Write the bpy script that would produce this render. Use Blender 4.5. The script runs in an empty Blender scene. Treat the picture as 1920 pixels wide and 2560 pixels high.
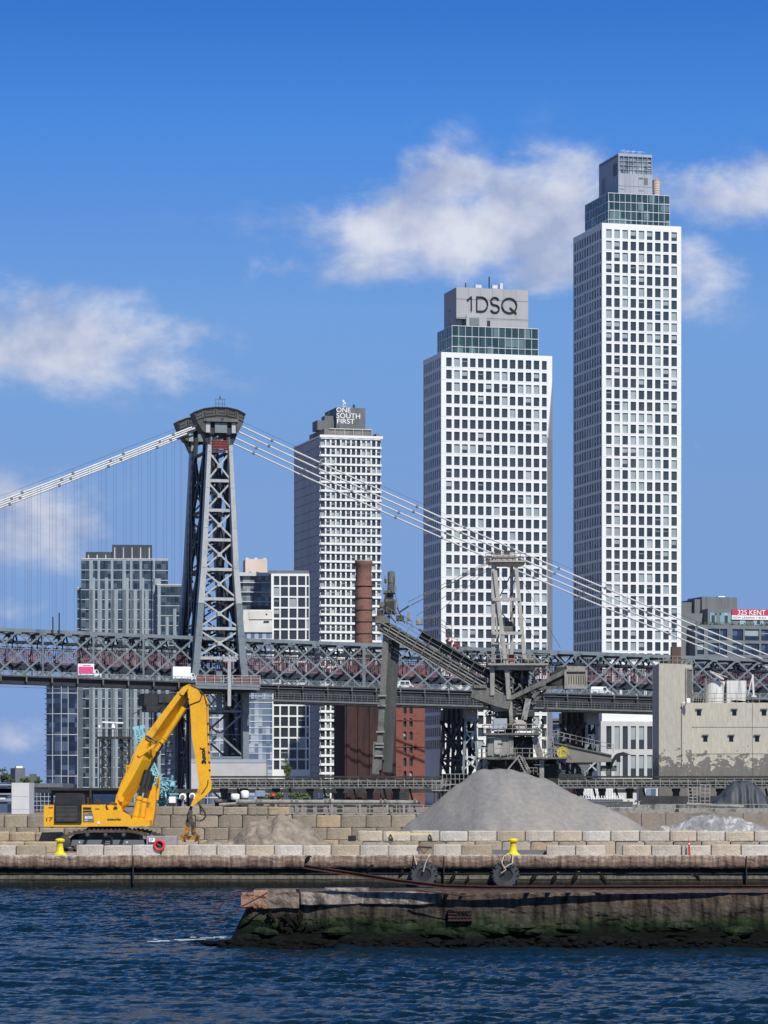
import bpy, math, random
import numpy as np
from mathutils import Vector as V, Matrix
R = math.radians
random.seed(7)
S = bpy.context.scene
COL = S.collection
# ---------------------------------------------------------------- camera, sky, sun, exposure
F = 8000.0          # focal length in pixels of a 1920 x 2560 picture
HY = 1978.0         # row of the horizon
EYE = 6.0           # eye height over the water
cam = bpy.data.objects.new('camera', bpy.data.cameras.new('camera'))
COL.objects.link(cam)
cam.location = (0, 0, EYE); cam.rotation_euler = (R(90), 0, 0)
cam.data.sensor_fit = 'VERTICAL'; cam.data.sensor_height = 24; cam.data.lens = F/2560*24
cam.data.shift_y = (HY-1280)/2560
cam.data.clip_start = 1; cam.data.clip_end = 20000
S.camera = cam
SUN_AZ, SUN_EL = 24, 47   # degrees right of straight behind the camera, and up
sd = V((math.sin(R(SUN_AZ))*math.cos(R(SUN_EL)), -math.cos(R(SUN_AZ))*math.cos(R(SUN_EL)), math.sin(R(SUN_EL))))
sun = bpy.data.objects.new('sun', bpy.data.lights.new('sun', 'SUN'))
COL.objects.link(sun)
sun.data.energy = 5.0; sun.data.angle = R(0.5); sun.data.color = (1, 0.95, 0.86)
sun.rotation_euler = sd.to_track_quat('Z', 'Y').to_euler()
S.view_settings.view_transform = 'Standard'; S.view_settings.look = 'None'
S.view_settings.exposure = 0.0; S.view_settings.gamma = 1
world = bpy.data.worlds.new('World'); S.world = world; world.use_nodes = True
def make_world():
    nt = world.node_tree; N = nt.nodes; L = nt.links; N.clear()
    def n(t, **k):
        o = N.new(t)
        for a, b in k.items(): setattr(o, a, b)
        return o
    def m(op, a, b=None, c=None, clamp=False):
        o = n('ShaderNodeMath', operation=op); o.use_clamp = clamp
        for i, x in enumerate((a, b, c)):
            if x is None: continue
            if hasattr(x, 'links'): L.new(x, o.inputs[i])
            else: o.inputs[i].default_value = x
        return o.outputs[0]
    tc = n('ShaderNodeTexCoord'); sp = n('ShaderNodeSeparateXYZ'); L.new(tc.outputs['Generated'], sp.inputs[0])
    X, Y, Z = sp.outputs
    # the polarised, clear sky of the photograph deepens quickly above the horizon
    z2 = m('ADD', m('MULTIPLY', m('ABSOLUTE', Z), 2.6), 0.16)
    cb = n('ShaderNodeCombineXYZ'); L.new(X, cb.inputs[0]); L.new(Y, cb.inputs[1]); L.new(z2, cb.inputs[2])
    nm = n('ShaderNodeVectorMath', operation='NORMALIZE'); L.new(cb.outputs[0], nm.inputs[0])
    sky = n('ShaderNodeTexSky', sky_type='NISHITA'); sky.sun_disc = False
    sky.sun_elevation = R(SUN_EL); sky.sun_rotation = R(180-SUN_AZ)
    sky.dust_density = 0.3; sky.ozone_density = 3.0; sky.air_density = 1.0
    L.new(nm.outputs[0], sky.inputs[0])
    hs = n('ShaderNodeHueSaturation'); hs.inputs['Saturation'].default_value = 1.0; hs.inputs['Value'].default_value = 1.15
    gr = n('ShaderNodeMix', data_type='RGBA'); gr.blend_type = 'MULTIPLY'; gr.inputs[0].default_value = 1; gr.inputs[7].default_value = (.66, .98, 1.55, 1)
    L.new(sky.outputs[0], gr.inputs[6]); L.new(gr.outputs[2], hs.inputs['Color'])
    # tint of the clear air by elevation: deep polarised blue above, paler and duller towards the horizon
    rp = n('ShaderNodeValToRGB'); L.new(m('ABSOLUTE', Z), rp.inputs[0]); el = rp.color_ramp.elements
    stops = [(0.0,(.93,.61,.50)),(.086,(1.89,1.30,.874)),(.1456,(2.19,1.76,1.22)),(.205,(1.13,1.54,1.46)),(.24,(.64,1.18,1.32)),(.42,(.20,.38,.48)),(1,(.18,.32,.40))]
    while len(el) < len(stops): el.new(0.5)
    for i, (p_, c_) in enumerate(stops): el[i].position = p_; el[i].color = (c_[0]/2.2, c_[1]/2.2, c_[2]/2.2, 1)
    ti = n('ShaderNodeMix', data_type='RGBA'); ti.blend_type = 'MULTIPLY'; ti.inputs[0].default_value = 1; L.new(hs.outputs[0], ti.inputs[6]); L.new(rp.outputs[0], ti.inputs[7])
    sc = n('ShaderNodeVectorMath', operation='SCALE'); sc.inputs['Scale'].default_value = 2.2; L.new(ti.outputs[2], sc.inputs[0])
    # clouds, laid out by direction in the sky
    yy = m('MAXIMUM', m('ABSOLUTE', Y), 0.15)
    a = m('DIVIDE', X, yy); e = m('DIVIDE', Z, yy)
    cv = n('ShaderNodeCombineXYZ'); L.new(a, cv.inputs[0]); L.new(e, cv.inputs[1]); L.new(m('MULTIPLY', Y, 0.4), cv.inputs[2])
    no = n('ShaderNodeTexNoise'); no.inputs['Scale'].default_value = 24; no.inputs['Detail'].default_value = 9
    no.inputs['Roughness'].default_value = 0.60; no.inputs['Distortion'].default_value = 0.25
    mp = n('ShaderNodeMapping'); mp.inputs['Scale'].default_value = (0.85, 1.35, 1); mp.inputs['Location'].default_value = (0.3, 0.1, 0)
    L.new(cv.outputs[0], mp.inputs[0]); L.new(mp.outputs[0], no.inputs['Vector'])
    blobs = [(1120,590,400,120,1.0),(960,660,300,75,.8),(1140,450,130,110,.95),(1340,520,260,130,1.0),(860,660,160,55,.5),(1370,670,190,110,.75),(1800,500,300,110,1.0),(1720,640,150,150,.8),
             (150,880,380,105,.95),(330,890,220,80,.7),(60,760,150,80,.5),(230,740,170,70,.42),(300,970,130,60,.15),(70,1310,190,120,.7),(60,1520,90,40,.5),
             (1790,1110,90,60,.42),(60,1830,180,60,.7),(1270,385,50,50,.15)]
    tot = None
    for (px, py, sx, sy, w) in blobs:
        dx = m('DIVIDE', m('SUBTRACT', a, (px-960)/F), sx/F)
        dy = m('DIVIDE', m('SUBTRACT', e, (HY-py)/F), sy/F)
        d = m('ADD', m('MULTIPLY', dx, dx), m('MULTIPLY', dy, dy))
        g = m('MULTIPLY', m('EXPONENT', m('MULTIPLY', d, -0.9)), w)
        tot = g if tot is None else m('MAXIMUM', tot, g)
    front = m('GREATER_THAN', Y, 0.0)
    tot = m('MULTIPLY', tot, front)
    # scattered clouds over the rest of the sky
    n3 = n('ShaderNodeTexNoise'); n3.inputs['Scale'].default_value = 3.5; n3.inputs['Detail'].default_value = 4
    L.new(tc.outputs['Generated'], n3.inputs['Vector'])
    far = m('GREATER_THAN', m('ABSOLUTE', a), 0.35)
    tot = m('MAXIMUM', tot, m('MULTIPLY', m('MULTIPLY', m('SUBTRACT', n3.outputs[0], 0.60), 3.0, clamp=True), far))
    dn = m('SUBTRACT', m('ADD', m('MULTIPLY', tot, 0.95), m('MULTIPLY', m('SUBTRACT', no.outputs[0], 0.5), 2.7)), 0.15)
    mr = n('ShaderNodeMapRange', interpolation_type='SMOOTHSTEP'); L.new(dn, mr.inputs[0])
    mr.inputs[1].default_value = 0.0; mr.inputs[2].default_value = 0.80; mr.inputs[3].default_value = 0; mr.inputs[4].default_value = 0.86
    mask = m('MULTIPLY', mr.outputs[0], m('MULTIPLY', tot, 3.0, clamp=True))
    n4 = n('ShaderNodeTexNoise'); n4.inputs['Scale'].default_value = 55; n4.inputs['Detail'].default_value = 6
    L.new(cv.outputs[0], n4.inputs['Vector'])
    cr = n('ShaderNodeValToRGB'); L.new(n4.outputs[0], cr.inputs[0])
    cr.color_ramp.elements[0].position = 0.35; cr.color_ramp.elements[0].color = (4.1, 4.6, 6.3, 1)
    cr.color_ramp.elements[1].position = 0.68; cr.color_ramp.elements[1].color = (8.0, 8.1, 8.7, 1)
    mx = n('ShaderNodeMix', data_type='RGBA'); L.new(mask, mx.inputs[0]); L.new(sc.outputs[0], mx.inputs[6]); L.new(cr.outputs[0], mx.inputs[7])
    bg = n('ShaderNodeBackground'); bg.inputs[1].default_value = 0.10; L.new(mx.outputs[2], bg.inputs[0])
    out = n('ShaderNodeOutputWorld'); L.new(bg.outputs[0], out.inputs[0])
make_world()

# ---------------------------------------------------------------- helpers
def PX(x, y, D, off=0.0):
    """a point seen at picture position x, y when it stands D metres away; off moves it further in depth"""
    return V(((x-960)*D/F, D+off, EYE-(y-HY)*D/F))
WM = {}
def tag(o, label=None, cat=None, group=None, kind=None):
    if label: o['label'] = label
    if cat: o['category'] = cat
    if group: o['group'] = group
    if kind: o['kind'] = kind
    return o
def empty(name, loc, label, cat, rz=0, group=None):
    o = bpy.data.objects.new(name, None); COL.objects.link(o)
    o.location = loc; o.rotation_euler = (0, 0, rz); o.empty_display_size = 1
    WM[o] = Matrix.Translation(loc) @ Matrix.Rotation(rz, 4, 'Z')
    return tag(o, label, cat, group)
class MB:
    def __init__(s): s.v = []; s.f = []; s.m = []
    def add(s, vs, fs, mi=0):
        b = len(s.v); s.v += [tuple(p) for p in vs]
        for f in fs: s.f.append(tuple(b+i for i in f)); s.m.append(mi)
    def quad(s, a, b, c, d, mi=0): s.add((a, b, c, d), ((0, 1, 2, 3),), mi)
    def box(s, x0, x1, y0, y1, z0, z1, mi=0):
        s.add([(x0,y0,z0),(x1,y0,z0),(x1,y1,z0),(x0,y1,z0),(x0,y0,z1),(x1,y0,z1),(x1,y1,z1),(x0,y1,z1)],
              [(0,3,2,1),(4,5,6,7),(0,1,5,4),(1,2,6,5),(2,3,7,6),(3,0,4,7)], mi)
    def frame(s, p, q):
        d = (V(q)-V(p)); L = d.length
        d = d/L if L > 1e-9 else V((0,0,1))
        up = V((0,0,1)) if abs(d.z) < 0.95 else V((0,1,0))
        a = d.cross(up).normalized(); b = a.cross(d).normalized()
        return a, b
    def bar(s, p, q, w, h=None, mi=0, w2=None):
        h = h or w; p = V(p); q = V(q); a, b = s.frame(p, q); k = (w2/w) if w2 else 1
        A = a*w/2; B = b*h/2
        vs = [p-A-B, p+A-B, p+A+B, p-A+B, q-A*k-B*k, q+A*k-B*k, q+A*k+B*k, q-A*k+B*k]
        s.add(vs, [(0,3,2,1),(4,5,6,7),(0,1,5,4),(1,2,6,5),(2,3,7,6),(3,0,4,7)], mi)
    def tube(s, p, q, r, n=8, mi=0, r2=None):
        p = V(p); q = V(q); a, b = s.frame(p, q); r2 = r if r2 is None else r2
        vs = []
        for c, rr in ((p, r), (q, r2)):
            for i in range(n):
                t = 2*math.pi*i/n; vs.append(c+a*math.cos(t)*rr+b*math.sin(t)*rr)
        s.add(vs, [tuple(reversed(range(n))), tuple(range(n, 2*n))]+[(i, (i+1) % n, n+(i+1) % n, n+i) for i in range(n)], mi)
    def path(s, pts, r, n=6, mi=0):
        for a, b in zip(pts[:-1], pts[1:]): s.tube(a, b, r, n, mi)
    def prism(s, pts, d, mi=0):
        """polygon pts pushed along d; wound so that faces point outwards"""
        pts = [V(p) for p in pts]; d = V(d); n = len(pts)
        nn = V((0,0,0))
        for i in range(n): nn += pts[i].cross(pts[(i+1) % n])
        if nn.dot(d) > 0: pts = pts[::-1]
        s.add(pts+[p+d for p in pts], [tuple(range(n)), tuple(reversed(range(n, 2*n)))]+[(i, n+i, n+(i+1) % n, (i+1) % n) for i in range(n)], mi)
    def lathe(s, c, prof, n=24, axis='Z', mi=0):
        c = V(c); vs = []
        for (r, h) in prof:
            for i in range(n):
                t = 2*math.pi*i/n; x, y = r*math.cos(t), r*math.sin(t)
                vs.append(c+(V((x, y, h)) if axis == 'Z' else V((x, -h, y)) if axis == 'Y' else V((h, x, y))))
        fs = []
        for k in range(len(prof)-1):
            for i in range(n):
                j = (i+1) % n; fs.append((k*n+i, k*n+j, (k+1)*n+j, (k+1)*n+i))
        fs.append(tuple(reversed(range(n)))); fs.append(tuple(range((len(prof)-1)*n, len(prof)*n)))
        s.add(vs, fs, mi)
    def build(s, name, mats, parent=None, world=True, smooth=False):
        me = bpy.data.meshes.new(name)
        vs = s.v
        W = WM.get(parent)
        if parent is not None and world and W is not None:
            I = W.inverted(); vs = [tuple(I @ V(p)) for p in vs]
        me.from_pydata(vs, [], s.f)
        if not isinstance(mats, (list, tuple)): mats = [mats]
        for m_ in mats: me.materials.append(m_)
        if len(mats) > 1: me.polygons.foreach_set('material_index', s.m)
        if smooth: me.polygons.foreach_set('use_smooth', [True]*len(me.polygons))
        me.update()
        o = bpy.data.objects.new(name, me); COL.objects.link(o)
        if parent is not None: o.parent = parent; WM[o] = WM.get(parent, Matrix())
        return o
def smooth_angle(o, deg=40):
    me = o.data
    me.polygons.foreach_set('use_smooth', [True]*len(me.polygons))
    try: me.set_sharp_from_angle(angle=R(deg))
    except Exception: pass
    return o

# ---------------------------------------------------------------- materials
MATS = {}
def wmat(name, cols, scale=(1,1,1), nscale=1.0, detail=6, rough=0.8, bump=0.0, metal=0.0, spec=0.4, fine=0.0, pos=None, distort=0.3, bscale=None):
    """ramp of colours over stretched noise, with an optional finer grain and bump"""
    if name in MATS: return MATS[name]
    mt = bpy.data.materials.new(name); mt.use_nodes = True; MATS[name] = mt
    nt = mt.node_tree; N = nt.nodes; L = nt.links; b = N['Principled BSDF']
    b.inputs['Roughness'].default_value = rough; b.inputs['Metallic'].default_value = metal
    b.inputs['Specular IOR Level'].default_value = spec
    if len(cols) == 1:
        b.inputs['Base Color'].default_value = (*cols[0], 1)
        if not bump: return mt
    tc = N.new('ShaderNodeTexCoord'); mp = N.new('ShaderNodeMapping'); mp.inputs['Scale'].default_value = scale
    L.new(tc.outputs['Object'], mp.inputs[0])
    no = N.new('ShaderNodeTexNoise'); no.inputs['Scale'].default_value = nscale; no.inputs['Detail'].default_value = detail
    no.inputs['Distortion'].default_value = distort; no.inputs['Roughness'].default_value = 0.62
    L.new(mp.outputs[0], no.inputs['Vector'])
    if len(cols) > 1:
        cr = N.new('ShaderNodeValToRGB'); el = cr.color_ramp.elements
        pos = pos or [0.32+0.36*i/(len(cols)-1) for i in range(len(cols))]
        while len(el) < len(cols): el.new(0.5)
        for i, c in enumerate(cols): el[i].position = pos[i]; el[i].color = (*c, 1)
        L.new(no.outputs[0], cr.inputs[0]); out = cr.outputs[0]
        if fine:
            n2 = N.new('ShaderNodeTexNoise'); n2.inputs['Scale'].default_value = nscale*14; n2.inputs['Detail'].default_value = 5
            L.new(tc.outputs['Object'], n2.inputs['Vector'])
            mr = N.new('ShaderNodeMapRange'); L.new(n2.outputs[0], mr.inputs[0])
            mr.inputs[1].default_value = 0.3; mr.inputs[2].default_value = 0.7; mr.inputs[3].default_value = 1-fine; mr.inputs[4].default_value = 1+fine
            mx = N.new('ShaderNodeVectorMath'); mx.operation = 'SCALE'; L.new(out, mx.inputs[0]); L.new(mr.outputs[0], mx.inputs['Scale'])
            out = mx.outputs[0]
        L.new(out, b.inputs['Base Color'])
    if bump:
        n3 = N.new('ShaderNodeTexNoise'); n3.inputs['Scale'].default_value = bscale or nscale*6; n3.inputs['Detail'].default_value = 6
        L.new(tc.outputs['Object'], n3.inputs['Vector'])
        bp = N.new('ShaderNodeBump'); bp.inputs['Strength'].default_value = min(1, bump); bp.inputs['Distance'].default_value = 0.05*max(1, bump)
        L.new(n3.outputs[0], bp.inputs['Height']); L.new(bp.outputs[0], b.inputs['Normal'])
    return mt
def cellmat(name, cw, ch, cols, rough=0.12, spec=0.4, pos=None):
    """glazing: every pane of cw x ch metres takes its own shade (blinds, rooms, tint)"""
    if name in MATS: return MATS[name]
    mt = bpy.data.materials.new(name); mt.use_nodes = True; MATS[name] = mt
    nt = mt.node_tree; N = nt.nodes; L = nt.links; b = N['Principled BSDF']
    b.inputs['Roughness'].default_value = rough; b.inputs['Specular IOR Level'].default_value = spec
    tc = N.new('ShaderNodeTexCoord')
    sn = N.new('ShaderNodeVectorMath'); sn.operation = 'SNAP'; sn.inputs[1].default_value = (cw, cw, ch)
    of = N.new('ShaderNodeVectorMath'); of.operation = 'ADD'; of.inputs[1].default_value = (0.013, 0.017, 0.011)
    L.new(tc.outputs['Object'], of.inputs[0]); L.new(of.outputs[0], sn.inputs[0])
    wn = N.new('ShaderNodeTexWhiteNoise'); L.new(sn.outputs[0], wn.inputs[0])
    cr = N.new('ShaderNodeValToRGB'); el = cr.color_ramp.elements; cr.color_ramp.interpolation = 'CONSTANT'
    while len(el) < len(cols): el.new(0.5)
    for i, c in enumerate(cols): el[i].position = (pos[i] if pos else i/len(cols)); el[i].color = (*c, 1)
    L.new(wn.outputs[0], cr.inputs[0]); L.new(cr.outputs[0], b.inputs['Base Color'])
    return mt
g = wmat
M_white = g('white_facade', [(.70,.72,.71),(.78,.79,.77)], (1,1,.3), .25, rough=.6)
M_whitepanel = g('light_panel', [(.50,.52,.53),(.60,.62,.62)], (1,1,.3), .3, rough=.6)
M_glass_dark = g('dark_glass', [(.018,.024,.03),(.05,.06,.065)], (1,1,1), .12, detail=2, rough=.12, spec=.6)
M_blind = g('window_blind', [(.24,.29,.30),(.36,.41,.42)], (1,1,1), .2, detail=1, rough=.35, spec=.6)
M_glass_teal = cellmat('teal_curtain_wall', 1.8, 2.6, [(.015,.036,.043),(.035,.07,.075),(.022,.05,.058),(.11,.18,.18),(.02,.045,.052)])
M_glass_blue = cellmat('blue_curtain_wall', 1.6, 1.75, [(.02,.04,.065),(.04,.065,.09),(.012,.022,.04),(.075,.11,.14),(.03,.05,.075)])
M_glass_navy = cellmat('navy_curtain_wall', 2.2, 1.6, [(.02,.035,.07),(.035,.055,.10),(.015,.025,.05),(.07,.10,.17)])
M_glass_pale = cellmat('pale_curtain_wall', 1.2, 2.7, [(.14,.19,.28),(.22,.28,.37),(.10,.14,.22),(.35,.4,.48)])
M_crown = g('crown_grey_cladding', [(.30,.33,.38),(.36,.39,.43)], (1,1,.25), .3, rough=.55)
M_crown_dark = g('dark_grey_cladding', [(.10,.11,.12),(.15,.16,.17)], (1,1,.25), .4, rough=.6)
M_joint = g('joint_line', [(.10,.11,.13)])
M_dark = g('near_black', [(.012,.013,.016),(.03,.03,.035)], nscale=1.5, rough=.6)
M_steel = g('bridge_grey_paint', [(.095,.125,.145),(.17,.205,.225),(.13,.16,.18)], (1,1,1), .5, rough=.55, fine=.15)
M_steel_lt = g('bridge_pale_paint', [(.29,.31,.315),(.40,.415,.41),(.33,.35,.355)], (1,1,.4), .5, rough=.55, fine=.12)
M_steel_dk = g('bridge_dark_shaded_steel', [(.012,.018,.028),(.03,.04,.052)], nscale=.6, rough=.6)  # inner bridge steel; the shading there is put into this darker colour
M_cable = g('cable_wrap', [(.46,.48,.48),(.60,.61,.60)], nscale=.4, rough=.4)
M_susp = g('suspender_rope', [(.10,.13,.19)])
M_redpaint = g('bridge_red_paint', [(.30,.10,.12),(.42,.17,.19)], nscale=.4, rough=.7)
M_pinkrail = g('faded_red_railing', [(.15,.07,.085),(.22,.12,.14)], nscale=.5, rough=.7)
M_machine = g('dusty_machine_steel', [(.03,.032,.03),(.15,.15,.135),(.085,.086,.078)], (1,1,.6), .7, rough=.8, fine=.25)
M_machine_lt = g('pale_machine_paint', [(.085,.085,.078),(.28,.275,.25),(.19,.19,.172)], (1,1,.6), .9, rough=.75, fine=.3)
M_mast = g('pale_mast_paint', [(.18,.175,.16),(.38,.37,.34),(.29,.285,.26)], (1,1,.4), .6, rough=.75, fine=.15)
M_machine_dk = g('dark_machine_steel', [(.014,.016,.017),(.05,.05,.046)], nscale=.8, rough=.75, fine=.2)
M_yellow = g('excavator_yellow', [(.34,.17,.03),(.66,.325,.014),(.76,.395,.016),(.71,.365,.016),(.60,.30,.03)], (1,1,.7), .8, detail=9, rough=.5, fine=.12, spec=.35, pos=[.27,.36,.48,.62,.76], bump=.15, bscale=12)
M_yellow_worn = g('worn_orange_yellow', [(.16,.08,.03),(.62,.27,.01),(.72,.36,.01),(.70,.33,.01)], (1,1,.5), 1.6, rough=.6, fine=.15, pos=[.30,.38,.5,.7])
M_bollard = g('bollard_yellow', [(.62,.48,.01),(.80,.66,.015)], nscale=2.2, rough=.5, fine=.12)
M_black = g('black_paint', [(.012,.012,.013),(.03,.03,.03)], nscale=1.5, rough=.45)
M_track = g('dusty_track_steel', [(.03,.03,.03),(.10,.085,.07)], nscale=2.5, rough=.8, fine=.3)
M_rod = g('chrome_rod', [(.5,.5,.5)], rough=.2, metal=1.0)
M_letter_w = g('white_lettering', [(.85,.85,.85)], rough=.5)
M_letter_k = g('black_lettering', [(.012,.012,.018)], rough=.5)
M_red = g('bright_red', [(.55,.03,.04),(.7,.06,.06)], nscale=3, rough=.5)
M_brick = g('red_brick', [(.14,.05,.042),(.22,.085,.07),(.175,.065,.055)], (1,1,3), .5, rough=.9, fine=.2)
M_brick_dk = g('shaded_brick', [(.018,.015,.02),(.06,.03,.03),(.035,.022,.027)], (1,1,.25), .25, rough=.9, fine=.2)  # brick of the shaded wing, its shade put into the colour
M_rust = g('rusty_steel', [(.015,.010,.008),(.075,.028,.018),(.035,.018,.013)], (1,1,2), 1.4, rough=.9, fine=.35, bump=.4)
M_rubber = g('tyre_rubber', [(.022,.024,.027),(.06,.063,.068),(.035,.036,.04)], nscale=1.6, rough=.75, fine=.2, bump=.3)
M_rope = g('frayed_rope', [(.42,.33,.24),(.58,.48,.38)], nscale=4, rough=.9)
M_bird = g('cormorant_feathers', [(.003,.003,.004),(.010,.009,.009)], nscale=6, rough=.7, spec=.12)
M_birdbreast = g('brown_breast_feathers', [(.12,.085,.06),(.2,.15,.11)], nscale=6, rough=.8)
M_bill = g('bird_bill', [(.45,.25,.05)])
M_sand = g('grey_sand', [(.165,.165,.165),(.22,.212,.20),(.27,.25,.222)], (1.2,.5,.22), .2, detail=4, rough=.95, fine=.12, bump=.8, bscale=7)
M_sandbrown = g('brown_gravel', [(.15,.125,.10),(.235,.20,.16),(.33,.29,.235)], (1,1,1), 1.3, rough=.95, fine=.3, bump=1.5, bscale=6)
M_salt = g('white_streaked_sand', [(.17,.172,.18),(.25,.25,.25),(.55,.55,.54)], (1.6,1,.28), 1.1, rough=.9, fine=.2, bump=.8, pos=[.38,.54,.66])
M_conc = [g('concrete_block_%d' % i, [tuple(c*.72 for c in base), base, tuple(min(.7, c*1.12) for c in base)], (1,1,.5), 1.1, rough=.9, fine=.22, bump=1, pos=[.3,.5,.68])
          for i, base in enumerate([(.36,.30,.225),(.30,.25,.185),(.34,.305,.255),(.235,.20,.155),(.36,.28,.185),(.46,.415,.35),(.41,.375,.32),(.44,.375,.29),(.47,.445,.40)])]
M_tarp = g('dark_blue_grey_tarp', [(.014,.018,.024),(.06,.07,.082),(.03,.036,.045)], (2,1,.3), .9, rough=.6, fine=.1)
M_silo = None
from mathutils import noise as NZ
def bandmat(name, z0, z1, stops, wob=0.25, sc=(1,1,1), rough=0.85, fine=0.3, bump=0.8, nscale=1.2, spec=.15):
    """colour bands by height whose edges wander (wet, algae, dry and shaded zones), with streaky grain"""
    mt = bpy.data.materials.new(name); mt.use_nodes = True
    nt = mt.node_tree; N = nt.nodes; L = nt.links; b = N['Principled BSDF']; b.inputs['Roughness'].default_value = rough; b.inputs['Specular IOR Level'].default_value = spec
    tc = N.new('ShaderNodeTexCoord'); sp = N.new('ShaderNodeSeparateXYZ'); L.new(tc.outputs['Object'], sp.inputs[0])
    mp = N.new('ShaderNodeMapping'); mp.inputs['Scale'].default_value = sc; L.new(tc.outputs['Object'], mp.inputs[0])
    no = N.new('ShaderNodeTexNoise'); no.inputs['Scale'].default_value = nscale; no.inputs['Detail'].default_value = 8; no.inputs['Roughness'].default_value = .65
    L.new(mp.outputs[0], no.inputs['Vector'])
    a = N.new('ShaderNodeMath'); a.operation = 'MULTIPLY_ADD'; L.new(no.outputs[0], a.inputs[0]); a.inputs[1].default_value = 2*wob*(z1-z0)
    L.new(sp.outputs[2], a.inputs[2])
    mr = N.new('ShaderNodeMapRange'); L.new(a.outputs[0], mr.inputs[0]); mr.inputs[1].default_value = z0+wob*(z1-z0); mr.inputs[2].default_value = z1+wob*(z1-z0)
    cr = N.new('ShaderNodeValToRGB'); el = cr.color_ramp.elements
    while len(el) < len(stops): el.new(0.5)
    for i, (p, c) in enumerate(stops): el[i].position = p; el[i].color = (*c, 1)
    L.new(mr.outputs[0], cr.inputs[0])
    mp2 = N.new('ShaderNodeMapping'); mp2.inputs['Scale'].default_value = (3, 3, .45); L.new(tc.outputs['Object'], mp2.inputs[0])
    n2 = N.new('ShaderNodeTexNoise'); n2.inputs['Scale'].default_value = nscale*1.5; n2.inputs['Detail'].default_value = 8; L.new(mp2.outputs[0], n2.inputs['Vector'])
    m2 = N.new('ShaderNodeMapRange'); L.new(n2.outputs[0], m2.inputs[0]); m2.inputs[1].default_value = .33; m2.inputs[2].default_value = .67
    m2.inputs[3].default_value = 1-fine*1.6; m2.inputs[4].default_value = 1+fine*1.3
    vs = N.new('ShaderNodeVectorMath'); vs.operation = 'SCALE'; L.new(cr.outputs[0], vs.inputs[0]); L.new(m2.outputs[0], vs.inputs['Scale'])
    L.new(vs.outputs[0], b.inputs['Base Color'])
    n3 = N.new('ShaderNodeTexNoise'); n3.inputs['Scale'].default_value = 9; n3.inputs['Detail'].default_value = 7; L.new(tc.outputs['Object'], n3.inputs['Vector'])
    bp = N.new('ShaderNodeBump'); bp.inputs['Strength'].default_value = bump; bp.inputs['Distance'].default_value = .06
    L.new(n3.outputs[0], bp.inputs['Height']); L.new(bp.outputs[0], b.inputs['Normal'])
    return mt

# ---------------------------------------------------------------- water
def make_water():
    xs = np.concatenate([[-9000,-1500,-400,-120], np.arange(-28, 28.01, 0.11), [120,400,1500,9000]])
    ys = np.concatenate([[-3000,-300,0,40,60], np.arange(74, 202, 0.125), [203]])
    Xg, Yg = np.meshgrid(xs, ys)
    rng = np.random.RandomState(3)
    Z = np.zeros_like(Xg)
    for i in range(110):
        lam = 0.34*(4.5/0.34)**rng.rand(); k = 2*np.pi/lam
        th = rng.normal(1.35, 0.55)
        A = 0.0225*lam**0.72*(0.6+0.8*rng.rand())
        ph = k*(Xg*np.cos(th)+Yg*np.sin(th))+rng.rand()*6.28
        Z += A*(0.55*np.sin(ph)+0.45*(1-2*np.abs(np.sin(ph/2+0.7))))
    Z -= Z.mean()
    # slow patches of rougher and calmer water
    pt = 0.75+0.3*np.sin(Xg*.21+1.3*np.sin(Yg*.11))*np.sin(Yg*.17+Xg*.05)
    Z *= pt
    edge = np.clip((32-np.abs(Xg))/3, 0, 1)*np.clip((Yg-70)/4, 0, 1)
    Z = Z*edge
    nx, ny = len(xs), len(ys)
    co = np.stack([Xg, Yg, Z], -1).reshape(-1, 3).astype('f')
    idx = np.arange(nx*ny).reshape(ny, nx)
    q = np.stack([idx[:-1,:-1], idx[:-1,1:], idx[1:,1:], idx[1:,:-1]], -1).reshape(-1, 4).astype('i')
    me = bpy.data.meshes.new('river_water')
    me.vertices.add(len(co)); me.vertices.foreach_set('co', co.ravel())
    me.loops.add(q.size); me.loops.foreach_set('vertex_index', q.ravel())
    me.polygons.add(len(q)); me.polygons.foreach_set('loop_start', np.arange(0, q.size, 4, dtype='i')); me.polygons.foreach_set('loop_total', np.full(len(q), 4, 'i'))
    me.polygons.foreach_set('use_smooth', np.ones(len(q), bool))
    me.update(calc_edges=True)
    mt = bpy.data.materials.new('river_water'); mt.use_nodes = True; N = mt.node_tree.nodes; L = mt.node_tree.links; b = N['Principled BSDF']
    b.inputs['Base Color'].default_value = (.003, .015, .026, 1); b.inputs['Roughness'].default_value = .06; b.inputs['IOR'].default_value = 1.33; b.inputs['Specular IOR Level'].default_value = .23; b.inputs['Specular Tint'].default_value = (.45, .75, 1, 1)
    tc = N.new('ShaderNodeTexCoord'); mp = N.new('ShaderNodeMapping'); mp.inputs['Scale'].default_value = (1, 1.6, 1); L.new(tc.outputs['Object'], mp.inputs[0])
    no = N.new('ShaderNodeTexNoise'); no.inputs['Scale'].default_value = 3.2; no.inputs['Detail'].default_value = 7; no.inputs['Roughness'].default_value = .6; L.new(mp.outputs[0], no.inputs['Vector'])
    bp = N.new('ShaderNodeBump'); bp.inputs['Strength'].default_value = .8; bp.inputs['Distance'].default_value = .22; L.new(no.outputs[0], bp.inputs['Height']); L.new(bp.outputs[0], b.inputs['Normal'])
    me.materials.append(mt)
    o = bpy.data.objects.new('water', me); COL.objects.link(o); tag(o, kind='structure')
make_water()
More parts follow.
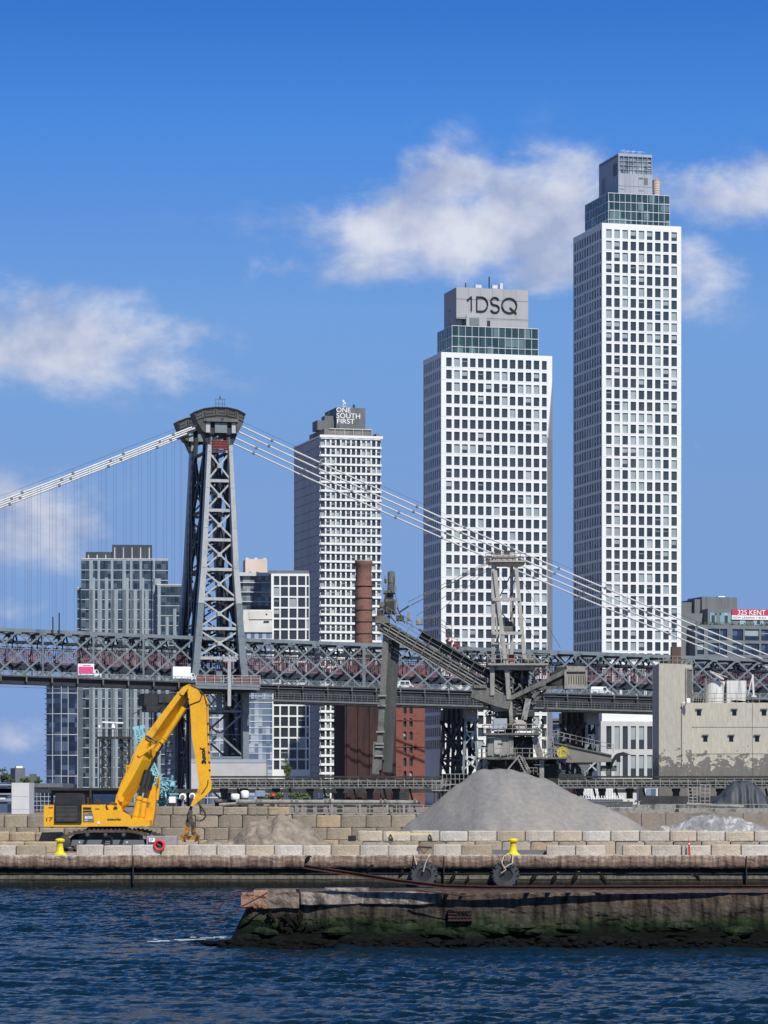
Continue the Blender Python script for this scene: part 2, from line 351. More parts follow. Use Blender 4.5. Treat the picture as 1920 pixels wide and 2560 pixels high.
# thin foam: low ragged ribbons of froth by the foot of the ruined pier
mb = MB(); random.seed(5)
M_foam = g('foam', [(.25,.33,.38),(.55,.6,.63)], nscale=5, rough=.7)
def ribbon(px0, px1, pyf, n, w0):
    for i in range(n):
        x = px0+(px1-px0)*random.random(); y = pyf(x)+random.gauss(0, 2.2); D = 8000*EYE/(y-HY)
        c = V(((x-960)*D/F, D, 0.085)); L_ = random.uniform(.05, .3); w = w0*random.uniform(.3, 1.0); k = 7
        pts = []
        for j in range(k):
            t = 2*math.pi*j/k; rr = random.uniform(.6, 1.2); pts.append(c+V((math.cos(t)*L_*rr, math.sin(t)*w*rr, 0)))
        mb.prism(pts, (0, 0, .03))
ribbon(380, 600, lambda x: 2363-(x-300)*.055, 15, .05)
if 0: ribbon(700, 960, lambda x: 2374, 4, .06); ribbon(1330, 1920, lambda x: 2379, 9, .07); ribbon(560, 700, lambda x: 2372, 5, .07)
tag(mb.build('foam', M_foam), kind='stuff', label='white froth on the water at the foot of the ruined pier')

# ---------------------------------------------------------------- land
M_ground = g('quay_ground', [(.17,.145,.115),(.24,.205,.165),(.20,.17,.14)], nscale=.3, rough=.95, fine=.2)
mb = MB(); mb.quad((-9000,200.6,1.98),(9000,200.6,1.98),(9000,14000,1.98),(-9000,14000,1.98))
tag(mb.build('ground', M_ground), kind='structure')
def rough_strip(x0, x1, nx, prof, amp, seed, ymul=1.0, xl=None):
    """wall of given front profile (y, z, roughness), swept along x with eroded, wandering surface"""
    mb = MB(); n = len(prof)
    for i in range(nx+1):
        s = i/nx
        for j, (y, z, k) in enumerate(prof):
            xa = x0 if xl is None else xl(z)
            x = xa+(x1-xa)*s
            p = V((x*.9+seed, y*.5, z*1.7)); d = NZ.fractal(p, 0.8, 2.1, 5)*amp*k
            p2 = V((x*.25+seed*2, 3.1, z)); d2 = NZ.noise(p2)*amp*k*1.2
            mb.v.append((x, y+(d+d2)*ymul, z+d*.5))
    for i in range(nx):
        for j in range(n-1):
            a = i*n+j; mb.f.append((a, a+1, a+n+1, a+n)); mb.m.append(0)
    mb.f.append(tuple(range(n))); mb.m.append(0)
    mb.f.append(tuple(reversed(range(nx*n, nx*n+n)))); mb.m.append(0)
    return mb
# the quay
quay = empty('quay_wall', (0, 200, 0), 'long stained concrete quay wall with a reddish cap above the water', 'quay')
M_cap = bandmat('stained_quay_cap', 1.05, 2.02, [(0,(.025,.022,.02)),(.25,(.05,.042,.035)),(.36,(.15,.105,.08)),(.5,(.17,.10,.075)),(.66,(.27,.21,.16)),(.82,(.25,.17,.13)),(1,(.46,.41,.35))], wob=.45, sc=(.9,1,.8), nscale=.9, fine=.34)
M_low = bandmat('tidal_shaded_quay_face', 0, 1.15, [(0,(.008,.009,.008)),(.22,(.012,.013,.011)),(.34,(.04,.038,.026)),(.5,(.125,.115,.085)),(.66,(.11,.09,.055)),(.78,(.03,.027,.024)),(1,(.015,.014,.013))], wob=.07, sc=(.5,1,1), fine=.25)  # dark top stops put the shade under the cap into the colour
prof = [(206,2.0,0),(200.25,2.0,.1)]+[(200.0,1.97,1)]+[(200.0,1.97-.1*k,1) for k in range(1, 8)]+[(200.05,1.17,1),(200.42,1.12,.3),(200.5,1.1,0)]
a_ = rough_strip(-70, 70, 1400, prof, .05, 3); a_.build('cap_beam', M_cap, quay)
prof = [(200.5,1.2,0)]+[(200.45-.02*k,1.1-.1*k,.7) for k in range(0, 13)]+[(200.1,-.6,0)]
a_ = rough_strip(-70, 70, 500, prof, .05, 9); a_.build('tidal_face', M_low, quay)
mb = MB()
for xx in (333/1, 1866, 1110, -560, 2500):
    p = PX(xx, 2165, 200); mb.box(p.x-.03, p.x+.03, 199.93, 200.6, .2, 1.96)
for zz in (.84, .46): mb.box(-70, 70, 200.28, 200.5, zz, zz+.05)
mb.build('joint', M_dark, quay)
# the ruined pier
M_pier = bandmat('ruined_pier_concrete', -.1, 2.1, [(0,(.001,.001,.001)),(.2,(.001,.0015,.001)),(.30,(.003,.006,.003)),(.37,(.006,.015,.005)),(.46,(.022,.030,.013)),(.56,(.042,.038,.028)),(.7,(.058,.046,.036)),(.88,(.075,.052,.038)),(1,(.11,.085,.07))], wob=.30, sc=(.35,.5,1), nscale=.8, fine=.5, bump=1)
pier = empty('ruined_pier', PX(620, 2232, 125)-V((0,0,2)), 'broken mossy concrete pier with a crumbling end in front of the quay', 'pier')
prof = [(131,2.02,.2),(127,2.03,.4),(125.15,2.03,.6),(125,1.98,1)]+[(125-.012*k,1.9-.1*k,.35+.07*k) for k in range(1, 15)]+[(124.6,.42,1.2),(124.3,.34,1.8),(123.7,.25,2.2),(123.1,.16,2.2),(122.5,.05,1.8),(122,-.1,1.5),(121.7,-.5,1)]
a_ = rough_strip(0, 42, 420, prof, .13, 21, xl=lambda z: -5.25-(max(0, 1.5-z))*.5)
o = a_.build('wall', M_pier, pier)
M_piercap = g('weathered_pier_cap', [(.03,.027,.024),(.09,.075,.062),(.26,.22,.19),(.075,.055,.045)], (1.3,1,.5), 1.5, rough=.9, fine=.35, bump=1, pos=[.3,.45,.56,.72])
M_redcap = g('iron_stained_concrete', [(.06,.045,.035),(.22,.11,.065),(.28,.17,.12),(.11,.07,.045)], (1,1,.8), 1.6, rough=.9, fine=.3, bump=1)
M_redcap2 = g('grey_stained_concrete', [(.04,.036,.032),(.11,.085,.065),(.19,.15,.12),(.07,.055,.045)], (1,1,.8), 1.9, rough=.9, fine=.35, bump=1)
def chunk(x0, x1, yt, yb, D, dep, seed, mat_, name='cap_block', amp=.07):
    a = PX(x0, yt, D); b = PX(x1, yb, D)
    nx = max(4, int((b.x-a.x)/.15)); prof = [(D+dep, a.z-.02, .3), (D+dep*.5, a.z, .6), (D+.08, a.z, .8), (D, a.z-.08, 1)]
    k = 5; h = a.z-b.z
    prof += [(D, a.z-.08-(h-.14)*i/k, 1) for i in range(1, k+1)]+[(D+.1, b.z, 1), (D+dep, b.z, .2)]
    m_ = rough_strip(a.x, b.x, nx, prof, amp, seed); return m_.build(name, mat_, pier)
chunk(603, 634, 2232, 2270, 124.62, 1.3, 31, M_redcap, amp=.12)
chunk(634, 668, 2227, 2274, 124.72, 1.5, 33, M_redcap, amp=.12)
chunk(664, 748, 2224, 2272, 124.85, 1.5, 37, M_redcap2, amp=.12)
chunk(752, 1105, 2230, 2264, 124.8, 1.2, 43, M_piercap, amp=.10)
chunk(812, 922, 2220, 2232, 125.6, 1.5, 47, M_piercap, amp=.05)
mb = MB()
a = PX(1120, 2272, 124.68); b = PX(1181, 2304, 124.68); mb.box(a.x, b.x, 124.66, 124.9, b.z, a.z)
mb2 = MB()
for i in range(7): x = a.x+(b.x-a.x)*(i+.5)/7; mb2.box(x-.02, x+.02, 124.6, 124.66, b.z, a.z)
for i in range(4): z = b.z+(a.z-b.z)*(i+.5)/4; mb2.box(a.x, b.x, 124.56, 124.6, z-.02, z+.02)
gr = mb.build('drain_opening', M_dark, pier); mb2.build('grille', M_rust, gr)
for pts in ([(606,2234),(585,2240),(560,2256),(534,2280)], [(668,2232),(640,2248),(600,2268),(560,2296),(527,2308)], [(1040,2226),(1100,2232),(1160,2240),(1190,2238)]):
    mb = MB(); mb.path([PX(x, y, 124.2, -.1*i) for i, (x, y) in enumerate(pts)], .03, 6); mb.build('rebar', M_rust, pier)
# black lumps give the dark of the spalled hollow under the cap by colour
random.seed(77); mb = MB()
for i in range(26): q = PX(random.gauss(725, 28), random.uniform(2284, 2326), 124.75); mb.tube(q, q+V((random.uniform(-.3,.3), -.12, random.uniform(-.35,.1))), random.uniform(.05,.16), 7, r2=.03)
mb.build('spalled_cavity', g('black_cavity_shade', [(.003,.003,.003),(.012,.011,.009)], nscale=3, rough=.9, spec=.1), pier)
# rocks at the foot of the pier
M_rock = bandmat('wet_mossy_rock', -.1, .9, [(0,(.002,.002,.002)),(.40,(.003,.003,.003)),(.6,(.006,.012,.005)),(.8,(.015,.024,.010)),(1,(.03,.032,.02))], wob=.2, nscale=1.5, fine=.4, bump=1)
def rockmesh(mb, c, r, seed, flat=.7):
    n1, n2 = 9, 6; base = len(mb.v); vs = []
    for j in range(n2+1):
        ph = math.pi*j/n2
        for i in range(n1):
            t = 2*math.pi*i/n1; d = V((math.sin(ph)*math.cos(t), math.sin(ph)*math.sin(t), math.cos(ph)*flat))
            k = 1+.45*NZ.noise(d*1.3+V((seed, seed*.7, 0))); vs.append(V(c)+V((d.x*r*1.5, d.y*r, d.z*r))*k)
    fs = []
    for j in range(n2):
        for i in range(n1): fs.append((j*n1+i, (j+1)*n1+i, (j+1)*n1+(i+1) % n1, j*n1+(i+1) % n1))
    mb.add(vs, fs)
mb = MB(); random.seed(11)
for i in range(420):
    x = random.uniform(-6.2, 20); dd = random.random()**1.5
    rockmesh(mb, (x, 123.4-1.5*dd, .22-.22*dd+random.uniform(-.05,.08)), random.uniform(.04, .19)*(1.2-dd*.5), i*1.37)
for (px_, py_, r) in ((1290,2318,.5),(1250,2325,.42),(1330,2330,.3),(1420,2322,.32),(1100,2335,.45),(1180,2345,.4),(1700,2318,.35),(840,2330,.4),(660,2330,.35),(620,2345,.35),(1850,2330,.4)):
    rockmesh(mb, PX(px_, py_, 123.9), r, px_, .55)
for i in range(60):   # the low spit running out to the left
    t = random.random(); x = 462+150*t; D = 127.2-4*t; rockmesh(mb, V(((x-960)*D/F, D+random.uniform(-.5,.5), .0+.12*t)), random.uniform(.08,.2)*(.5+t), i*2.1, .5)
tag(mb.build('rocks', M_rock, smooth=False), kind='stuff', label='dark wet rubble with green weed along the foot of the ruined pier')

# ---------------------------------------------------------------- concrete blocks
ORD = ['first','second','third','fourth','fifth','sixth','seventh','eighth','ninth','tenth','eleventh','twelfth','thirteenth','fourteenth','fifteenth','sixteenth','seventeenth','eighteenth','nineteenth','twentieth','twenty-first','twenty-second','twenty-third','twenty-fourth','twenty-fifth','twenty-sixth','twenty-seventh','twenty-eighth','twenty-ninth','thirtieth']
TONE = ['beige','tan','light grey','brownish','orange tan','cream','pale grey','pale tan','whitish']
def cblock(name, x0, x1, y0, y1, z0, z1, mat_, bev=.045):
    """cast block: worn, slightly rounded edges and a wandering top"""
    cx, cy, cz = (x0+x1)/2, (y0+y1)/2, (z0+z1)/2; w, d, h = (x1-x0)/2, (y1-y0)/2, (z1-z0)/2
    mb = MB(); nx = 9; zs = [-h, -h+bev, 0, h-bev*1.3, h]; ins = [bev*.7, 0, 0, 0, bev*1.2]
    sd_ = random.uniform(0, 99); ring = []
    pts0 = []
    for i in range(nx+1): pts0.append((-w+2*w*i/nx, -d))
    for i in range(1, 4): pts0.append((w, -d+2*d*i/4))
    for i in range(nx+1): pts0.append((w-2*w*i/nx, d))
    for i in range(1, 4): pts0.append((-w, d-2*d*i/4))
    n = len(pts0)
    for k, z in enumerate(zs):
        for (x, y) in pts0:
            xx = max(-w+ins[k], min(w-ins[k], x)); yy = max(-d+ins[k], min(d-ins[k], y))
            q = V((x*2+sd_, y*2, z*2)); c = NZ.fractal(q, 1, 2, 3)*.03
            corner = (abs(abs(x)-w) < 1e-6 and abs(abs(y)-d) < 1e-6)
            if corner: xx *= 1-bev*.8/w; yy *= 1-bev*.8/d
            mb.v.append((cx+xx, cy+yy+(c if y < 0 else 0), cz+z+(c*1.3 if k == 4 else 0)))
    for k in range(len(zs)-1):
        for i in range(n):
            a = k*n+i; b = k*n+(i+1) % n; mb.f.append((a, b, b+n, a+n)); mb.m.append(0)
    mb.f.append(tuple(reversed(range(n)))); mb.f.append(tuple(range((len(zs)-1)*n, len(zs)*n))); mb.m += [0, 0]
    me_z = z0
    mb.v = [(x-cx, y-cy, z-me_z) for (x, y, z) in mb.v]
    o = mb.build(name, mat_, None); o.location = (cx, cy, me_z)
    return o
def row(desc, group, D, yt, yb, edges, mats, dep=.75, skip=(), bev=.045, cat='concrete block', special=None):
    k = 0
    for i in range(len(edges)-1):
        if i in skip: continue
        a = PX(edges[i], yt, D); b = PX(edges[i+1], yb, D)
        mi = mats[i % len(mats)] if isinstance(mats[0], int) else 0
        zj = random.uniform(-.03, .035); yj = random.uniform(-.05, .05)
        o = cblock('concrete_block', a.x+.012, b.x-.012, D+yj, D+dep+yj, b.z+.004, a.z+zj, M_conc[mi], bev)
        lab = f'{TONE[mi]} concrete block, {ORD[k]} from left {desc}'
        if special and i in special: lab = special[i]
        tag(o, lab, cat, group); k += 1
random.seed(21)
eA = [-30,40,115,190,259,330,402,472,542,614,686,757,828,900,971,1047,1082,1154,1231,1366,1439,1515,1556,1629,1704,1778,1853,1928]
row("in the front quay-edge row", 'blocks in the front row along the quay edge', 201, 2113, 2140, eA, [6,1,7,6,5,8,7,6,5,7,8,5,0,6,5,7], skip=(2,15,18,21))
eB = [893,957,1027,1099,1170,1242,1313,1385,1456,1527,1599,1675,1742,1813,1886,1958]
row("in the top course of the second wall", 'blocks in the top course of the second wall', 203.6, 2078, 2103.5, eB, [7,5,6,8,5,0,6,7,8,5,6,7,5])
eB2 = [905,976,1047,1116,1187,1255,1327,1397,1466,1539,1612,1683,1754,1826,1898,1970]
row("in the lower course of the second wall", 'blocks in the lower course of the second wall', 203.62, 2104, 2140, eB2, [2,1,3,0,1,2,4,1,0], bev=.035)
eC0 = [378,432,500,558,619,670,724]
row("in the short top course of the rear wall", 'blocks in the top course of the rear wall', 232, 2017, 2037.5, eC0, [3,1,3,1,3,4])
eC1 = [-50,10,68,130,190,250,310,370,426,488,546,606,668,730,791,852,915,978,1040,1102,1164]
row('in the second course of the rear wall', 'blocks in the second course of the rear wall', 232.05, 2038, 2069, eC1, [3,1,3,3,1,3,4,3])
eC2 = [-20,41,98,160,221,282,343,404,466,511,572,634,695,756,817,879,941,1003,1065,1127]
row('in the third course of the rear wall', 'blocks in the third course of the rear wall', 232, 2069.5, 2100, eC2, [3,3,1,3,3,1])
row('in the bottom course of the rear wall', 'blocks in the bottom course of the rear wall', 231.95, 2100.5, 2116, [x+30 for x in eC2], [1,3,2,4,1])
row("in the yellowish row beside the tracks", 'sandy blocks at the left edge', 219, 2080, 2104, [-50,23,88,158], [4,4,4], bev=.07)
row("in the low yellowish row behind the bollard", 'sandy blocks at the left edge', 212, 2105, 2133, [-70,-8,60,142], [4,0,4], bev=.06)
a = PX(1545, 2033, 233); b = PX(2050, 2105, 233)
mb = MB(); mb.box(a.x, b.x, 233, 233.5, 2, a.z)
cw = mb.build('wall', g('drab_concrete_panel', [(.17,.14,.11),(.25,.21,.17),(.21,.175,.14)], (1,1,.3), .5, rough=.9, fine=.12, bump=.5)); cw.name = 'retaining_wall'
tag(cw, 'plain brownish concrete retaining wall behind the white-streaked pile', 'wall')
mb = MB()
for x in (1604, 1665, 1790, 1858): p = PX(x, 2040, 232.98); mb.box(p.x-.02, p.x+.02, 232.97, 233.01, 2, a.z-.02)
mb.build('panel_joint', M_dark, cw)

# ---------------------------------------------------------------- piles
def pile(name, label, cat, D, sil, mat_, slope=.72, amp=.12, seed=0, res=.22, back=.8):
    xs = [(x-960)*D/F for x, y in sil]; zs = [EYE-(y-HY)*D/F for x, y in sil]
    def ridge(x): return float(np.interp(x, xs, zs, left=1.5, right=1.5))
    H = max(zs)-2; yr = H/slope
    nx = int((xs[-1]-xs[0])/res)+1; ny = int(2*(yr+.5)/res)+1
    mb = MB()
    for j in range(ny+1):
        for i in range(nx+1):
            x = xs[0]+(xs[-1]-xs[0])*i/nx; y = D-(yr+.5)+2*(yr+.5)*j/ny
            rz = ridge(x); dy = (y-D)
            s_ = slope*(1 if dy < 0 else back)
            z = rz-s_*(math.sqrt(dy*dy+.5)-.7)
            # rills down the face, hummocks near the foot
            z += amp*(NZ.fractal(V((x*.9+seed, y*.22, 1)), 1, 2, 5))*(1.2 if dy < 0 else .6)
            z += amp*.5*NZ.noise(V((x*2.7+seed, y*2.7, 0)))
            mb.v.append((x, y, max(z, 1.9)))
    for j in range(ny):
        for i in range(nx):
            a = j*(nx+1)+i; mb.f.append((a, a+1, a+nx+2, a+nx+1)); mb.m.append(0)
    o = mb.build(name, mat_, smooth=True); cx = (xs[0]+xs[-1])/2
    o.data.transform(Matrix.Translation((-cx, -D, -2))); o.location = (cx, D, 2)
    return tag(o, label, cat)
pile('sand_pile', 'tall grey sand pile heaped below the ship unloader', 'pile', 216,
     [(925,2130),(1000,2075),(1050,2036),(1100,1997),(1140,1966),(1165,1946),(1188,1930),(1209,1923),(1248,1920),(1270,1924),(1312,1936),(1356,1943),(1376,1951),(1417,1976),(1473,2002),(1528,2023),(1572,2044),(1610,2070),(1650,2100),(1690,2130)], M_sand, slope=.70, amp=.13, seed=4)
pile('sand_pile', 'low grey pile with white streaks by the retaining wall', 'pile', 214,
     [(1560,2130),(1600,2098),(1632,2076),(1677,2061),(1715,2049),(1728,2041),(1778,2037),(1804,2038),(1842,2043),(1867,2054),(1920,2068),(1990,2100),(2050,2130)], M_salt, slope=.62, amp=.22, seed=9, res=.15)
pile('gravel_pile', 'small brown gravel pile in front of the rear block wall', 'pile', 224,
     [(540,2124),(575,2097),(607,2074),(635,2056),(660,2042),(680,2044),(702,2038),(730,2047),(772,2068),(800,2096),(845,2120)], M_sandbrown, slope=.7, amp=.28, seed=14, res=.13)
pile('gravel_pile', 'very low pinkish gravel heap beside the grapple', 'pile', 208,
     [(478,2130),(500,2110),(525,2099),(550,2103),(575,2116),(600,2130)], M_sandbrown, slope=.5, amp=.1, seed=19, res=.1)
# ---------------------------------------------------------------- buildings
GZ = 2.0
class Bld:
    """a building whose near left corner is seen at xl; front runs to xr, left side to xleft, turned by ang"""
    def __init__(s, name, label, cat, D, xl, xr, xleft, ytop, ang=15, depth=None):
        s.D = D; s.al = R(ang); ca, sa = math.cos(s.al), math.sin(s.al)
        s.X0 = (xl-960)*D/F; t = (xr-960)/F
        s.w = (t*D-s.X0)/(ca-t*sa)
        tl = (xleft-960)/F if xleft is not None else 0
        s.d = (s.X0-tl*D)/(sa+tl*ca) if xleft is not None else depth
        s.root = empty(name, V((s.X0, D, GZ)), label, cat, rz=s.al)
        s.H = s.z(ytop)
    off = 0.0          # how far behind the front plane the thing being placed stands
    def z(s, y): return EYE-(y-HY)*(s.D+s.off*math.cos(s.al))/F-GZ
    def x(s, px):           # distance along the front seen at px
        t = (px-960)/F; ca, sa = math.cos(s.al), math.sin(s.al)
        return (t*(s.D+s.off*ca)-s.X0+s.off*sa)/(ca-t*sa)
    def part(s, mb, name, mat_, parent=None): return mb.build(name, mat_, parent or s.root, world=False)
def facade(mb, o, a, n, L, H0, H1, cols, rows, rev, z_reveal=True):
    """wall with real openings and reveals; returns the openings"""
    o = V((*o, 0)); a = V((*a, 0)); n = V((*n, 0))
    def P(s_, z, dp=0): q = o+a*s_-n*dp; return V((q.x, q.y, z))
    def Q(s0, s1, z0, z1, dp=0): mb.quad(P(s0, z0, dp), P(s1, z0, dp), P(s1, z1, dp), P(s0, z1, dp))
    zz = H0; ops = []
    rows = sorted(rows)
    for (z0, z1) in rows:
        if z0 > zz+1e-4: Q(0, L, zz, z0)
        ss = 0
        for (c0, c1) in cols:
            if c0 > ss+1e-4: Q(ss, c0, z0, z1)
            mb.quad(P(c0, z0), P(c0, z0, rev), P(c0, z1, rev), P(c0, z1)); mb.quad(P(c1, z0, rev), P(c1, z0), P(c1, z1), P(c1, z1, rev))
            mb.quad(P(c0, z0), P(c1, z0), P(c1, z0, rev), P(c0, z0, rev)); mb.quad(P(c0, z1, rev), P(c1, z1, rev), P(c1, z1), P(c0, z1))
            ops.append((c0, c1, z0, z1)); ss = c1
        if ss < L-1e-4: Q(ss, L, z0, z1)
        zz = z1
    if zz < H1: Q(0, L, zz, H1)
    return [(P((c0+c1)/2, z0, rev), c1-c0, z1-z0) for (c0, c1, z0, z1) in ops]
WINCACHE = {}
def window_mesh(w, h, kind, key):
    k = (round(w, 2), round(h, 2), kind, key)
    if k in WINCACHE: return WINCACHE[k]
    mb = MB(); fr = .07; T = .06
    mb.box(-w/2, w/2, 0, T, 0, h, 0)
    if kind == 'blind': mb.box(-w/2+fr, w/2-fr, -.02, 0, fr, h-fr*1.2, 1)
    if kind == 'half': mb.box(-w/2+fr, w/2-fr, -.02, 0, h*.42, h-fr*4, 1)
    if kind == 'strip': mb.box(-w/2+fr, w/2-fr, -.02, 0, h*.62, h*.68, 1)
    mb.box(-w/2, -w/2+fr, -.04, 0, 0, h, 2); mb.box(w/2-fr, w/2, -.04, 0, 0, h, 2)
    mb.box(-w/2+fr, w/2-fr, -.04, 0, 0, fr, 2); mb.box(-w/2+fr, w/2-fr, -.04, 0, h-fr, h, 2)
    WINCACHE[k] = mb; return mb
def put_windows(B, ops, rz, n_obj, probs, seed, name='window', mats=None):
    """windows of one face: the first n_obj as objects of their own, the rest in one mesh"""
    rnd = random.Random(seed); proto = {}
    mats = mats or [M_glass_dark, M_blind, M_crown_dark]
    rest = MB(); cz, sz = math.cos(rz), math.sin(rz)
    kinds = ['dark', 'blind', 'half', 'strip']
    cnt = 0
    for i, (p, w, h) in enumerate(ops):
        kd = rnd.choices(kinds, probs)[0]
        m_ = window_mesh(w, h, kd, 0)
        if cnt < n_obj:
            k = (round(w, 2), round(h, 2), kd)
            if k not in proto:
                o = m_.build(name, mats, B.root, world=False); proto[k] = o
            else:
                o = proto[k].copy(); COL.objects.link(o); o.parent = B.root
            o.location = p; o.rotation_euler = (0, 0, rz); cnt += 1
        else:
            b = len(rest.v)
            for (x, y, z) in m_.v: rest.v.append((p.x+x*cz-y*sz, p.y+x*sz+y*cz, p.z+z))
            for f, mi in zip(m_.f, m_.m): rest.f.append(tuple(b+q for q in f)); rest.m.append(mi)
    return rest
def merge(a, b):
    k = len(a.v); a.v += b.v; a.f += [tuple(k+i for i in f) for f in b.f]; a.m += b.m
def cols_px(B, x0, pitch, w, n): return [(B.x(x0+pitch*i), B.x(x0+pitch*i+w)) for i in range(n)]
def rows_px(B, y0, pitch, h, n): return [(B.z(y0+pitch*i+h), B.z(y0+pitch*i)) for i in range(n)]
def even_cols(L, n, frac, m=.5):
    p = (L-2*m)/n; return [(m+p*(i+.5-frac/2), m+p*(i+.5+frac/2)) for i in range(n)]
def tower_body(B, ncol, nside, cols, rows, rev, probs, seed, side_frac=.55, wall=None, topwall=None, shift_front=None, frontw=None):
    W = frontw or B.w
    mb = MB()
    ops = facade(mb, (0, 0), (1, 0), (0, -1), W, 0, B.H, cols, rows, rev)
    ops2 = facade(mb, (0, B.d), (0, -1), (-1, 0), B.d, 0, B.H, even_cols(B.d, nside, side_frac), rows, rev)
    H = B.H
    mb.quad((W, 0, 0), (W, B.d, 0), (W, B.d, H), (W, 0, H)); mb.quad((W, B.d, 0), (0, B.d, 0), (0, B.d, H), (W, B.d, H))
    mb.quad((.0, .0, H-.9), (W, 0, H-.9), (W, B.d, H-.9), (0, B.d, H-.9))
    mb.box(.3, W-.3, .3, .6, H-.9, H-.004)
    B.part(mb, 'facade', wall or M_white)
    # thin shadow joints between the storeys
    jb = MB()
    for i, (z0, z1) in enumerate(rows):
        zz = z0-.35*(rows[0][0] if 0 else .9)
        jb.box(.02, W-.02, -.012, 0, zz, zz+.05); jb.box(-.012, 0, .02, B.d-.02, zz, zz+.05)
    B.part(jb, 'panel_joint', M_crown)
    ops.sort(key=lambda t: -t[0].z)
    rest = put_windows(B, ops, 0, 100, probs, seed)
    r2 = put_windows(B, ops2, -math.pi/2, 0, probs, seed+1)
    merge(rest, r2)
    o = B.part(rest, 'windows', [M_glass_dark, M_blind, M_crown_dark]); tag(o, kind='stuff')
def glassbox(B, x0, x1, y0, y1, z0, z1, mat_, mull, nx, ny, nz, name='glass_storey', mm=None, w=.12):
    mb = MB(); mb.box(x0, x1, y0, y1, z0, z1); o = B.part(mb, name, mat_)
    mb = MB()
    for i in range(nx+1):
        x = x0+(x1-x0)*i/nx; mb.box(x-w/2, x+w/2, y0-.14, y0, z0, z1-.01)
    for i in range(1, ny+1):
        y = y0+(y1-y0)*i/ny; mb.box(x0-.14, x0, y-w/2, y+w/2, z0, z1-.01)
    for i in range(nz+1):
        z = z0+(z1-z0)*i/nz; mb.box(x0-.18, x1+.02, y0-.18, y0-.02, z-.12, z+.06); mb.box(x0-.18, x0-.02, y0, y1, z-.12, z+.06)
    B.part(mb, 'mullions', mm or mull, o)
    return o
def text_mb(txt, height, depth=.15, width=None, bold=0.0, spacing=1.0, lines=None):
    cu = bpy.data.curves.new('lettering', 'FONT'); cu.body = txt; cu.size = 1; cu.offset = bold; cu.space_character = spacing
    cu.resolution_u = 3
    ob = bpy.data.objects.new('lettering', cu); COL.objects.link(ob)
    dg = bpy.context.evaluated_depsgraph_get(); me = ob.evaluated_get(dg).to_mesh()
    vs = [v.co.copy() for v in me.vertices]; fs = [tuple(p.vertices) for p in me.polygons]
    ob.evaluated_get(dg).to_mesh_clear(); bpy.data.objects.remove(ob); bpy.data.curves.remove(cu)
    x0 = min(v.x for v in vs); x1 = max(v.x for v in vs); y0 = min(v.y for v in vs); y1 = max(v.y for v in vs)
    k = height/(y1-y0); kx = (width/(x1-x0)) if width else k
    pts = [((v.x-x0)*kx, (v.y-y0)*k) for v in vs]
    mb = MB(); n = len(pts)
    for (x, y) in pts: mb.v.append((x, -depth, y))
    for (x, y) in pts: mb.v.append((x, 0, y))
    cnt = {}
    for f in fs:
        mb.f.append(f); mb.m.append(0)
        for i in range(len(f)):
            e = (f[i], f[(i+1) % len(f)]); cnt[e] = 1
    for (a, b) in cnt:
        if (b, a) not in cnt: mb.f.append((b, a, a+n, b+n)); mb.m.append(0)
    return mb
def shifted(mb, p, rot=0):
    c, s_ = math.cos(rot), math.sin(rot)
    mb.v = [(p[0]+x*c-z*s_, p[1]+y, p[2]+x*s_+z*c) for (x, y, z) in mb.v]; return mb

# --- tallest tower, right
T = Bld('residential_tower', 'tallest white gridded tower with a glass storey and a grey glass-topped crown', 'tower', 960, 1505, 1703, 1433, 557)
tc_ = cols_px(T, 1515.2, 20.4, 13.9, 9)
tr_ = rows_px(T, 572, 28.65, 22.2, 42)
tower_body(T, 9, 11, tc_, tr_, .38, (.60,.24,.11,.05), 5, side_frac=.70)
mb = MB(); pr_ = rows_px(T, 1815, 72, 58, 2)
pops = facade(mb, (-.6, -.7), (1, 0), (0, -1), T.w+3, 0, T.z(1803), [(a+.5, b+.7) for a, b in cols_px(T, 1514.6, 20.4, 11.5, 10)], pr_, .4)
mb.quad((-.6,-.7,T.z(1803)),(T.w+2.4,-.7,T.z(1803)),(T.w+2.4,-.002,T.z(1803)),(-.6,-.002,T.z(1803))); mb.quad((-.6,6,0),(-.6,-.7,0),(-.6,-.7,T.z(1803)),(-.6,6,T.z(1803))); mb.quad((T.w+2.4,-.7,0),(T.w+2.4,6,0),(T.w+2.4,6,T.z(1803)),(T.w+2.4,-.7,T.z(1803)))
pod = T.part(mb, 'podium', g('podium_pale_grey', [(.44,.445,.44),(.52,.52,.51)], (1,1,.3), .3, rough=.7))
rest = put_windows(T, pops, 0, 40, (.5,.2,.3,.0), 71)
T.off = 3.2; g0 = T.x(1521); g1 = T.x(1674)
glassbox(T, g0, g1, 3.2, T.d-2.5, T.H-.9, T.z(489)+1.0, M_glass_teal, M_whitepanel, 11, 9, 4)
kz = T.z(489)+1.0; T.off = 4.2; kx0, kx1 = T.x(1546), T.x(1630)
mb = MB(); mb.box(kx0, kx1, 4.2, T.d-5, kz, T.z(430)); mb.box(kx0, kx0+.4, 4.2, T.d-5, T.z(430), T.z(384)); mb.box(kx0+.41, kx1-.3, T.d-5.4, T.d-5, T.z(430), T.z(384)); mb.box(kx0, kx1, 4.15, T.d-5, T.z(387), T.z(380))
cr_ = T.part(mb, 'crown', M_crown)
mb = MB(); z0_, z1_ = T.z(430), T.z(387)
mb.box(kx0+.5, kx1, 4.6, 4.7, z0_, z1_); mb.box(kx1-.1, kx1, 4.7, T.d-6, z0_, z1_)
T.part(mb, 'roof_glazing', cellmat('crown_glazing', 1.5, 1.4, [(.13,.16,.19),(.22,.26,.29),(.09,.11,.13),(.35,.4,.43),(.16,.2,.23)]), cr_)
mb = MB()
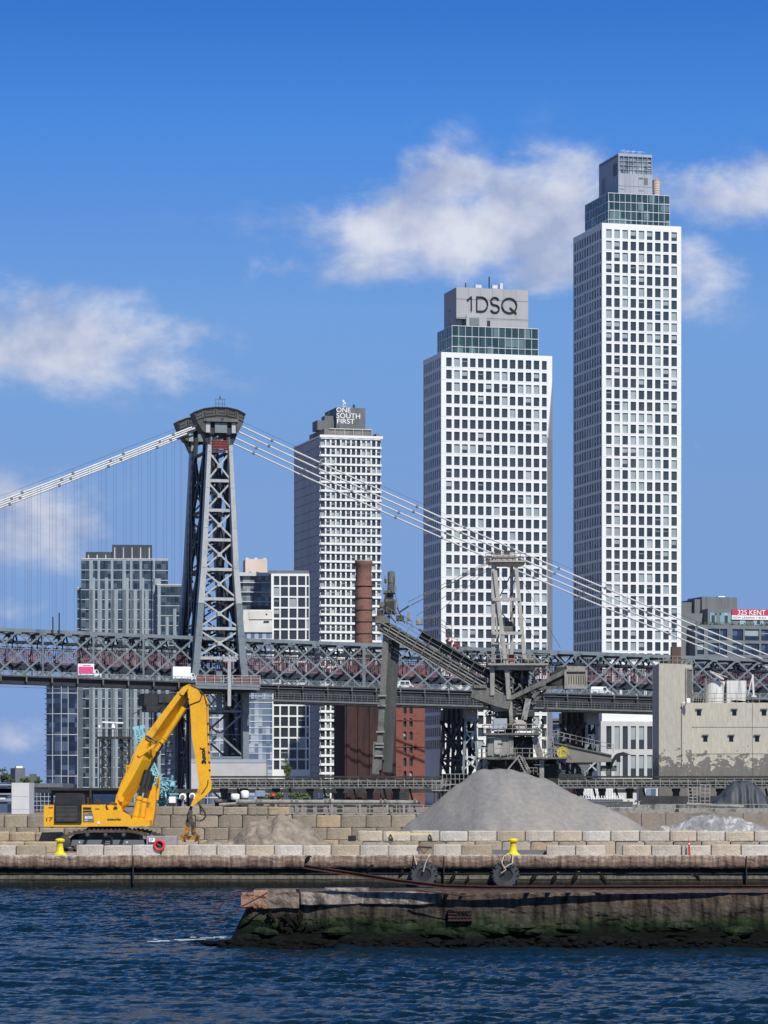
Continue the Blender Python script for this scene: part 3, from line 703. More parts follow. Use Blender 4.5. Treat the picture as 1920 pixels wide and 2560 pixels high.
for i in range(8): x = kx0+.2+(kx1-kx0-.3)*i/7; mb.box(x-.07, x+.07, 4.2, 4.45, z0_, z1_-.02)
for i in range(1, 4): z = z0_+(z1_-z0_)*i/4; mb.box(kx0+.05, kx1, 4.22, 4.4, z-.05, z+.05)
for i in range(1, 5): z = z0_+(z1_-z0_)*i/5; mb.box(kx1-1.2, kx1-.1, 4.5, 4.58, z-.3, z+.1)
T.part(mb, 'mullions', M_crown, cr_)
mb = MB()
for (xa, xb, ya, yb) in ((1597,1608,438.5,443),(1609.5,1619.5,439,456),(1548.5,1561.5,468.8,470.6),(1597,1608,470.5,472.3)):
    mb.box(T.x(xa), T.x(xb), 4.17, 4.2, T.z(yb), T.z(ya))
for yv in (8, 9.3, 10.6): mb.box(kx0-.03, kx0, T.d-yv-.25, T.d-yv+.25, T.z(462), T.z(424))
mb.box(kx0-.03, kx0, 5.5, 9, T.z(432), T.z(402))
T.part(mb, 'louvre', M_crown_dark, cr_)
mb = MB()
for f_ in (.2, .34, .46, .6, .76): x = kx0+(kx1-kx0)*f_; mb.box(x-.02, x+.02, 4.17, 4.2, kz, z0_-.03)
mb.box(kx0, kx1, 4.16, 4.2, T.z(461.6), T.z(461)); T.part(mb, 'panel_joint', M_joint, cr_)
mb = MB()
for (x, y, h) in ((2,6,1.6),(3,7,1.2),(4.2,8,1.9),(5.2,6,1.4),(6.3,9,1.8),(7.1,6,1.3),(8.2,8,1.7)):
    zt = T.z(380); mb.tube((kx0+x, y, zt), (kx0+x, y, zt+h), .05, 5); mb.tube((kx0+x, y, zt+h*.8), (kx0+x+.9, y+.5, zt+h), .05, 5)
mb.bar((kx0+1, 6, T.z(380)+1.1), (kx1-1.5, 6, T.z(380)+1.1), .07); T.part(mb, 'roof_rail', M_whitepanel, cr_)
# wooden water tank beside the crown
tp = PX(1641, 492, 972)
wt = empty('water_tank', V((tp.x, tp.y, tp.z)), 'pinkish wooden water tank with a conical cap beside the crown of the tallest tower', 'water tank')
c0 = V(tp); mb = MB(); hh = (492-452)*972/F
M_tankwood = g('pale_pink_boards', [(.50,.36,.31),(.66,.52,.46)], (6,6,1), 1, rough=.8)
mb.lathe(c0, [(1.05,0),(1.15,hh*.5),(1.24,hh)], 20); tk = smooth_angle(mb.build('barrel', M_tankwood, wt))
mb = MB(); mb.lathe(c0+V((0,0,hh)), [(1.3,0),(1.3,.05),(.05,.95)], 20); mb.build('cap', g('tank_roof', [(.42,.22,.13)]), wt)
mb = MB()
for i in range(7): mb.lathe(c0+V((0,0,hh*(i+.5)/7)), [(1.10+.02*i,0),(1.17+.02*i,.02),(1.17+.02*i,.10),(1.10+.02*i,.12)], 20)
mb.build('hoop', M_whitepanel, wt)

# --- 1DSQ tower
T = Bld('residential_tower', 'broad white gridded tower with the dark letters 1DSQ on its grey crown', 'tower', 900, 1103, 1368, 1058, 880)
dc_ = cols_px(T, 1115.3, 19.9, 14.1, 12)+[(T.x(1354.7), T.x(1366.8))]
dr_ = rows_px(T, 893, 30.85, 22.4, 32)
tower_body(T, 13, 8, dc_, dr_, .38, (.80,.12,.04,.04), 17, side_frac=.66)
# the tapering corner: full width at the roof, cut back further down
mb = MB(); xr_ = T.x(1380.5); za = T.z(945); zb = T.z(1085); w0 = T.w; H = T.H
fr = [(w0, 0, H), (xr_, 0, H), (xr_, 0, za), (w0+.02, 0, zb), (w0, 0, zb)]
bk = [(w0, 3.4, H), (xr_, 3.4, H), (xr_, 3.4, za), (xr_, 3.4, zb), (w0, 3.4, zb)]
mb.add(fr+bk, [(0, 4, 3, 2, 1), (5, 6, 7, 8, 9), (1, 2, 7, 6), (2, 3, 8, 7), (0, 1, 6, 5), (4, 9, 8, 3)])
T.part(mb, 'corner_wedge', M_white)
mb = MB(); yd = 9.0; t_ = (1381.5-960)/F; xe = (t_*(T.D+yd*math.cos(T.al))-T.X0+yd*math.sin(T.al))/(math.cos(T.al)-t_*math.sin(T.al)); mb.prism([(w0+.01, .02, 0), (xe, yd, 0), (w0+.01, yd, 0)], (0, 0, zb)); mb.prism([(w0+.01, 3.42, zb), (xe, yd, zb), (w0+.01, yd, zb)], (0, 0, H-zb-.02)); T.part(mb, 'angled_side', g('angled_side_shade_grey', [(.20,.22,.25),(.26,.28,.31)], (1,1,.3), .3))  # shade of this side is put into its darker grey
T.off = 2.6
glassbox(T, T.x(1130), T.x(1345), 2.6, T.d-1.5, T.H-.9, T.z(816)+.4, M_glass_teal, M_whitepanel, 13, 6, 3)
T.off = 3.6
cx0, cx1, cz0, cz1 = T.x(1141), T.x(1320.5), T.z(816)+.4, T.z(716)
mb = MB(); zc = T.z(794); mb.box(cx0, cx1, 3.6, T.d-2.5, zc, cz1); mb.box(T.x(1166), cx1-.01, 3.65, T.d-2.6, cz0, zc); mb.box(cx0+.01, T.x(1166), 6.2, T.d-2.6, cz0, zc)
mb.box(T.x(1165), T.x(1216), 3.2, 3.6, cz0, T.z(784)); mb.box(cx0, cx0+2.2, 5.5, T.d-2.55, cz0, zc)
cr_ = T.part(mb, 'crown', g('crown_warm_grey_cladding', [(.33,.335,.345),(.39,.39,.395)], (1,1,.25), .25, rough=.6))
mb = MB()
for f_ in (.17,.33,.5,.66,.83): x = cx0+(cx1-cx0)*f_; mb.box(x-.02, x+.02, 3.57, 3.6, zc, cz1-.1)
for yy in (745, 791): mb.box(cx0, cx1, 3.56, 3.6, T.z(yy)-.05, T.z(yy)+.05)
T.part(mb, 'panel_joint', M_joint, cr_)
mb = MB(); mb.box(T.x(1172.5), T.x(1197), 3.15, 3.2, cz0+.1, T.z(791.5)); T.part(mb, 'service_door', g('green_grey_door', [(.16,.19,.19)]), cr_)
mb = MB(); mb.box(T.x(1217.5), T.x(1225.5), 3.6, 3.64, cz0+.1, T.z(796.5)); mb.box(cx0-.03, cx0, 10, 10.6, T.z(770), T.z(764)); mb.box(cx0-.03, cx0, 9, 9.6, T.z(806), T.z(800)); T.part(mb, 'vent', M_dark, cr_)
# letters drawn as even strokes
def strokes(mb, pts, w, dep, y):
    for (p, q) in zip(pts[:-1], pts[1:]):
        d = V((q[0]-p[0], 0, q[1]-p[1])); L_ = d.length
        if L_ < 1e-6: continue
        d /= L_; e = d*w*.18; mb.bar(V((p[0], y, p[1]))-e, V((q[0], y, q[1]))+e, dep, w)
def arc(cx, cz, rx, rz, a0, a1, n=22): return [(cx+rx*math.cos(R(a0+(a1-a0)*i/n)), cz+rz*math.sin(R(a0+(a1-a0)*i/n))) for i in range(n+1)]
mb = MB(); SX = lambda px: T.x(px); SZ = lambda py: T.z(py)+0.03; sw = .43; yl = 3.44
strokes(mb, [(SX(1168), SZ(748)), (SX(1178), SZ(739)), (SX(1178), SZ(774.5))], sw, .3, yl)
xd = SX(1191.5); zt_, zb_ = SZ(739), SZ(774.5); hd = (zt_-zb_)/2
strokes(mb, [(xd, zb_), (xd, zt_), (xd+1.2, zt_)]+arc(xd+1.4, (zt_+zb_)/2, SX(1218.5)-xd-1.4, hd, 88, -88)+[(xd, zb_)], sw, .3, yl)
xs_, ws = SX(1236.8), (SX(1247.5)-SX(1226.5))/2; zm = (SZ(738.5)+SZ(776))/2; hs_ = (SZ(738.5)-SZ(776))/4
strokes(mb, arc(xs_, zm+hs_, ws*.93, hs_, 25, 265)[:], sw, .3, yl); strokes(mb, arc(xs_, zm-hs_, ws, hs_, 95, -155), sw, .3, yl)
xq = (SX(1254.5)+SX(1291))/2; rq = (SX(1291)-SX(1254.5))/2
strokes(mb, arc(xq, zm, rq, (SZ(739)-SZ(776))/2, 0, 360, 30), sw, .3, yl); strokes(mb, [(SX(1275), SZ(763)), (SX(1290), SZ(776.5))], sw*1.1, .31, yl)
T.part(mb, 'lettering', M_letter_k, cr_)
mb = MB(); zt_ = cz1
for (px_, w_, h_) in ((1168,.25,1.6),(1227,.32,3.6)): x = T.x(px_); mb.box(x-w_/2, x+w_/2, 5, 5+w_, zt_, zt_+h_)
T.part(mb, 'mast', M_dark, cr_)
mb = MB()
for (px_, w_, h_) in ((1200,1.8,1.2),(1241,1.5,1.3),(1257,.9,1.9)): x = T.x(px_); mb.box(x-w_/2, x+w_/2, 5, 6, zt_+.3, zt_+h_)
mb.tube((T.x(1170), 6, zt_), (T.x(1170), 6, zt_+9), .03, 4); T.part(mb, 'roof_equipment', M_whitepanel, cr_)

# --- tower with the white lettering ONE SOUTH FIRST
T = Bld('office_tower', 'white ridged tower with ONE SOUTH FIRST lettered on its dark crown', 'tower', 1055, 801, 953, 735, 1088)
mb = MB(); n = 12; pit = T.w/n; rowp = (2.0+0)*0+22.1*T.D/F; nr = int(T.H/rowp)
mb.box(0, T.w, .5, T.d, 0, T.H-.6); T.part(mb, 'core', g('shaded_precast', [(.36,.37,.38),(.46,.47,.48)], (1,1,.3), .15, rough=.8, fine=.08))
fb = MB(); pb = MB(); lb = MB(); ops = []
for k in range(nr):
    zt = T.H-rowp*k-.9
    # slab edge with a shallow zig-zag lip
    for i in range(n):
        x0, x1 = i*pit, (i+1)*pit; o_ = .40+.14*((i+k) % 2)
        o2 = .40+.14*((i+k+1) % 2)
        fb.add([(x0,-o_,zt-.2),(x1,-o2,zt-.2),(x1,.5,zt-.25),(x0,.5,zt-.25),(x0,-o_,zt+.45),(x1,-o2,zt+.45),(x1,.5,zt+.6),(x0,.5,zt+.6)],
               [(0,3,2,1),(4,5,6,7),(0,1,5,4),(1,2,6,5),(2,3,7,6),(3,0,4,7)])
    for i in range(1, n):
        x = i*pit; zb = zt-rowp+.6
        pb.bar((x, .18, zb), (x, .05, (zb+zt)/2), .42, .5, w2=.55); pb.bar((x, .05, (zb+zt)/2), (x, .18, zt), .55, .5, w2=.42)
    for i in range(n): ops.append((V(((i+.5)*pit, .44, zt-rowp+.6)), pit-.5, rowp-.7))
    fb.box(-.35, .1, 0, .5, zt-.15, zt+.3)
    lb.box(-.05, 0, .6, T.d, zt+.15, zt+.27)
T.part(fb, 'floor_edges', M_white); T.part(pb, 'piers', M_white); T.part(lb, 'panel_joint', M_joint)
mb = MB(); mb.box(-.3, T.w+.4, -.62, 1.2, T.H-.7, T.H+.15); mb.box(-.25, .5, 1.21, T.d, T.H-.55, T.H); T.part(mb, 'parapet', M_white)
rest = put_windows(T, ops, 0, 100, (.55,.25,.15,.05), 33, mats=[M_glass_dark, M_blind, M_glass_dark]); tag(T.part(rest, 'windows', [M_glass_dark, M_blind, M_glass_dark]), kind='stuff')
T.off = 4.5; mb = MB(); px0, px1 = T.x(842), T.x(914.5); zr = T.z(1072); mb.box(px0, px1, 5, 21, zr, T.z(1016)); cr_ = T.part(mb, 'crown', M_crown_dark)
mb = MB(); mb.box(T.x(808), T.x(926), 3, 24, T.H-.7, zr); mb.box(T.x(938), T.x(948), 3, 8, T.H-.7, T.H+1.4); T.part(mb, 'penthouse', g('penthouse_cladding', [(.13,.13,.13),(.25,.23,.2)], nscale=.2))
mb = MB(); mb.box(px0-6, px0-.01, 7, 14, zr-.01, T.z(1048)); mb.box(px0-3.4, px0-.01, 7.5, 12, T.z(1048), T.z(1036)); mb.box(T.x(848), T.x(905), 4.4, 4.99, zr, T.z(1061)); T.part(mb, 'plant_room', M_crown_dark)
mb = MB()
for i in range(5): x = T.x(834+i*23); mb.box(x-.06, x+.06, 2.6, 2.7, T.H-.6, T.z(1072))
mb.box(T.x(820), T.x(926), 2.55, 2.7, T.z(1072.5), T.z(1071)); T.part(mb, 'canopy_frame', M_whitepanel)
for (t_, ya, yb, xa, xb) in (('ONE',1016.5,1028.5,842,877),('SOUTH',1030.5,1043.3,842,901),('FIRST',1045,1056.6,843.5,887)):
    m_ = text_mb(t_, (yb-ya)*T.D/F, .12, width=T.x(xb)-T.x(xa)); T.part(shifted(m_, (T.x(xa), 4.99, T.z(yb))), 'lettering', M_letter_w, cr_)
m_ = text_mb('S', 5.0, .12, width=4); mm_ = MB(); mm_.v = [(px0+y, 17-x, T.z(1058)+z) for (x, y, z) in m_.v]; mm_.f = m_.f; mm_.m = m_.m; T.part(mm_, 'lettering', M_crown, cr_)
mb = MB()
for (px_, h_) in ((861,2.6),(865,1.8)): mb.lathe((T.x(px_), 6, T.z(1016)), [(.1,0),(.1,h_*.6),(.35,h_*.7),(.35,h_),(.1,h_)], 8)
T.part(mb, 'dish', M_letter_w, cr_); mb = MB(); mb.box(T.x(886), T.x(890), 6, 6.6, T.z(1016), T.z(1007)); T.part(mb, 'flue', M_dark, cr_)

# --- brick chimney
cp = PX(909, 1700, 892); ch = empty('brick_chimney', V((cp.x, 892, GZ)), 'round red brick chimney stack with iron bands in front of the white ridged tower', 'chimney')
hz = EYE-(1404-HY)*892/F-GZ; mb = MB(); r_ = 2.15
mb.lathe((cp.x, 892, GZ), [(3.4,0),(2.55,30),(2.45,hz-22),(2.35,hz-6),(2.2,hz-5),(2.3,hz-4.5),(2.2,hz-3.5),(2.3,hz-1.4),(2.45,hz-1.2),(2.45,hz)], 28)
smooth_angle(mb.build('shaft', g('chimney_brick', [(.11,.055,.045),(.22,.115,.09),(.165,.08,.063)], (1,1,2.2), .45, rough=.9, fine=.25), ch))
mb = MB(); z = 28
while z < hz-5: mb.lathe((cp.x, 892, GZ+z), [(2.40,0),(2.6,.02),(2.6,.16),(2.40,.18)], 28); z += 3.3
mb.build('iron_band', M_machine_dk, ch)
mb = MB(); mb.lathe((cp.x, 892, GZ+hz), [(2.2,0),(2.5,.02),(2.4,.35),(2.1,.3)], 28); mb.build('rim', M_machine_lt, ch)

# --- white frame building in front of the ridged tower
T = Bld('apartment_building', 'blocky building of white square frames and dark glass beside the ridged tower', 'building', 1010, 678, 773, None, 1434, depth=22, ang=1)
mb = MB(); rw = rows_px(T, 1440, 27.1, 23, 18); cc = cols_px(T, 685, 21.2, 13.5, 4)
cc = [(T.x(684.5), T.x(698.5)), (T.x(702), T.x(720)), (T.x(723.5), T.x(741.5)), (T.x(745), T.x(763)), (T.x(766.5), T.x(772))]
ops = facade(mb, (0, 0), (1, 0), (0, -1), T.w, 0, T.H, cc, rw, .35)
mb.quad((0,T.d,0),(0,0,0),(0,0,T.H),(0,T.d,T.H)); mb.quad((T.w,0,0),(T.w,T.d,0),(T.w,T.d,T.H),(T.w,0,T.H)); mb.quad((0,0,T.H),(T.w,0,T.H),(T.w,T.d,T.H),(0,T.d,T.H)); mb.quad((T.w,T.d,0),(0,T.d,0),(0,T.d,T.H),(T.w,T.d,T.H))
T.part(mb, 'frame', M_white); rest = put_windows(T, ops, 0, 90, (.75,.1,.12,.03), 8)
mb = MB(); mb.box(T.x(671), T.w-.1, 2, T.d, T.H, T.z(1425)); T.part(mb, 'roof_storey', M_crown_dark)
# --- beige building, balcony building, white low block (between the bridge tower and the frame building)
T = Bld('apartment_building', 'dark glass building with pale balcony lines and a beige rooftop block', 'building', 1120, 598, 690, None, 1440, depth=30, ang=6)
mb = MB(); mb.box(0, T.w, 0, T.d, 0, T.H); T.part(mb, 'glass_wall', cellmat('balcony_glazing', 1.3, 3.0, [(.04,.05,.07),(.09,.12,.13),(.16,.20,.2),(.025,.03,.045),(.25,.28,.27)]))
mb = MB(); k = 0
while T.H-k*3.35-2.2 > 0: z = T.H-2.2-k*3.35; mb.box(0, T.w, -1.0, 0, z-.22, z+.06); k += 1
T.part(mb, 'balcony_slabs', M_whitepanel)
mb = MB(); mb.box(-.5, T.w, -1.2, 4, T.H, T.H+1.2); T.part(mb, 'cornice', M_whitepanel)
mb = MB(); mb.box(T.x(617), T.x(672), 8, 22, T.H+1.2, T.z(1393)); pk = T.part(mb, 'rooftop_block', g('beige_render', [(.60,.48,.40),(.70,.57,.48)], nscale=.15, rough=.85))
mb = MB()
for px_ in (622, 644, 666): mb.box(T.x(px_)-.5, T.x(px_)+.5, 9, 10, T.z(1393), T.z(1389.5))
T.part(mb, 'roof_equipment', M_whitepanel, pk)
mb = MB()
for px_ in (629, 647): mb.box(T.x(px_)-.5, T.x(px_)+.5, 7.9, 8, T.H+1.4, T.z(1425))
T.part(mb, 'roof_window', M_crown_dark, pk)
T = Bld('apartment_building', 'low plain white block below the balcony building', 'building', 1000, 608, 681, None, 1524, depth=14, ang=4)
mb = MB(); mb.box(0, T.w, 0, T.d, T.z(1580), T.H); mb.box(T.x(623), T.w, -.3, 0, T.z(1548), T.H-.3); T.part(mb, 'wall', g('cream_render', [(.56,.55,.50),(.70,.69,.64)], nscale=.25, rough=.85, fine=.08))
mb = MB(); mb.box(.5, T.w, .5, T.d, 0, T.z(1581)); lg = T.part(mb, 'glass_wall', M_glass_pale)
mb = MB(); z = T.z(1581)
while z > 4: mb.box(.4, T.w, .35, .5, z-.12, z+.12); z -= 15.9*T.D/F
T.part(mb, 'floor_lines', M_whitepanel, lg)
mb = MB(); mb.box(T.x(664), T.x(668), -.34, -.3, T.z(1538), T.z(1534)); mb.box(T.x(659), T.x(673), -.34, -.3, T.z(1555), T.z(1552)); T.part(mb, 'vent', M_dark)

# --- striped glass tower complex at the left
def striped(name, label, D, xl, xr, ytop, ybot_strips, ang, depth, seed, crown=None):
    T = Bld(name, label, 'tower', D, xl, xr, None, ytop, ang=ang, depth=depth); return T
T = Bld('glass_tower', 'blue glass tower with staggered white vertical panels and dark crowns left of the bridge tower', 'tower', 1150, 203, 380, None, 1398, ang=4, depth=30)
fh = 12.35*2*T.D/F/1.0; rnd = random.Random(2)
sl = MB(); pn = MB(); ml = MB()
def glassvol(xa, xb, ya, yb, ytop_, name='glass_wall'):
    mb = MB(); x0, x1, zt = T.x(xa), T.x(xb), T.z(ytop_); mb.box(x0, x1, ya, yb, 0, zt); o = T.part(mb, name, M_glass_blue)
    z = zt-.3
    while z > 2: sl.box(x0-.05, x1+.05, ya-.1, ya-.01, z-.1, z+.1); z -= fh
    sl.box(x0-.1, x1+.1, ya-.2, yb, zt, zt+.35)
    x = x0
    while x < x1: ml.box(x-.04, x+.04, ya-.08, ya, 0, zt); x += 1.55
    return x0, x1, zt
glassvol(203, 380, 0, 30, 1398); glassvol(193, 202.6, 2, 26, 1470); glassvol(381, 420, -1.5, 20, 1399); glassvol(392, 456, -5, 16, 1464)
def strips(xs, ytop0, off, yy, full=True):
    for i, x in enumerate(xs):
        w = 2.6 if i % 2 else 4.0; w = 7.2 if False else w
        xa, xb = T.x(x), T.x(x)+.9+.35*(i % 3 == 0)
        pn.box(xa, xb, yy-.3, yy-.1, 0, T.z(ytop0))
strips([223,249,278,306,325,349], 1474, 0, 0); strips([223.5,244,277,306,325,349], 1400, 0, 0)
for i, x in enumerate([229,245,262,286,313,334,352,363]):   # wider panels that begin lower down
    pn.box(T.x(x), T.x(x)+1.25, -.28, -.1, 0, T.z(1444+30*(i % 2)))
for i, x in enumerate([394,414,433,448]): pn.box(T.x(x), T.x(x)+1.1, -5.3, -5.1, 0, T.z(1466 if i < 1 else 1523+20*(i % 2)))
pn.box(T.x(383), T.x(383)+.6, -1.8, -1.6, 0, T.z(1402)); pn.box(T.x(383), T.x(402), -1.8, -1.6, T.z(1462), T.z(1446))
T.part(sl, 'floor_edges', M_whitepanel); T.part(pn, 'white_panels', g('blue_white_panel', [(.24,.295,.335),(.31,.36,.39)], nscale=.2)); T.part(ml, 'mullions', M_crown_dark)
for (xa, xb, ya, yb, yt_) in ((214,281,3,25,1378),(280,380,2.5,28,1360)):
    mb = MB(); mb.box(T.x(xa), T.x(xb), ya, yb, T.H+.35, T.z(yt_)); cw_ = T.part(mb, 'crown', g('dark_louvred_crown', [(.03,.035,.04),(.07,.075,.08)], (4,1,.2), .8, rough=.5))
    mb = MB(); x = T.x(xa)+.8
    while x < T.x(xb): mb.box(x, x+.32, ya-.12, ya, T.H+.35, T.z(yt_)-1.0); x += 3.1
    T.part(mb, 'fins', M_whitepanel, cw_)
# curved dark tower showing only below the bridge
cp = PX(155, 1900, 1080); gt = empty('glass_tower', V((cp.x, 1080, GZ)), 'dark blue glass tower with toothed balcony edges seen only below the bridge, at the left', 'tower')
mb = MB(); hz = EYE-(1706-HY)*1080/F; w_ = (196-118)*1080/F/2; N_ = 14; pts = [V((cp.x-w_+2*w_*i/N_, 1080-2.2*math.sin(math.pi*i/N_), GZ)) for i in range(N_+1)]+[V((cp.x+w_, 1100, GZ)), V((cp.x-w_, 1100, GZ))]
mb.prism(pts, (0, 0, hz-GZ)); mb.build('glass_wall', M_glass_navy, gt)
mb = MB(); mb2 = MB(); z = GZ+2; k = 0
while z < hz:
    a = V((cp.x-w_-.9, 1081, z)); mb.box(a.x, a.x+.95, 1080.5, 1090, z, z+.14)
    if k % 4 == 0: mb2.prism([p+V((0, -.12, z-GZ)) for p in pts[:-2]]+[V((cp.x+w_, 1081, z)), V((cp.x-w_, 1081, z))], (0, 0, .2))
    z += 1.75*1; k += 1
mb.build('balcony', M_crown_dark, gt); 
for i in (3, 7, 10, 14): mb2.bar(pts[i]+V((0,-.1,0)), V((pts[i].x, pts[i].y-.1, hz)), .16)
mb2.build('mullions', M_whitepanel, gt)

# --- refinery
T = Bld('brick_factory', 'old red brick factory with narrow arched windows standing under the bridge', 'building', 880, 990, 1062, None, 1662, ang=15, depth=18)
cc = [(T.x(1008.5), T.x(1016)), (T.x(1023.5), T.x(1031.5))]; rr = rows_px(T, 1762, 33, 22, 6)
mb = MB(); ops = facade(mb, (0, 0), (1, 0), (0, -1), T.w, 0, T.H, cc, rr, .6)
mb.quad((0,T.d,0),(0,0,0),(0,0,T.H),(0,T.d,T.H)); mb.quad((T.w,0,0),(T.w,T.d,0),(T.w,T.d,T.H),(T.w,0,T.H)); mb.quad((0,0,T.H),(T.w,0,T.H),(T.w,T.d,T.H),(0,T.d,T.H))
for (p, w, h) in ops:   # arched heads
    n_ = 8; arcp = [(p.x+w/2*math.cos(math.pi*i/n_), p.z+h-w/2+w/2*math.sin(math.pi*i/n_)) for i in range(n_+1)]
    for sgn in (0, 1):
        seg = [q for q in arcp if (q[0] >= p.x-1e-6) == (sgn == 1)]; cxr = p.x+(w/2 if sgn else -w/2)
        if sgn: seg = seg+[(p.x, p.z+h)]; poly = [(cxr, p.z+h)]+seg[:-1]+[(p.x, p.z+h)]
        else: poly = [(p.x, p.z+h)]+seg+[(cxr, p.z+h)]
        mb.prism([(x, 0.002, z) for (x, z) in poly], (0, .5, 0))
T.part(mb, 'wall', M_brick)
rest = put_windows(T, ops, 0, 40, (.9,.0,.1,.0), 8)
mb = MB()
for yy in (1800, 1866): mb.box(-.1, T.w+.1, -.2, 0, T.z(yy)-.12, T.z(yy)+.12)
T.part(mb, 'string_course', M_brick)
T2 = Bld('brick_factory', 'shade-darkened windowless brick factory wing left of the arched brick front', 'building', 866, 862, 989, None, 1664, ang=15, depth=12)
mb = MB(); mb.box(0, T2.w, 0, T2.d, 0, T2.H)
x = .4; 
while x < T2.w: mb.box(x, x+1.0, -.4, 0, 0, T2.H-1); x += 3.2
T2.part(mb, 'wall', M_brick_dk)

# --- dark building with the banner, right
T = Bld('apartment_building', 'dark grey building with roof terraces and a red banner at the right edge', 'building', 1010, 1738, 2010, None, 1562, ang=15, depth=24)
M_greyfac = g('dark_grey_render', [(.12,.14,.15),(.17,.19,.20)], nscale=.2, rough=.7)
cc = [(T.x(a), T.x(b)) for a, b in ((1743,1760),(1770,1798),(1800,1818),(1831,1858),(1862,1898),(1903,1925),(1930,1960),(1965,1995))]
mb = MB(); rr = rows_px(T, 1571, 36, 29, 10); ops = facade(mb, (0, 0), (1, 0), (0, -1), T.w, 0, T.H, cc, rr, .5)
mb.quad((0,T.d,0),(0,0,0),(0,0,T.H),(0,T.d,T.H)); mb.quad((0,0,T.H),(T.w,0,T.H),(T.w,T.d,T.H),(0,T.d,T.H))
mb.box(-6, -.01, 6, T.d, 0, T.H-3)
T.part(mb, 'wall', M_greyfac)
rest = put_windows(T, ops, 0, 80, (.8,.05,.1,.05), 4, mats=[M_glass_navy, M_blind, M_greyfac])
mb = MB(); zt = T.z(1520); mb.box(T.x(1778), T.w, 3, T.d-2, T.H, zt); mb.box(T.x(1704), T.x(1777.5), 7, T.d-2, T.H-3, T.z(1530)); ut = T.part(mb, 'upper_storey', M_greyfac)
mb = MB()
for a, b in ((1783,1799),(1808,1835),(1858,1872),(1892,1918),(1935,1960)): mb.box(T.x(a), T.x(b), 2.9, 3, T.H+.4, zt-1.2)
T.part(mb, 'window_band', cellmat('terrace_glazing', 1.1, 2.6, [(.2,.32,.36),(.04,.06,.07),(.3,.42,.44)]), ut)
mb = MB(); mb.box(T.x(1780), T.x(1869), 9, 22, zt, T.z(1487)); mb.box(T.x(1704), T.x(1764), 12, 24, T.z(1530), T.z(1500)); mb.box(T.x(1764.5), T.x(1779), 10, 22, T.H, T.z(1493))
T.part(mb, 'roof_block', g('corrugated_grey_cladding', [(.10,.11,.12),(.16,.17,.18)], (5,1,.1), .5, rough=.7), ut)
mb = MB(); x0, x1 = T.x(1837), T.x(1995); mb.box(x0, x1, 2.6, 2.75, T.z(1535.5), T.z(1520)); bn = T.part(mb, 'banner', g('banner_crimson', [(.42,.045,.09)], rough=.6))
mb = MB(); mb.box(x0, x1, 2.6, 2.75, T.z(1546), T.z(1535.6)); T.part(mb, 'banner_strip', g('banner_white', [(.8,.8,.8)], rough=.6), bn)
m_ = text_mb('325 KENT', (1534-1521.5)*T.D/F, .05, width=T.x(1921)-T.x(1852)); T.part(shifted(m_, (T.x(1852), 2.6, T.z(1534))), 'lettering', M_letter_w, bn)
m_ = text_mb('NOW LEASING 718.222', (1543.5-1538.5)*T.D/F, .05, width=T.x(1923)-T.x(1839)); T.part(shifted(m_, (T.x(1839), 2.6, T.z(1543.5))), 'lettering', M_letter_k, bn)
mb = MB(); mb.box(T.x(1830), T.x(1847), 12, 14, T.z(1487), T.z(1483)); T.part(mb, 'roof_unit', M_letter_w, ut)
random.seed(4); mb = MB()
for i in range(140):
    p = V((random.uniform(.5, T.w), random.uniform(.3, 1.4), T.H+random.uniform(0, .9))); 
    d = V((random.gauss(0,1), random.gauss(0,1), random.gauss(0,1))).normalized()*.45; e = d.orthogonal().normalized()*.35
    mb.quad(p-d, p+e, p+d, p-e)
M_leaf = g('foliage', [(.03,.05,.02),(.07,.10,.035),(.045,.07,.03)], nscale=1, rough=.8)
T.part(mb, 'terrace_planting', M_leaf, ut)
# --- low things at the far left
T = Bld('office_building', 'low dark blue glass office block left of the excavator', 'building', 620, 73, 150, None, 1968, ang=0, depth=20)
mb = MB(); mb.box(0, T.w, 0, T.d, 0, T.H); T.part(mb, 'glass_wall', M_glass_navy)
mb = MB()
for k in range(6): z = T.H-.1-k*.86; mb.box(0, T.w, -.06, 0, z-.05, z+.03)
for k in range(9): x = T.w*k/8; mb.box(x-.03, x+.03, -.05, 0, 0, T.H)
T.part(mb, 'mullions', M_whitepanel); mb = MB(); mb.box(-.5, T.w+.6, -.8, T.d, T.H, T.H+.75); T.part(mb, 'roof', M_crown_dark)
T = Bld('office_building', 'dark flat-roofed building at the left edge of the picture', 'building', 600, -40, 28.5, None, 1956, ang=0, depth=20)
mb = MB(); mb.box(0, T.w, 0, T.d, 0, T.H); T.part(mb, 'wall', M_glass_navy); mb = MB()
for yy in (1962, 1985, 1998, 2002): mb.box(0, T.w, -.15, 0, T.z(yy)-.1, T.z(yy)+.1)
T.part(mb, 'floor_edges', M_crown)
mb = MB(); mb.box(T.x(-40), T.x(14), -.3, -.16, T.z(1999), T.z(1994)); T.part(mb, 'balcony', M_whitepanel)
T = Bld('office_building', 'plain pale grey windowless block rising behind the left wall', 'building', 560, 29, 73, None, 1957, ang=0, depth=8)
mb = MB(); mb.box(0, T.w, 0, T.d, 0, T.H); T.part(mb, 'wall', g('pale_grey_render', [(.50,.50,.50),(.58,.58,.57)], nscale=.3, rough=.8))
mb = MB()
for yy in (1991, 2024): mb.box(0, T.w, -.02, 0, T.z(yy)-.03, T.z(yy)+.03)
T.part(mb, 'panel_joint', M_crown)
T = Bld('office_building', 'small grey rooftop cube far away at the left', 'building', 1500, 38, 63, 26, 1920, ang=20)
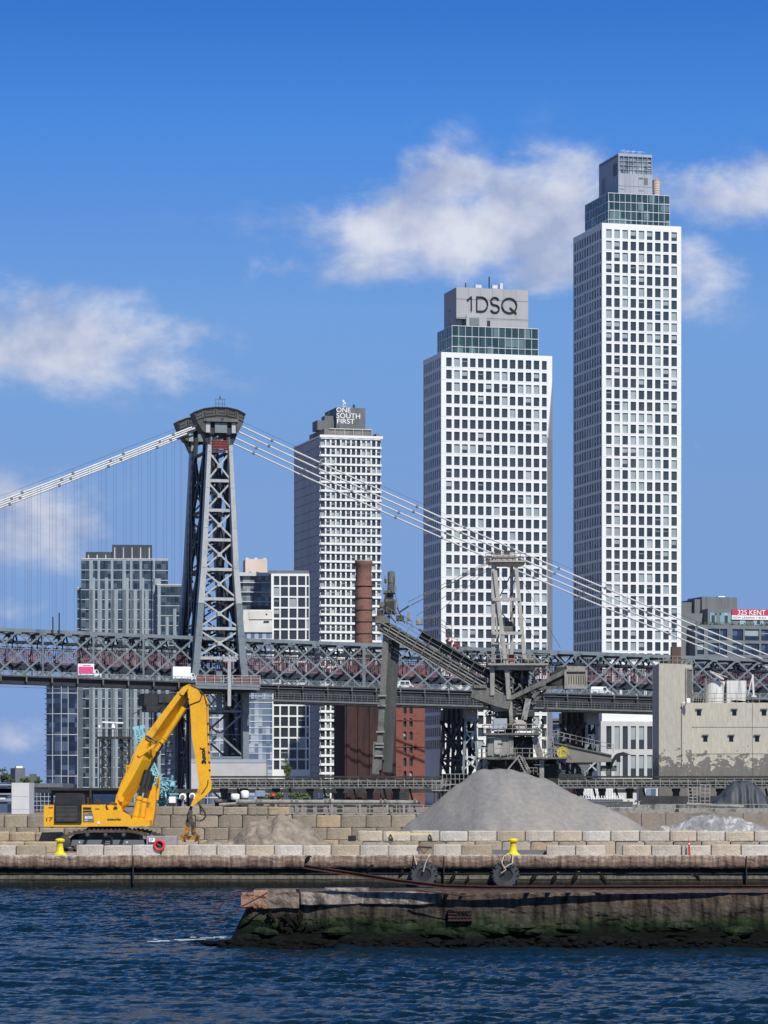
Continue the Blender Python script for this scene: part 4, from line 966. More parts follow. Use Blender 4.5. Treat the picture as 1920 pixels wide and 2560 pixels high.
mb = MB(); mb.box(0, T.w, 0, T.d, 0, T.H); T.part(mb, 'wall', M_crown_dark); mb = MB(); mb.box(1, 4, 2, 5, T.H, T.H+.9); T.part(mb, 'roof_unit', M_letter_w)
T = Bld('office_building', 'faint low roofs on the wooded skyline at the left', 'building', 1700, 60, 90, None, 1941, ang=0, depth=20)
mb = MB(); mb.box(0, T.w, 0, T.d, 0, T.H); mb.box(T.w*.45, T.w*.9, 0, 8, T.H, T.H+1.3); T.part(mb, 'wall', g('far_grey_green', [(.10,.12,.11)]))
def crown_leaves(mb, c, rx, ry, rz, n, s_):
    cl = [(random.gauss(0,.45), random.gauss(0,.45), random.gauss(0,.4)) for _ in range(14)]
    for i in range(n):
        k = random.choice(cl); p = V(c)+V(((k[0]+random.gauss(0,.2))*rx, (k[1]+random.gauss(0,.2))*ry, (k[2]+random.gauss(0,.2))*rz))
        d = V((random.gauss(0,1), random.gauss(0,1), random.gauss(0,.7))).normalized()*s_; e = d.orthogonal().normalized()*s_*.7
        mb.quad(p-d, p+e, p+d, p-e)
random.seed(8)
def tree(label, px_, ytop, ybase, D, wpx, group=None, n=500, name='tree'):
    a = PX(px_, ytop, D); zt = a.z; zb = GZ; t = empty(name, V((a.x, D, zb)), label, 'tree', group=group)
    w = wpx*D/F/2; ch_ = (ybase-ytop)*D/F; mb = MB(); crown_leaves(mb, (a.x, D, zt-ch_*.5), w, w, ch_*.5, n, max(.12, w*.13)); mb.build('crown', M_leaf, t)
    mb = MB(); mb.tube((a.x, D, zb-.2), (a.x, D, zt-ch_*.6), w*.12, 7, r2=w*.05)
    for k in range(5): an = k*1.3; mb.tube((a.x, D, zt-ch_*.8), (a.x+math.cos(an)*w*.5, D+math.sin(an)*w*.5, zt-ch_*.4), w*.05, 5, r2=w*.02)
    mb.build('trunk', g('bark', [(.10,.07,.05)]), t)
tree('dark tree at the far left edge of the skyline', 4, 1930, 1962, 900, 44)
tree('round dark tree left of the small grey rooftop cube', 20, 1928, 1960, 950, 30)
tree('low dark tree right of the small grey rooftop cube', 66, 1944, 1960, 900, 26)
tree('tiny tree next to the toothed glass tower', 96, 1948, 1960, 900, 20)
tree('narrow dark conifer in front of the white frame building', 716, 1905, 1950, 420, 22)
tree('bushy green tree behind the right conveyor gallery', 1668, 1962, 2000, 380, 46, n=700)
tree('green shrub under the gallery between the two gallery legs', 688, 1978, 2005, 300, 60, n=600)
tree('green shrub under the gallery beside the brick factory', 750, 1980, 2005, 300, 50, n=600)

for (lab, D, xl, xr, yt_, seed, mt_, ml_) in (('slate blue glass block seen between the two tallest towers under the bridge', 1100, 1376, 1446, 1802, 3, M_glass_navy, M_crown_dark), ('dark mid-rise glass block behind the base of the bridge tower', 1000, 436, 520, 1722, 5, M_glass_blue, M_crown), ('pale banded block just right of the bridge tower base', 1010, 521, 603, 1726, 6, M_glass_pale, M_whitepanel)):
    T = Bld('office_building', lab, 'building', D, xl, xr, None, yt_, ang=0, depth=14)
    mb = MB(); mb.box(0, T.w, 0, T.d, 0, T.H); T.part(mb, 'glass_wall', mt_)
    mb = MB(); z = 2.0
    while z < T.H: mb.box(0, T.w, -.15, 0, z-.22, z+.22); z += 3.6
    x = 0
    while x < T.w: mb.box(x, x+.25, -.2, -.151, 0, T.H); x += 3.4
    T.part(mb, 'mullions', ml_)
    mb = MB(); mb.box(-.3, T.w+.3, -.4, T.d, T.H, T.H+.8); T.part(mb, 'roof_edge', M_crown_dark)
# ---------------------------------------------------------------- suspension bridge
BA = R(15); bca, bsa = math.cos(BA), math.sin(BA); BX, BY = -41.2, 800.0
def W(u, v, z): return V((BX+bca*u-bsa*v, BY+bsa*u+bca*v, z))
def u_at(px_, v=0):
    t = (px_-960)/F; return (t*(BY+bca*v)-BX+bsa*v)/(bca-t*bsa)
zt_f = lambda u: 44.6-(.03 if u < 0 else .0262)*u
zd_f = lambda u: 34.0-(.027 if u < 0 else .0208)*u
bridge = empty('suspension_bridge', W(0, 0, GZ), 'long grey steel suspension bridge with lattice trusses crossing the whole view', 'bridge', rz=BA)
def BB(mb, name, mat_, parent=None): return mb.build(name, mat_, parent or bridge)
U0, U1, PN = -107.1, 189.0, 6.3
VN, VF = 1.6, 19.4
us = [U0+PN*i for i in range(int((U1-U0)/PN)+1)]
for (v, nm) in ((VN, 'n'), (VF, 'f')):
    ch = MB()
    for a, b in zip(us[:-1], us[1:]):
        ch.bar(W(a-.01, v, zt_f(a)-.45), W(b+.01, v, zt_f(b)-.45), .7, .85)
        ch.bar(W(a-.01, v, zd_f(a)-1.9), W(b+.01, v, zd_f(b)-1.9), .7, .8)
    for i in range(len(us)-2):
        a, b = us[i], us[i+2]
        ch.bar(W(a, v-.05, zd_f(a)-1.5), W(b, v-.05, zt_f(b)-.8), .42, .42); ch.bar(W(a, v+.16, zt_f(a)-.8), W(b, v+.16, zd_f(b)-1.5), .42, .42)
        m_ = (a+b)/2; zc = (zt_f(m_)+zd_f(m_))/2-1.1; ch.bar(W(m_-.5, v-.28, zc), W(m_+.5, v-.28, zc), .1, 1.0)
        ch.bar(W(us[i]-.9, v-.2, zt_f(a)-1.05), W(us[i]+.9, v-.2, zt_f(a)-1.05), .3, .5)
    tr_ = BB(ch, 'truss', M_steel)
    for i, u in enumerate(us):
        if (u < 0 and i % 2 == 0) or (u > 0 and i % 7 == 2) or False:
            mb = MB(); mb.bar(W(u, v-.1, zd_f(u)-1.5), W(u, v-.1, zt_f(u)-.2), .75 if u > 0 else .45, .5); BB(mb, 'post', M_steel, tr_)
mb = MB()
for i, u in enumerate(us):   # sway frames over the tracks
    z = zt_f(u)-.6; mb.bar(W(u, VN, z), W(u, VF, z), .35, .5)
    mb.bar(W(u, VN, z-3.2), W(u, 5.5, z-.3), .35, .35); mb.bar(W(u, VF, z-3.2), W(u, 15.5, z-.3), .35, .35)
    mb.bar(W(u, 5.5, z-.3), W(u, 10.5, z-2.3), .3); mb.bar(W(u, 15.5, z-.3), W(u, 10.5, z-2.3), .3)
    mb.bar(W(u, 3, z-2.4), W(u, 18, z-2.4), .25)
    if i < len(us)-1: mb.bar(W(u, VN, z), W(us[i+1], VF, zt_f(us[i+1])-.6), .28); mb.bar(W(u, VF, z), W(us[i+1], VN, zt_f(us[i+1])-.6), .28)
    mb.bar(W(u, 10.5, z-2.3), W(u, 10.5, zd_f(u)-1.5), .3)
    if i < len(us)-1:
        mb.bar(W(u, 7, z-2.4), W(us[i+1], 7, z-2.4), .3, .5); mb.bar(W(u, 14, z-2.4), W(us[i+1], 14, z-2.4), .3, .5)
        mb.bar(W(u, 5, zd_f(u)-1.5), W(us[i+1], 5, zd_f(us[i+1])+2.2), .22); mb.bar(W(u, 16, zd_f(u)+2.2), W(us[i+1], 16, zd_f(us[i+1])-1.5), .22)
BB(mb, 'sway_frames', M_steel_dk)
# raised walkways with faded red fencing and dark girders
for v in (5.0, 16.0):
    mb = MB(); fb = MB()
    for a, b in zip(us[:-1], us[1:]):
        mb.bar(W(a, v, zd_f(a)+1.7), W(b, v, zd_f(b)+1.7), .5, 1.3)
        for h, w_ in ((2.6,.4),(3.8,.09),(5.0,.09),(6.3,.2)): fb.bar(W(a, v-.2, zd_f(a)+h), W(b, v-.2, zd_f(b)+h), .1, w_)
        for k in range(14): q = a+(b-a)*k/14; fb.bar(W(q, v-.2, zd_f(q)+2.6), W(q, v-.2, zd_f(q)+6.3), .12 if k % 4 else .2)
    wk = BB(mb, 'walkway', M_steel_dk); BB(fb, 'fence', M_pinkrail, wk)
mb = MB()
for a, b in zip(us[:-1], us[1:]): mb.bar(W(a, 10.5, zd_f(a)-1.7), W(b, 10.5, zd_f(b)-1.7), 17, .5)
BB(mb, 'track_floor', M_steel_dk)
# roadways outside the trusses, with railings
for (v0, v1, vs) in ((-7.2, -1.0, -7.2), (22.0, 28.2, 28.2)):
    mb = MB(); rb = MB(); gb = MB()
    for a, b in zip(us[:-1], us[1:]):
        mb.bar(W(a, (v0+v1)/2, zd_f(a)-1.35), W(b, (v0+v1)/2, zd_f(b)-1.35), v1-v0, .3)
        for h, w_ in ((-1.05,.16),(-.75,.1),(-.45,.1),(-.05,.14)): rb.bar(W(a, vs, zd_f(a)+h), W(b, vs, zd_f(b)+h), .12, w_)
        for k in range(4): q = a+(b-a)*k/4; rb.bar(W(q, vs-.05, zd_f(q)-1.2), W(q, vs-.05, zd_f(q)+.05), .16)
        if v0 < 0:
            deep = 6.0 if a > 7 else 3.3
            gb.bar(W(a, vs+1.2, zd_f(a)-1.5-(deep-1.5)/2), W(b, vs+1.2, zd_f(b)-1.5-(deep-1.5)/2), .6, deep-1.5)
            gb.bar(W(a, vs+6.5, zd_f(a)-1.9-.5), W(b, vs+6.5, zd_f(b)-1.9-.5), 2, 1.6)
    rd = BB(mb, 'roadway', g('bridge_road', [(.05,.05,.055),(.08,.08,.085)], nscale=.4)); BB(rb, 'railing', M_steel, rd)
    if v0 < 0:
        BB(gb, 'girder', M_dark, rd)
        hb = MB()
        for i, u in enumerate(us):
            z = zd_f(u)
            hb.bar(W(u+.9, vs-.15, z-1.3), W(u+.9, vs-.15, z-2.7), .32, .5); hb.bar(W(u+.9, vs-.15, z-2.4), W(u+.9, vs+2, z-3.1), .2)
            if u > 6: hb.bar(W(u+.9, vs-.6, z-2), W(u+.9, vs-.6, z-5.1), .13); hb.bar(W(u+4, vs-.6, z-3.1), W(u+4, vs-.6, z-5.1), .10)
        BB(hb, 'bracket', M_machine, rd)
        wb = MB()
        for a, b in zip(us[:-1], us[1:]):
            if a < 6: 
                if b < 0: wb.bar(W(a, vs+1, zd_f(a)-4.0), W(b, vs+1, zd_f(b)-4.0), .15)
                continue
            for h, w_ in ((-5.15,.45),(-4.4,.08),(-3.9,.08),(-3.3,.1)): wb.bar(W(a, vs-.5, zd_f(a)+h), W(b, vs-.5, zd_f(b)+h), 1.0 if h < -5 else .08, w_)
            for k in range(4): q = a+(b-a)*k/4; wb.bar(W(q, vs-.95, zd_f(q)-5), W(q, vs-.95, zd_f(q)-3.3), .09)
            wb.bar(W(a, vs-.95, zd_f(a)-2.1), W(b, vs-.95, zd_f(b)-2.1), .12)
        BB(wb, 'inspection_walkway', g('walkway_dark_paint', [(.10,.115,.12),(.15,.165,.17)], nscale=.5), rd)
# --- the tower
def hw(z): return float(np.interp(z, [2, 33, 38, 62, 91, 97], [6.6, 6.6, 5.95, 4.1, 2.75, 2.4]))
def lw(z): return float(np.interp(z, [2, 38, 91, 97], [1.35, 1.75, .95, .9]))
PV = 21.0
def yz(y, v=0): return EYE-(y-HY)*(BY+bca*v)/F
zs_leg = [GZ, 15, 26, 33, 38, 45, 53, 62, 72, 82, 91, 96]
first = None; tower = None
for v, m_ in ((0, M_steel_lt), (PV, M_steel_lt), (4.6, M_steel_dk), (PV-4.6, M_steel_dk)):  # inner legs carry their shade as the darker steel
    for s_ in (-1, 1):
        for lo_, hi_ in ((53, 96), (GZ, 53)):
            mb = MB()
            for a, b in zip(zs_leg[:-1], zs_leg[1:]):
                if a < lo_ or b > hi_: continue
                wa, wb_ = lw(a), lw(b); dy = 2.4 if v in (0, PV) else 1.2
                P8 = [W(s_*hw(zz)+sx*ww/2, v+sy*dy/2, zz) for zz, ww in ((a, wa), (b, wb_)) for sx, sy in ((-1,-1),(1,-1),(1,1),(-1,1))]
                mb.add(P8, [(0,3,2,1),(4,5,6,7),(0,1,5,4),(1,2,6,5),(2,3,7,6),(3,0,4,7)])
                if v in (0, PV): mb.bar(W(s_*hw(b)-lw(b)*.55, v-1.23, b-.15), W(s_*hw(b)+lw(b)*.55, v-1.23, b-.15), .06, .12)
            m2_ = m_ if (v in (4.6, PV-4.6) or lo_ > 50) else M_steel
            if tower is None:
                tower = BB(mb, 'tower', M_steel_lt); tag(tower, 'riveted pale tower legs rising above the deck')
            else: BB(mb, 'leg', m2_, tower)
for v in (0, PV):
    br = MB(); nz = [91-7.39*k for k in range(8)]
    sgn = -1 if v == 0 else 1
    for k, z in enumerate(nz): h = hw(z); br.bar(W(-h, v, z), W(h, v, z), .5, .75)
    for a, b in zip(nz[:-1], nz[1:]):
        ha, hb_ = hw(a)-.3, hw(b)-.3
        br.bar(W(-ha, v+.25*sgn, a-.6), W(hb_, v+.25*sgn, b+.3), .35, .42); br.bar(W(ha, v-.3*sgn, a-.6), W(-hb_, v-.3*sgn, b+.3), .35, .42)
        zc = (a+b)/2; br.bar(W(-.55, v+.55*sgn, zc), W(.55, v+.55*sgn, zc), .1, 1.1)
    BB(br, 'bracing', M_steel_lt, tower)
    br = MB()
    z0_, z1_, z2_, z3_ = 31.2, 26.0, 14.4, 2.5
    for z in (z0_, z1_, z2_): br.bar(W(-6.6, v, z), W(6.6, v, z), .5, .6)
    br.bar(W(0, v-.1, 36), W(0, v-.1, z1_-.5), 1.5, .5)
    for c0_, c1_ in ((-6.2, -.5), (.5, 6.2)):
        st = (c1_-c0_)/2
        for k in range(-1, 2):
            for d_ in (1, -1):
                pts = []
                for tt in (0, 1):
                    pass
                xa = c0_+st*(k+.5) if d_ == 1 else c1_-st*(k+.5); xb = xa+d_*st*1.0*1.55
                ua, ub, zA, zB = xa, xb, z0_, z1_
                # clip to the panel
                def cl(u_, z_, u2, z2):
                    if u_ < c0_: t = (c0_-u_)/(u2-u_); return c0_, z_+(z2-z_)*t
                    if u_ > c1_: t = (c1_-u_)/(u2-u_); return c1_, z_+(z2-z_)*t
                    return u_, z_
                p1 = cl(ua, zA, ub, zB); p2 = cl(ub, zB, ua, zA)
                br.bar(W(p1[0], v+.15*d_, p1[1]), W(p2[0], v+.15*d_, p2[1]), .25, .28)
    for a, b in ((z1_, z2_), (z2_, z3_)):
        br.bar(W(-6.3, v+.2, a-.3), W(6.3, v+.2, b+.3), .4, .45); br.bar(W(6.3, v-.25, a-.3), W(-6.3, v-.25, b+.3), .4, .45)
        zc = (a+b)/2; br.bar(W(-.8, v-.5, zc), W(.8, v-.5, zc), .1, 1.5); br.bar(W(-6.3, v, zc), W(6.3, v, zc), .18)
    BB(br, 'lower_bracing', M_steel, tower)
tb = MB()      # cross bracing between the near and the far legs
for s_ in (-1, 1):
    zz = [91-7.39*k for k in range(8)]+[26, 14.4, 3]
    for a in zz: tb.bar(W(s_*hw(a), 0, a), W(s_*hw(a), PV, a), .5, .7)
    for a, b in zip(zz[:-1], zz[1:]):
        for (va, vb) in ((0, 4.6), (PV-4.6, PV)):
            tb.bar(W(s_*hw(a), va, a), W(s_*hw(b), vb, b), .35, .45); tb.bar(W(s_*hw(a), vb, a), W(s_*hw(b), va, b), .35, .45)
    for k in range(0, 6, 2):
        a, b = zz[k], zz[k+2]; tb.bar(W(s_*hw(a), 4.6, a), W(s_*hw(b), PV-4.6, b), .6, .9); tb.bar(W(s_*hw(a), PV-4.6, a), W(s_*hw(b), 4.6, b), .6, .9)
    for a, b in ((26, 3),): tb.bar(W(s_*hw(a), 4.6, a), W(s_*hw(b), PV-4.6, b), .6, .9); tb.bar(W(s_*hw(a), PV-4.6, a), W(s_*hw(b), 4.6, b), .6, .9)
for zz in ([91-7.39*k for k in range(8)]): tb.bar(W(0, 0, zz), W(0, PV, zz), .4, .5)
tb.bar(W(0, 2, 40), W(0, 2, 92), .5, .5); tb.bar(W(.8, 5, 40), W(.8, 5, 92), .3, .4); tb.bar(W(0, PV-2, 40), W(0, PV-2, 92), .5, .5)
k = 0
for z in np.arange(40, 88, 3.7): tb.bar(W(-2.2, 3, z), W(2.2, 4, z+2.6 if k % 2 else z-2), .3, .4); tb.bar(W(-2.4, 7, z+1), W(2.6, 9, z+3), .3, .4); k += 1
BB(tb, 'cross_bracing', M_steel_dk, tower)
for v in (0, PV):
    pts = [(-7.0,100.3),(-4.5,101.25),(-1.5,101.7),(1.5,101.7),(4,101.2),(6.2,100.2),(5.3,97.4),(4.3,95.6),(3.8,95.3),(3.8,98.2),(-4.1,98.2),(-4.1,95.3),(-4.7,95.6),(-6.0,97.6)]
    mb = MB(); mb.prism([W(a, v-2.7, b) for a, b in pts], W(0, 5.4, 0)-W(0, 0, 0)); cap = BB(mb, 'saddle_housing', g('weathered_housing', [(.045,.05,.05),(.10,.10,.095)], nscale=.5, rough=.7), tower)
    mb = MB()
    top = [(-6.9,100.25),(-4.5,101.2),(-1.5,101.65),(1.5,101.65),(4,101.15),(6.1,100.15)]
    for (a, b) in zip(top[:-1], top[1:]):
        mb.bar(W(a[0], v-2.85, a[1]), W(b[0], v-2.85, b[1]), .35, .22); mb.bar(W(a[0]*.93, v-2.8, a[1]-2.0), W(b[0]*.93, v-2.8, b[1]-2.0), .2, .2)
        mb.bar(W(a[0], v-2.8, a[1]), W(a[0]*.93, v-2.8, a[1]-2.0), .2); 
        for f0, f1 in ((.2,.8),):
            p0 = [a[0]+(b[0]-a[0])*f0, a[1]+(b[1]-a[1])*f0-.55]; p1 = [a[0]+(b[0]-a[0])*f1, a[1]+(b[1]-a[1])*f1-.55]
            mb.bar(W(p0[0], v-2.78, p0[1]), W(p1[0], v-2.78, p1[1]), .1, .1); mb.bar(W(p0[0], v-2.78, p0[1]-.8), W(p1[0], v-2.78, p1[1]-.8), .1, .1)
            mb.bar(W(p0[0], v-2.78, p0[1]), W(p0[0], v-2.78, p0[1]-.8), .1, .1); mb.bar(W(p1[0], v-2.78, p1[1]), W(p1[0], v-2.78, p1[1]-.8), .1, .1)
    BB(mb, 'moulding', M_machine_dk, cap)
    mb = MB(); mb.bar(W(-4.5, v, 98.45), W(4.2, v, 98.45), 6.2, .8); BB(mb, 'ledge', M_machine, cap)
    mb = MB(); mb.bar(W(-3.9, v, 96.5), W(3.6, v, 96.5), 3.6, 2.9); mb.prism([W(a, v-1.2, b) for a, b in ((-4.6,95.4),(4.4,95.4),(3.3,92.6),(1.9,92.2),(1.6,94.3),(0,95),(-1.6,94.3),(-1.9,92.2),(-3.3,92.6))], W(0,2.4,0)-W(0,0,0)); BB(mb, 'head_block', M_steel_dk, cap)
    for a, b, m_ in ((-3.9,-2.8,M_steel_lt),(-1.6,1.5,M_steel),(2.7,3.7,M_steel_lt)):
        mb = MB(); mb.bar(W(a, v-2.1, 96.6), W(b, v-2.1, 96.6), .6, 2.5); BB(mb, 'pilaster', m_, cap)
mb = MB(); mb.bar(W(-1.8, -1.3, 92.5), W(1.8, -1.3, 92.5), .2, 2.1)
pn_ = BB(mb, 'red_panel', g('red_net', [(.10,.015,.02),(.14,.025,.03)]), tower); mb = MB()
for z in (91.5, 92.2, 92.9, 93.5): mb.bar(W(-1.9, -1.45, z), W(1.9, -1.45, z), .06, .12)
mb.bar(W(0, -1.46, 91.4), W(0, -1.46, 93.8), .1); BB(mb, 'rail', g('orange_rail', [(.30,.07,.05)]), pn_)
mb = MB()
for a in (-1.1, -.3, .6, 1.2): mb.bar(W(a, -1, 101.6), W(a, -1, 103.9), .09)
for z in (102.7, 103.9): mb.bar(W(-1.1, -1, z), W(1.2, -1, z), .09)
mb.tube(W(0, -1, 103.9), W(0, -1, 104.9), .2, 6, r2=.03); BB(mb, 'lantern_frame', M_steel_dk, tower)
# platform passing in front of the tower
mb = MB(); rb = MB(); mb.bar(W(-8.2, -9, 32.4), W(8.2, -9, 32.1), 3, .7); mb.bar(W(-8, -10.2, 31.9), W(8, -10.2, 31.6), .4, 1.1)
for q in np.arange(-8, 8.4, 2.3): rb.bar(W(q, -10.4, 32.5), W(q, -10.4, 34.6), .16)
for z in (33.1, 33.9, 34.6): rb.bar(W(-8.2, -10.4, z), W(8.2, -10.4, z), .1)
pf = BB(mb, 'tower_platform', M_steel); BB(rb, 'railing', M_steel_lt, pf)
mb = MB(); mb.bar(W(-7.8, -9.7, 33.6), W(-1.8, -9.7, 33.6), .1, 1.7); mb.bar(W(2.2, -9.7, 33.5), W(8, -9.7, 33.5), .1, 1.7); BB(mb, 'red_screen', g('dull_red_screen', [(.17,.08,.08)]), pf)
mb = MB(); mb.bar(W(.3, -10.6, 27), W(.3, -10.6, 39), .8, .6); mb.bar(W(-1.3, -10.7, 38.2), W(2.0, -10.7, 38.2), .5, .4)
for a in (-1.2, .3, 1.9): mb.lathe(W(a, -10.7, 38.5), [(.1,0),(.35,.4),(.35,.9),(.1,1.2)], 8)
BB(mb, 'lamp_standard', M_steel_lt, pf)
# --- cables, clamps, suspenders
def zc_f(u): return 99.7-.43*u+.00023*u*u if u > 0 else 99.7+.42*u+.0002*u*u
for v in (0, 3.4, 17.6, PV):
    vz = -1.0 if v in (3.4, PV) else 0
    mb = MB(); ks = list(np.arange(-108, -1, 3))+[0]+list(np.arange(4, 190, 6))
    pts = [W(u, v-.6, zc_f(u)+vz) for u in ks if zc_f(u) > 3]
    mb.path(pts, .21, 8); cb = BB(mb, 'cable', M_cable)
    mb = MB()
    for u in np.arange(-100, 160, 12.6):
        z = zc_f(u)+vz; mb.lathe(W(u, v-.6, z-.35), [(.3,0),(.4,.1),(.4,.6),(.3,.7)], 8)
        if v in (0, PV): mb.bar(W(u, v-.6, z), W(u, v-.6, z+1.3), .09)
    BB(mb, 'cable_band', M_steel, cb)
    mb = MB()
    for a, b in zip(ks[:-1], ks[1:]):
        if zc_f(b) > 3 and v == 0: mb.tube(W(a, v-.9, zc_f(a)+1.2), W(b, v-.9, zc_f(b)+1.2), .03, 4)
    if mb.v: BB(mb, 'hand_rope', M_steel_dk, cb)
for v in (0, PV):
    for k in range(1, 15):
        u = -PN*k-1.2
        if v == 0 and k in (): continue
        mb = MB()
        for du in (-.35, .35): mb.tube(W(u+du, v, zt_f(u)-1), W(u+du, v, zc_f(u)), .026, 4)
        for du in (-1.2, -.8): mb.tube(W(u+du-.6, v+3.4, zt_f(u)-1), W(u+du-.6, v+3.4, zc_f(u)), .026, 4) if v == 0 else None
        BB(mb, 'suspender', M_susp)
for (px_, yb) in ((149, 1538), (133, 1548)):
    u = u_at(px_, 0); mb = MB(); mb.bar(W(u, .6, zt_f(u)-1), W(u, .6, yz(yb)), .32); BB(mb, 'stub_post', M_steel_dk)
# --- approach bents
for px_, hw0 in ((1176, 1.45), (1479, 1.5), (1830, 1.5)):
    uc = u_at(px_, 0); bt = None
    for v in (0, PV):
        mb = MB(); zt2 = zd_f(uc)-5.5
        mb.bar(W(uc-1.6, v, zt2-1.6), W(uc+1.6, v, zt2-1.6), 2.2, 3.4)
        for s_ in (-1, 1): mb.bar(W(uc+s_*1.25, v, zt2-3), W(uc+s_*2.3, v, GZ), .65, .9)
        b_ = BB(mb, 'approach_bent', M_steel); bt = bt or b_
        mb = MB(); z = zt2-6; k = 0
        while z > 3: f_ = lambda q: 1.25+(2.3-1.25)*(zt2-3-q)/(zt2-5); mb.bar(W(uc-f_(z), v, z), W(uc+f_(z), v, z), .4, .4); mb.bar(W(uc-f_(z), v+.1, z), W(uc+f_(z-3.2), v+.1, z-3.2), .28, .35); mb.bar(W(uc+f_(z), v-.15, z), W(uc-f_(z-3.2), v-.15, z-3.2), .28, .35); z -= 6.4
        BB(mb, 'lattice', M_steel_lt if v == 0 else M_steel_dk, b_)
    mb = MB(); mb.bar(W(uc, 0, zt2-1.2), W(uc, PV, zt2-1.2), 2.6, 4)
    for v in (6, 10.5, 15): 
        for s_ in (-1, 1): mb.bar(W(uc+s_*1.2, v, zt2), W(uc+s_*2, v, GZ), .9, .9)
    for s_ in (-1, 1):
        for za, zb in ((zt2-3, 14), (14, 3)): mb.bar(W(uc+s_*1.8, 0, za), W(uc+s_*1.8, PV, zb), .6, .7); mb.bar(W(uc+s_*1.8, PV, za), W(uc+s_*1.8, 0, zb), .6, .7); mb.bar(W(uc+s_*1.8, 0, zb), W(uc+s_*1.8, PV, zb), .5, .7); mb.bar(W(uc+s_*1.8, 0, (za+zb)/2), W(uc+s_*1.8, PV, (za+zb)/2), .4, .5)
        for v in (3, 8, 12.7, 17.7): mb.bar(W(uc+s_*1.9, v, zt2-3), W(uc+s_*1.9, v, 16), .5, .5)
    BB(mb, 'cross_bracing', M_steel_dk, bt)
# --- hanging work platform under the deck, left of the tower
hp = empty('work_platform', W(-15, -5, 25.0), 'dark maintenance platform hanging under the bridge deck left of the tower', 'work platform', rz=BA)
mb = MB(); mb.bar(W(-20.5, -4, 28.6), W(-10.5, -4, 28.4), 8, 3.0); mb.bar(W(-20, -5, 26.4), W(-12, -5, 26.2), 6, 1.6); mb.build('hull', M_dark, hp)
mb = MB(); mb.bar(W(-17, -8.3, 28.8), W(-9.5, -8.3, 28.6), .3, 2.0); mb.bar(W(-14, -8.4, 26.5), W(-7.5, -8.4, 26.3), .3, .3)
for q in range(5): mb.bar(W(-17+q*2, -8.4, 25.9), W(-15.5+q*2, -8.4, 27.8), .2)
mb.bar(W(-23, -6, 25), W(-17, -6, 28), .2); mb.build('side_truss', M_machine_dk, hp)
mb = MB(); mb.bar(W(-12.5, -8.6, 30.1), W(-9.4, -8.6, 30.0), .3, .8); mb.bar(W(-13.5, -8.6, 28.8), W(-10, -8.6, 28.7), .3, .9); mb.build('deck_load', M_machine_lt, hp)

# ---------------------------------------------------------------- vehicles on the bridge
def vehicle(name, label, cat, px0, px1, ytop, kind):
    v = -4.6; u0, u1 = u_at(px0, v), u_at(px1, v); zr = zd_f((u0+u1)/2)-1.2; L_ = u1-u0; r = empty(name, W((u0+u1)/2, v, zr), label, cat, rz=BA)
    hy = 1.1
    def bx(mb, a, b, z0, z1, y0=-hy, y1=hy): mb.box(a-L_/2, b-L_/2, y0, y1, z0, z1)
    H_ = EYE-(ytop-HY)*(W((u0+u1)/2, v, 0).y)/F-zr
    def P(mb, nm, m_, par=None): return mb.build(nm, m_, par or r, world=False)
    if kind in ('pink', 'white'):
        lb = L_*.68 if kind == 'pink' else L_*.97
        mb = MB(); bx(mb, 0, lb, .75, H_); cb_ = P(mb, 'cargo_box', M_letter_w)
        if kind == 'pink':
            mb = MB(); bx(mb, .15, lb-.2, 1.1, H_-.7, -hy-.03, -hy); P(mb, 'pink_panel', g('pink_vinyl', [(.70,.07,.22)], rough=.4), cb_)
            mb = MB(); bx(mb, lb*.3, lb*.8, H_-.55, H_-.3, -hy-.03, -hy); P(mb, 'lettering', g('pink_vinyl', [(.70,.07,.22)], rough=.4), cb_)
        mb = MB(); a = lb+.1; b = L_+(1.6 if kind == 'white' else 0); pts = [(a,.5),(b,.5),(b,1.15),(b-.6,1.35),(b-.95,2.1),(a,2.15)]
        mb.prism([(x-L_/2, -1, z) for x, z in pts], (0, 2, 0)); cbn = P(mb, 'cab', M_letter_w)
        mb = MB(); mb.prism([(x-L_/2, -1.02, z) for x, z in ((a+.3,1.35),(b-.75,1.35),(b-1.02,2.0),(a+.3,2.02))], (0, .02, 0)); P(mb, 'window', M_glass_dark, cbn)
        wx = (lb*.25, L_-.7) if kind == 'pink' else (1, L_*.85, L_+.7)
    else:
        van = kind == 'van'
        pts = [(0,.4),(L_,.4),(L_-.05,.85),(L_*.86,1.0),(L_*.74,H_),(.2 if van else L_*.22,H_),(0 if van else L_*.06,.95)]
        mb = MB(); mb.prism([(x-L_/2, -.9, z) for x, z in pts], (0, 1.8, 0)); bd = P(mb, 'body', M_letter_w)
        for a, b in (((L_*.60, L_*.76),) if van else ((L_*.22, L_*.48), (L_*.51, L_*.74))):
            mb = MB(); bx(mb, a, b, 1.0, H_-.2, -.92, -.9); P(mb, 'window', M_glass_dark, bd)
        wx = (L_*.2, L_*.82)
    for x in wx:
        mb = MB(); mb.lathe((x-L_/2, -.98, .38), [(.18,-.02),(.38,0),(.38,.25),(.18,.27)], 14, 'Y'); P(mb, 'wheel', M_rubber)
vehicle('box_truck', 'small white box truck with a bright pink side panel on the bridge', 'truck', 193, 252, 1660, 'pink')
vehicle('box_truck', 'plain white box truck on the bridge just left of the tower', 'truck', 430, 476, 1667, 'white')
vehicle('passenger_car', 'white car on the bridge roadway behind the slanting conveyor boom', 'car', 989, 1032, 1702, 'car')
vehicle('delivery_van', 'white van on the bridge right of the wooden counterweight box', 'van', 1474, 1526, 1717, 'van')
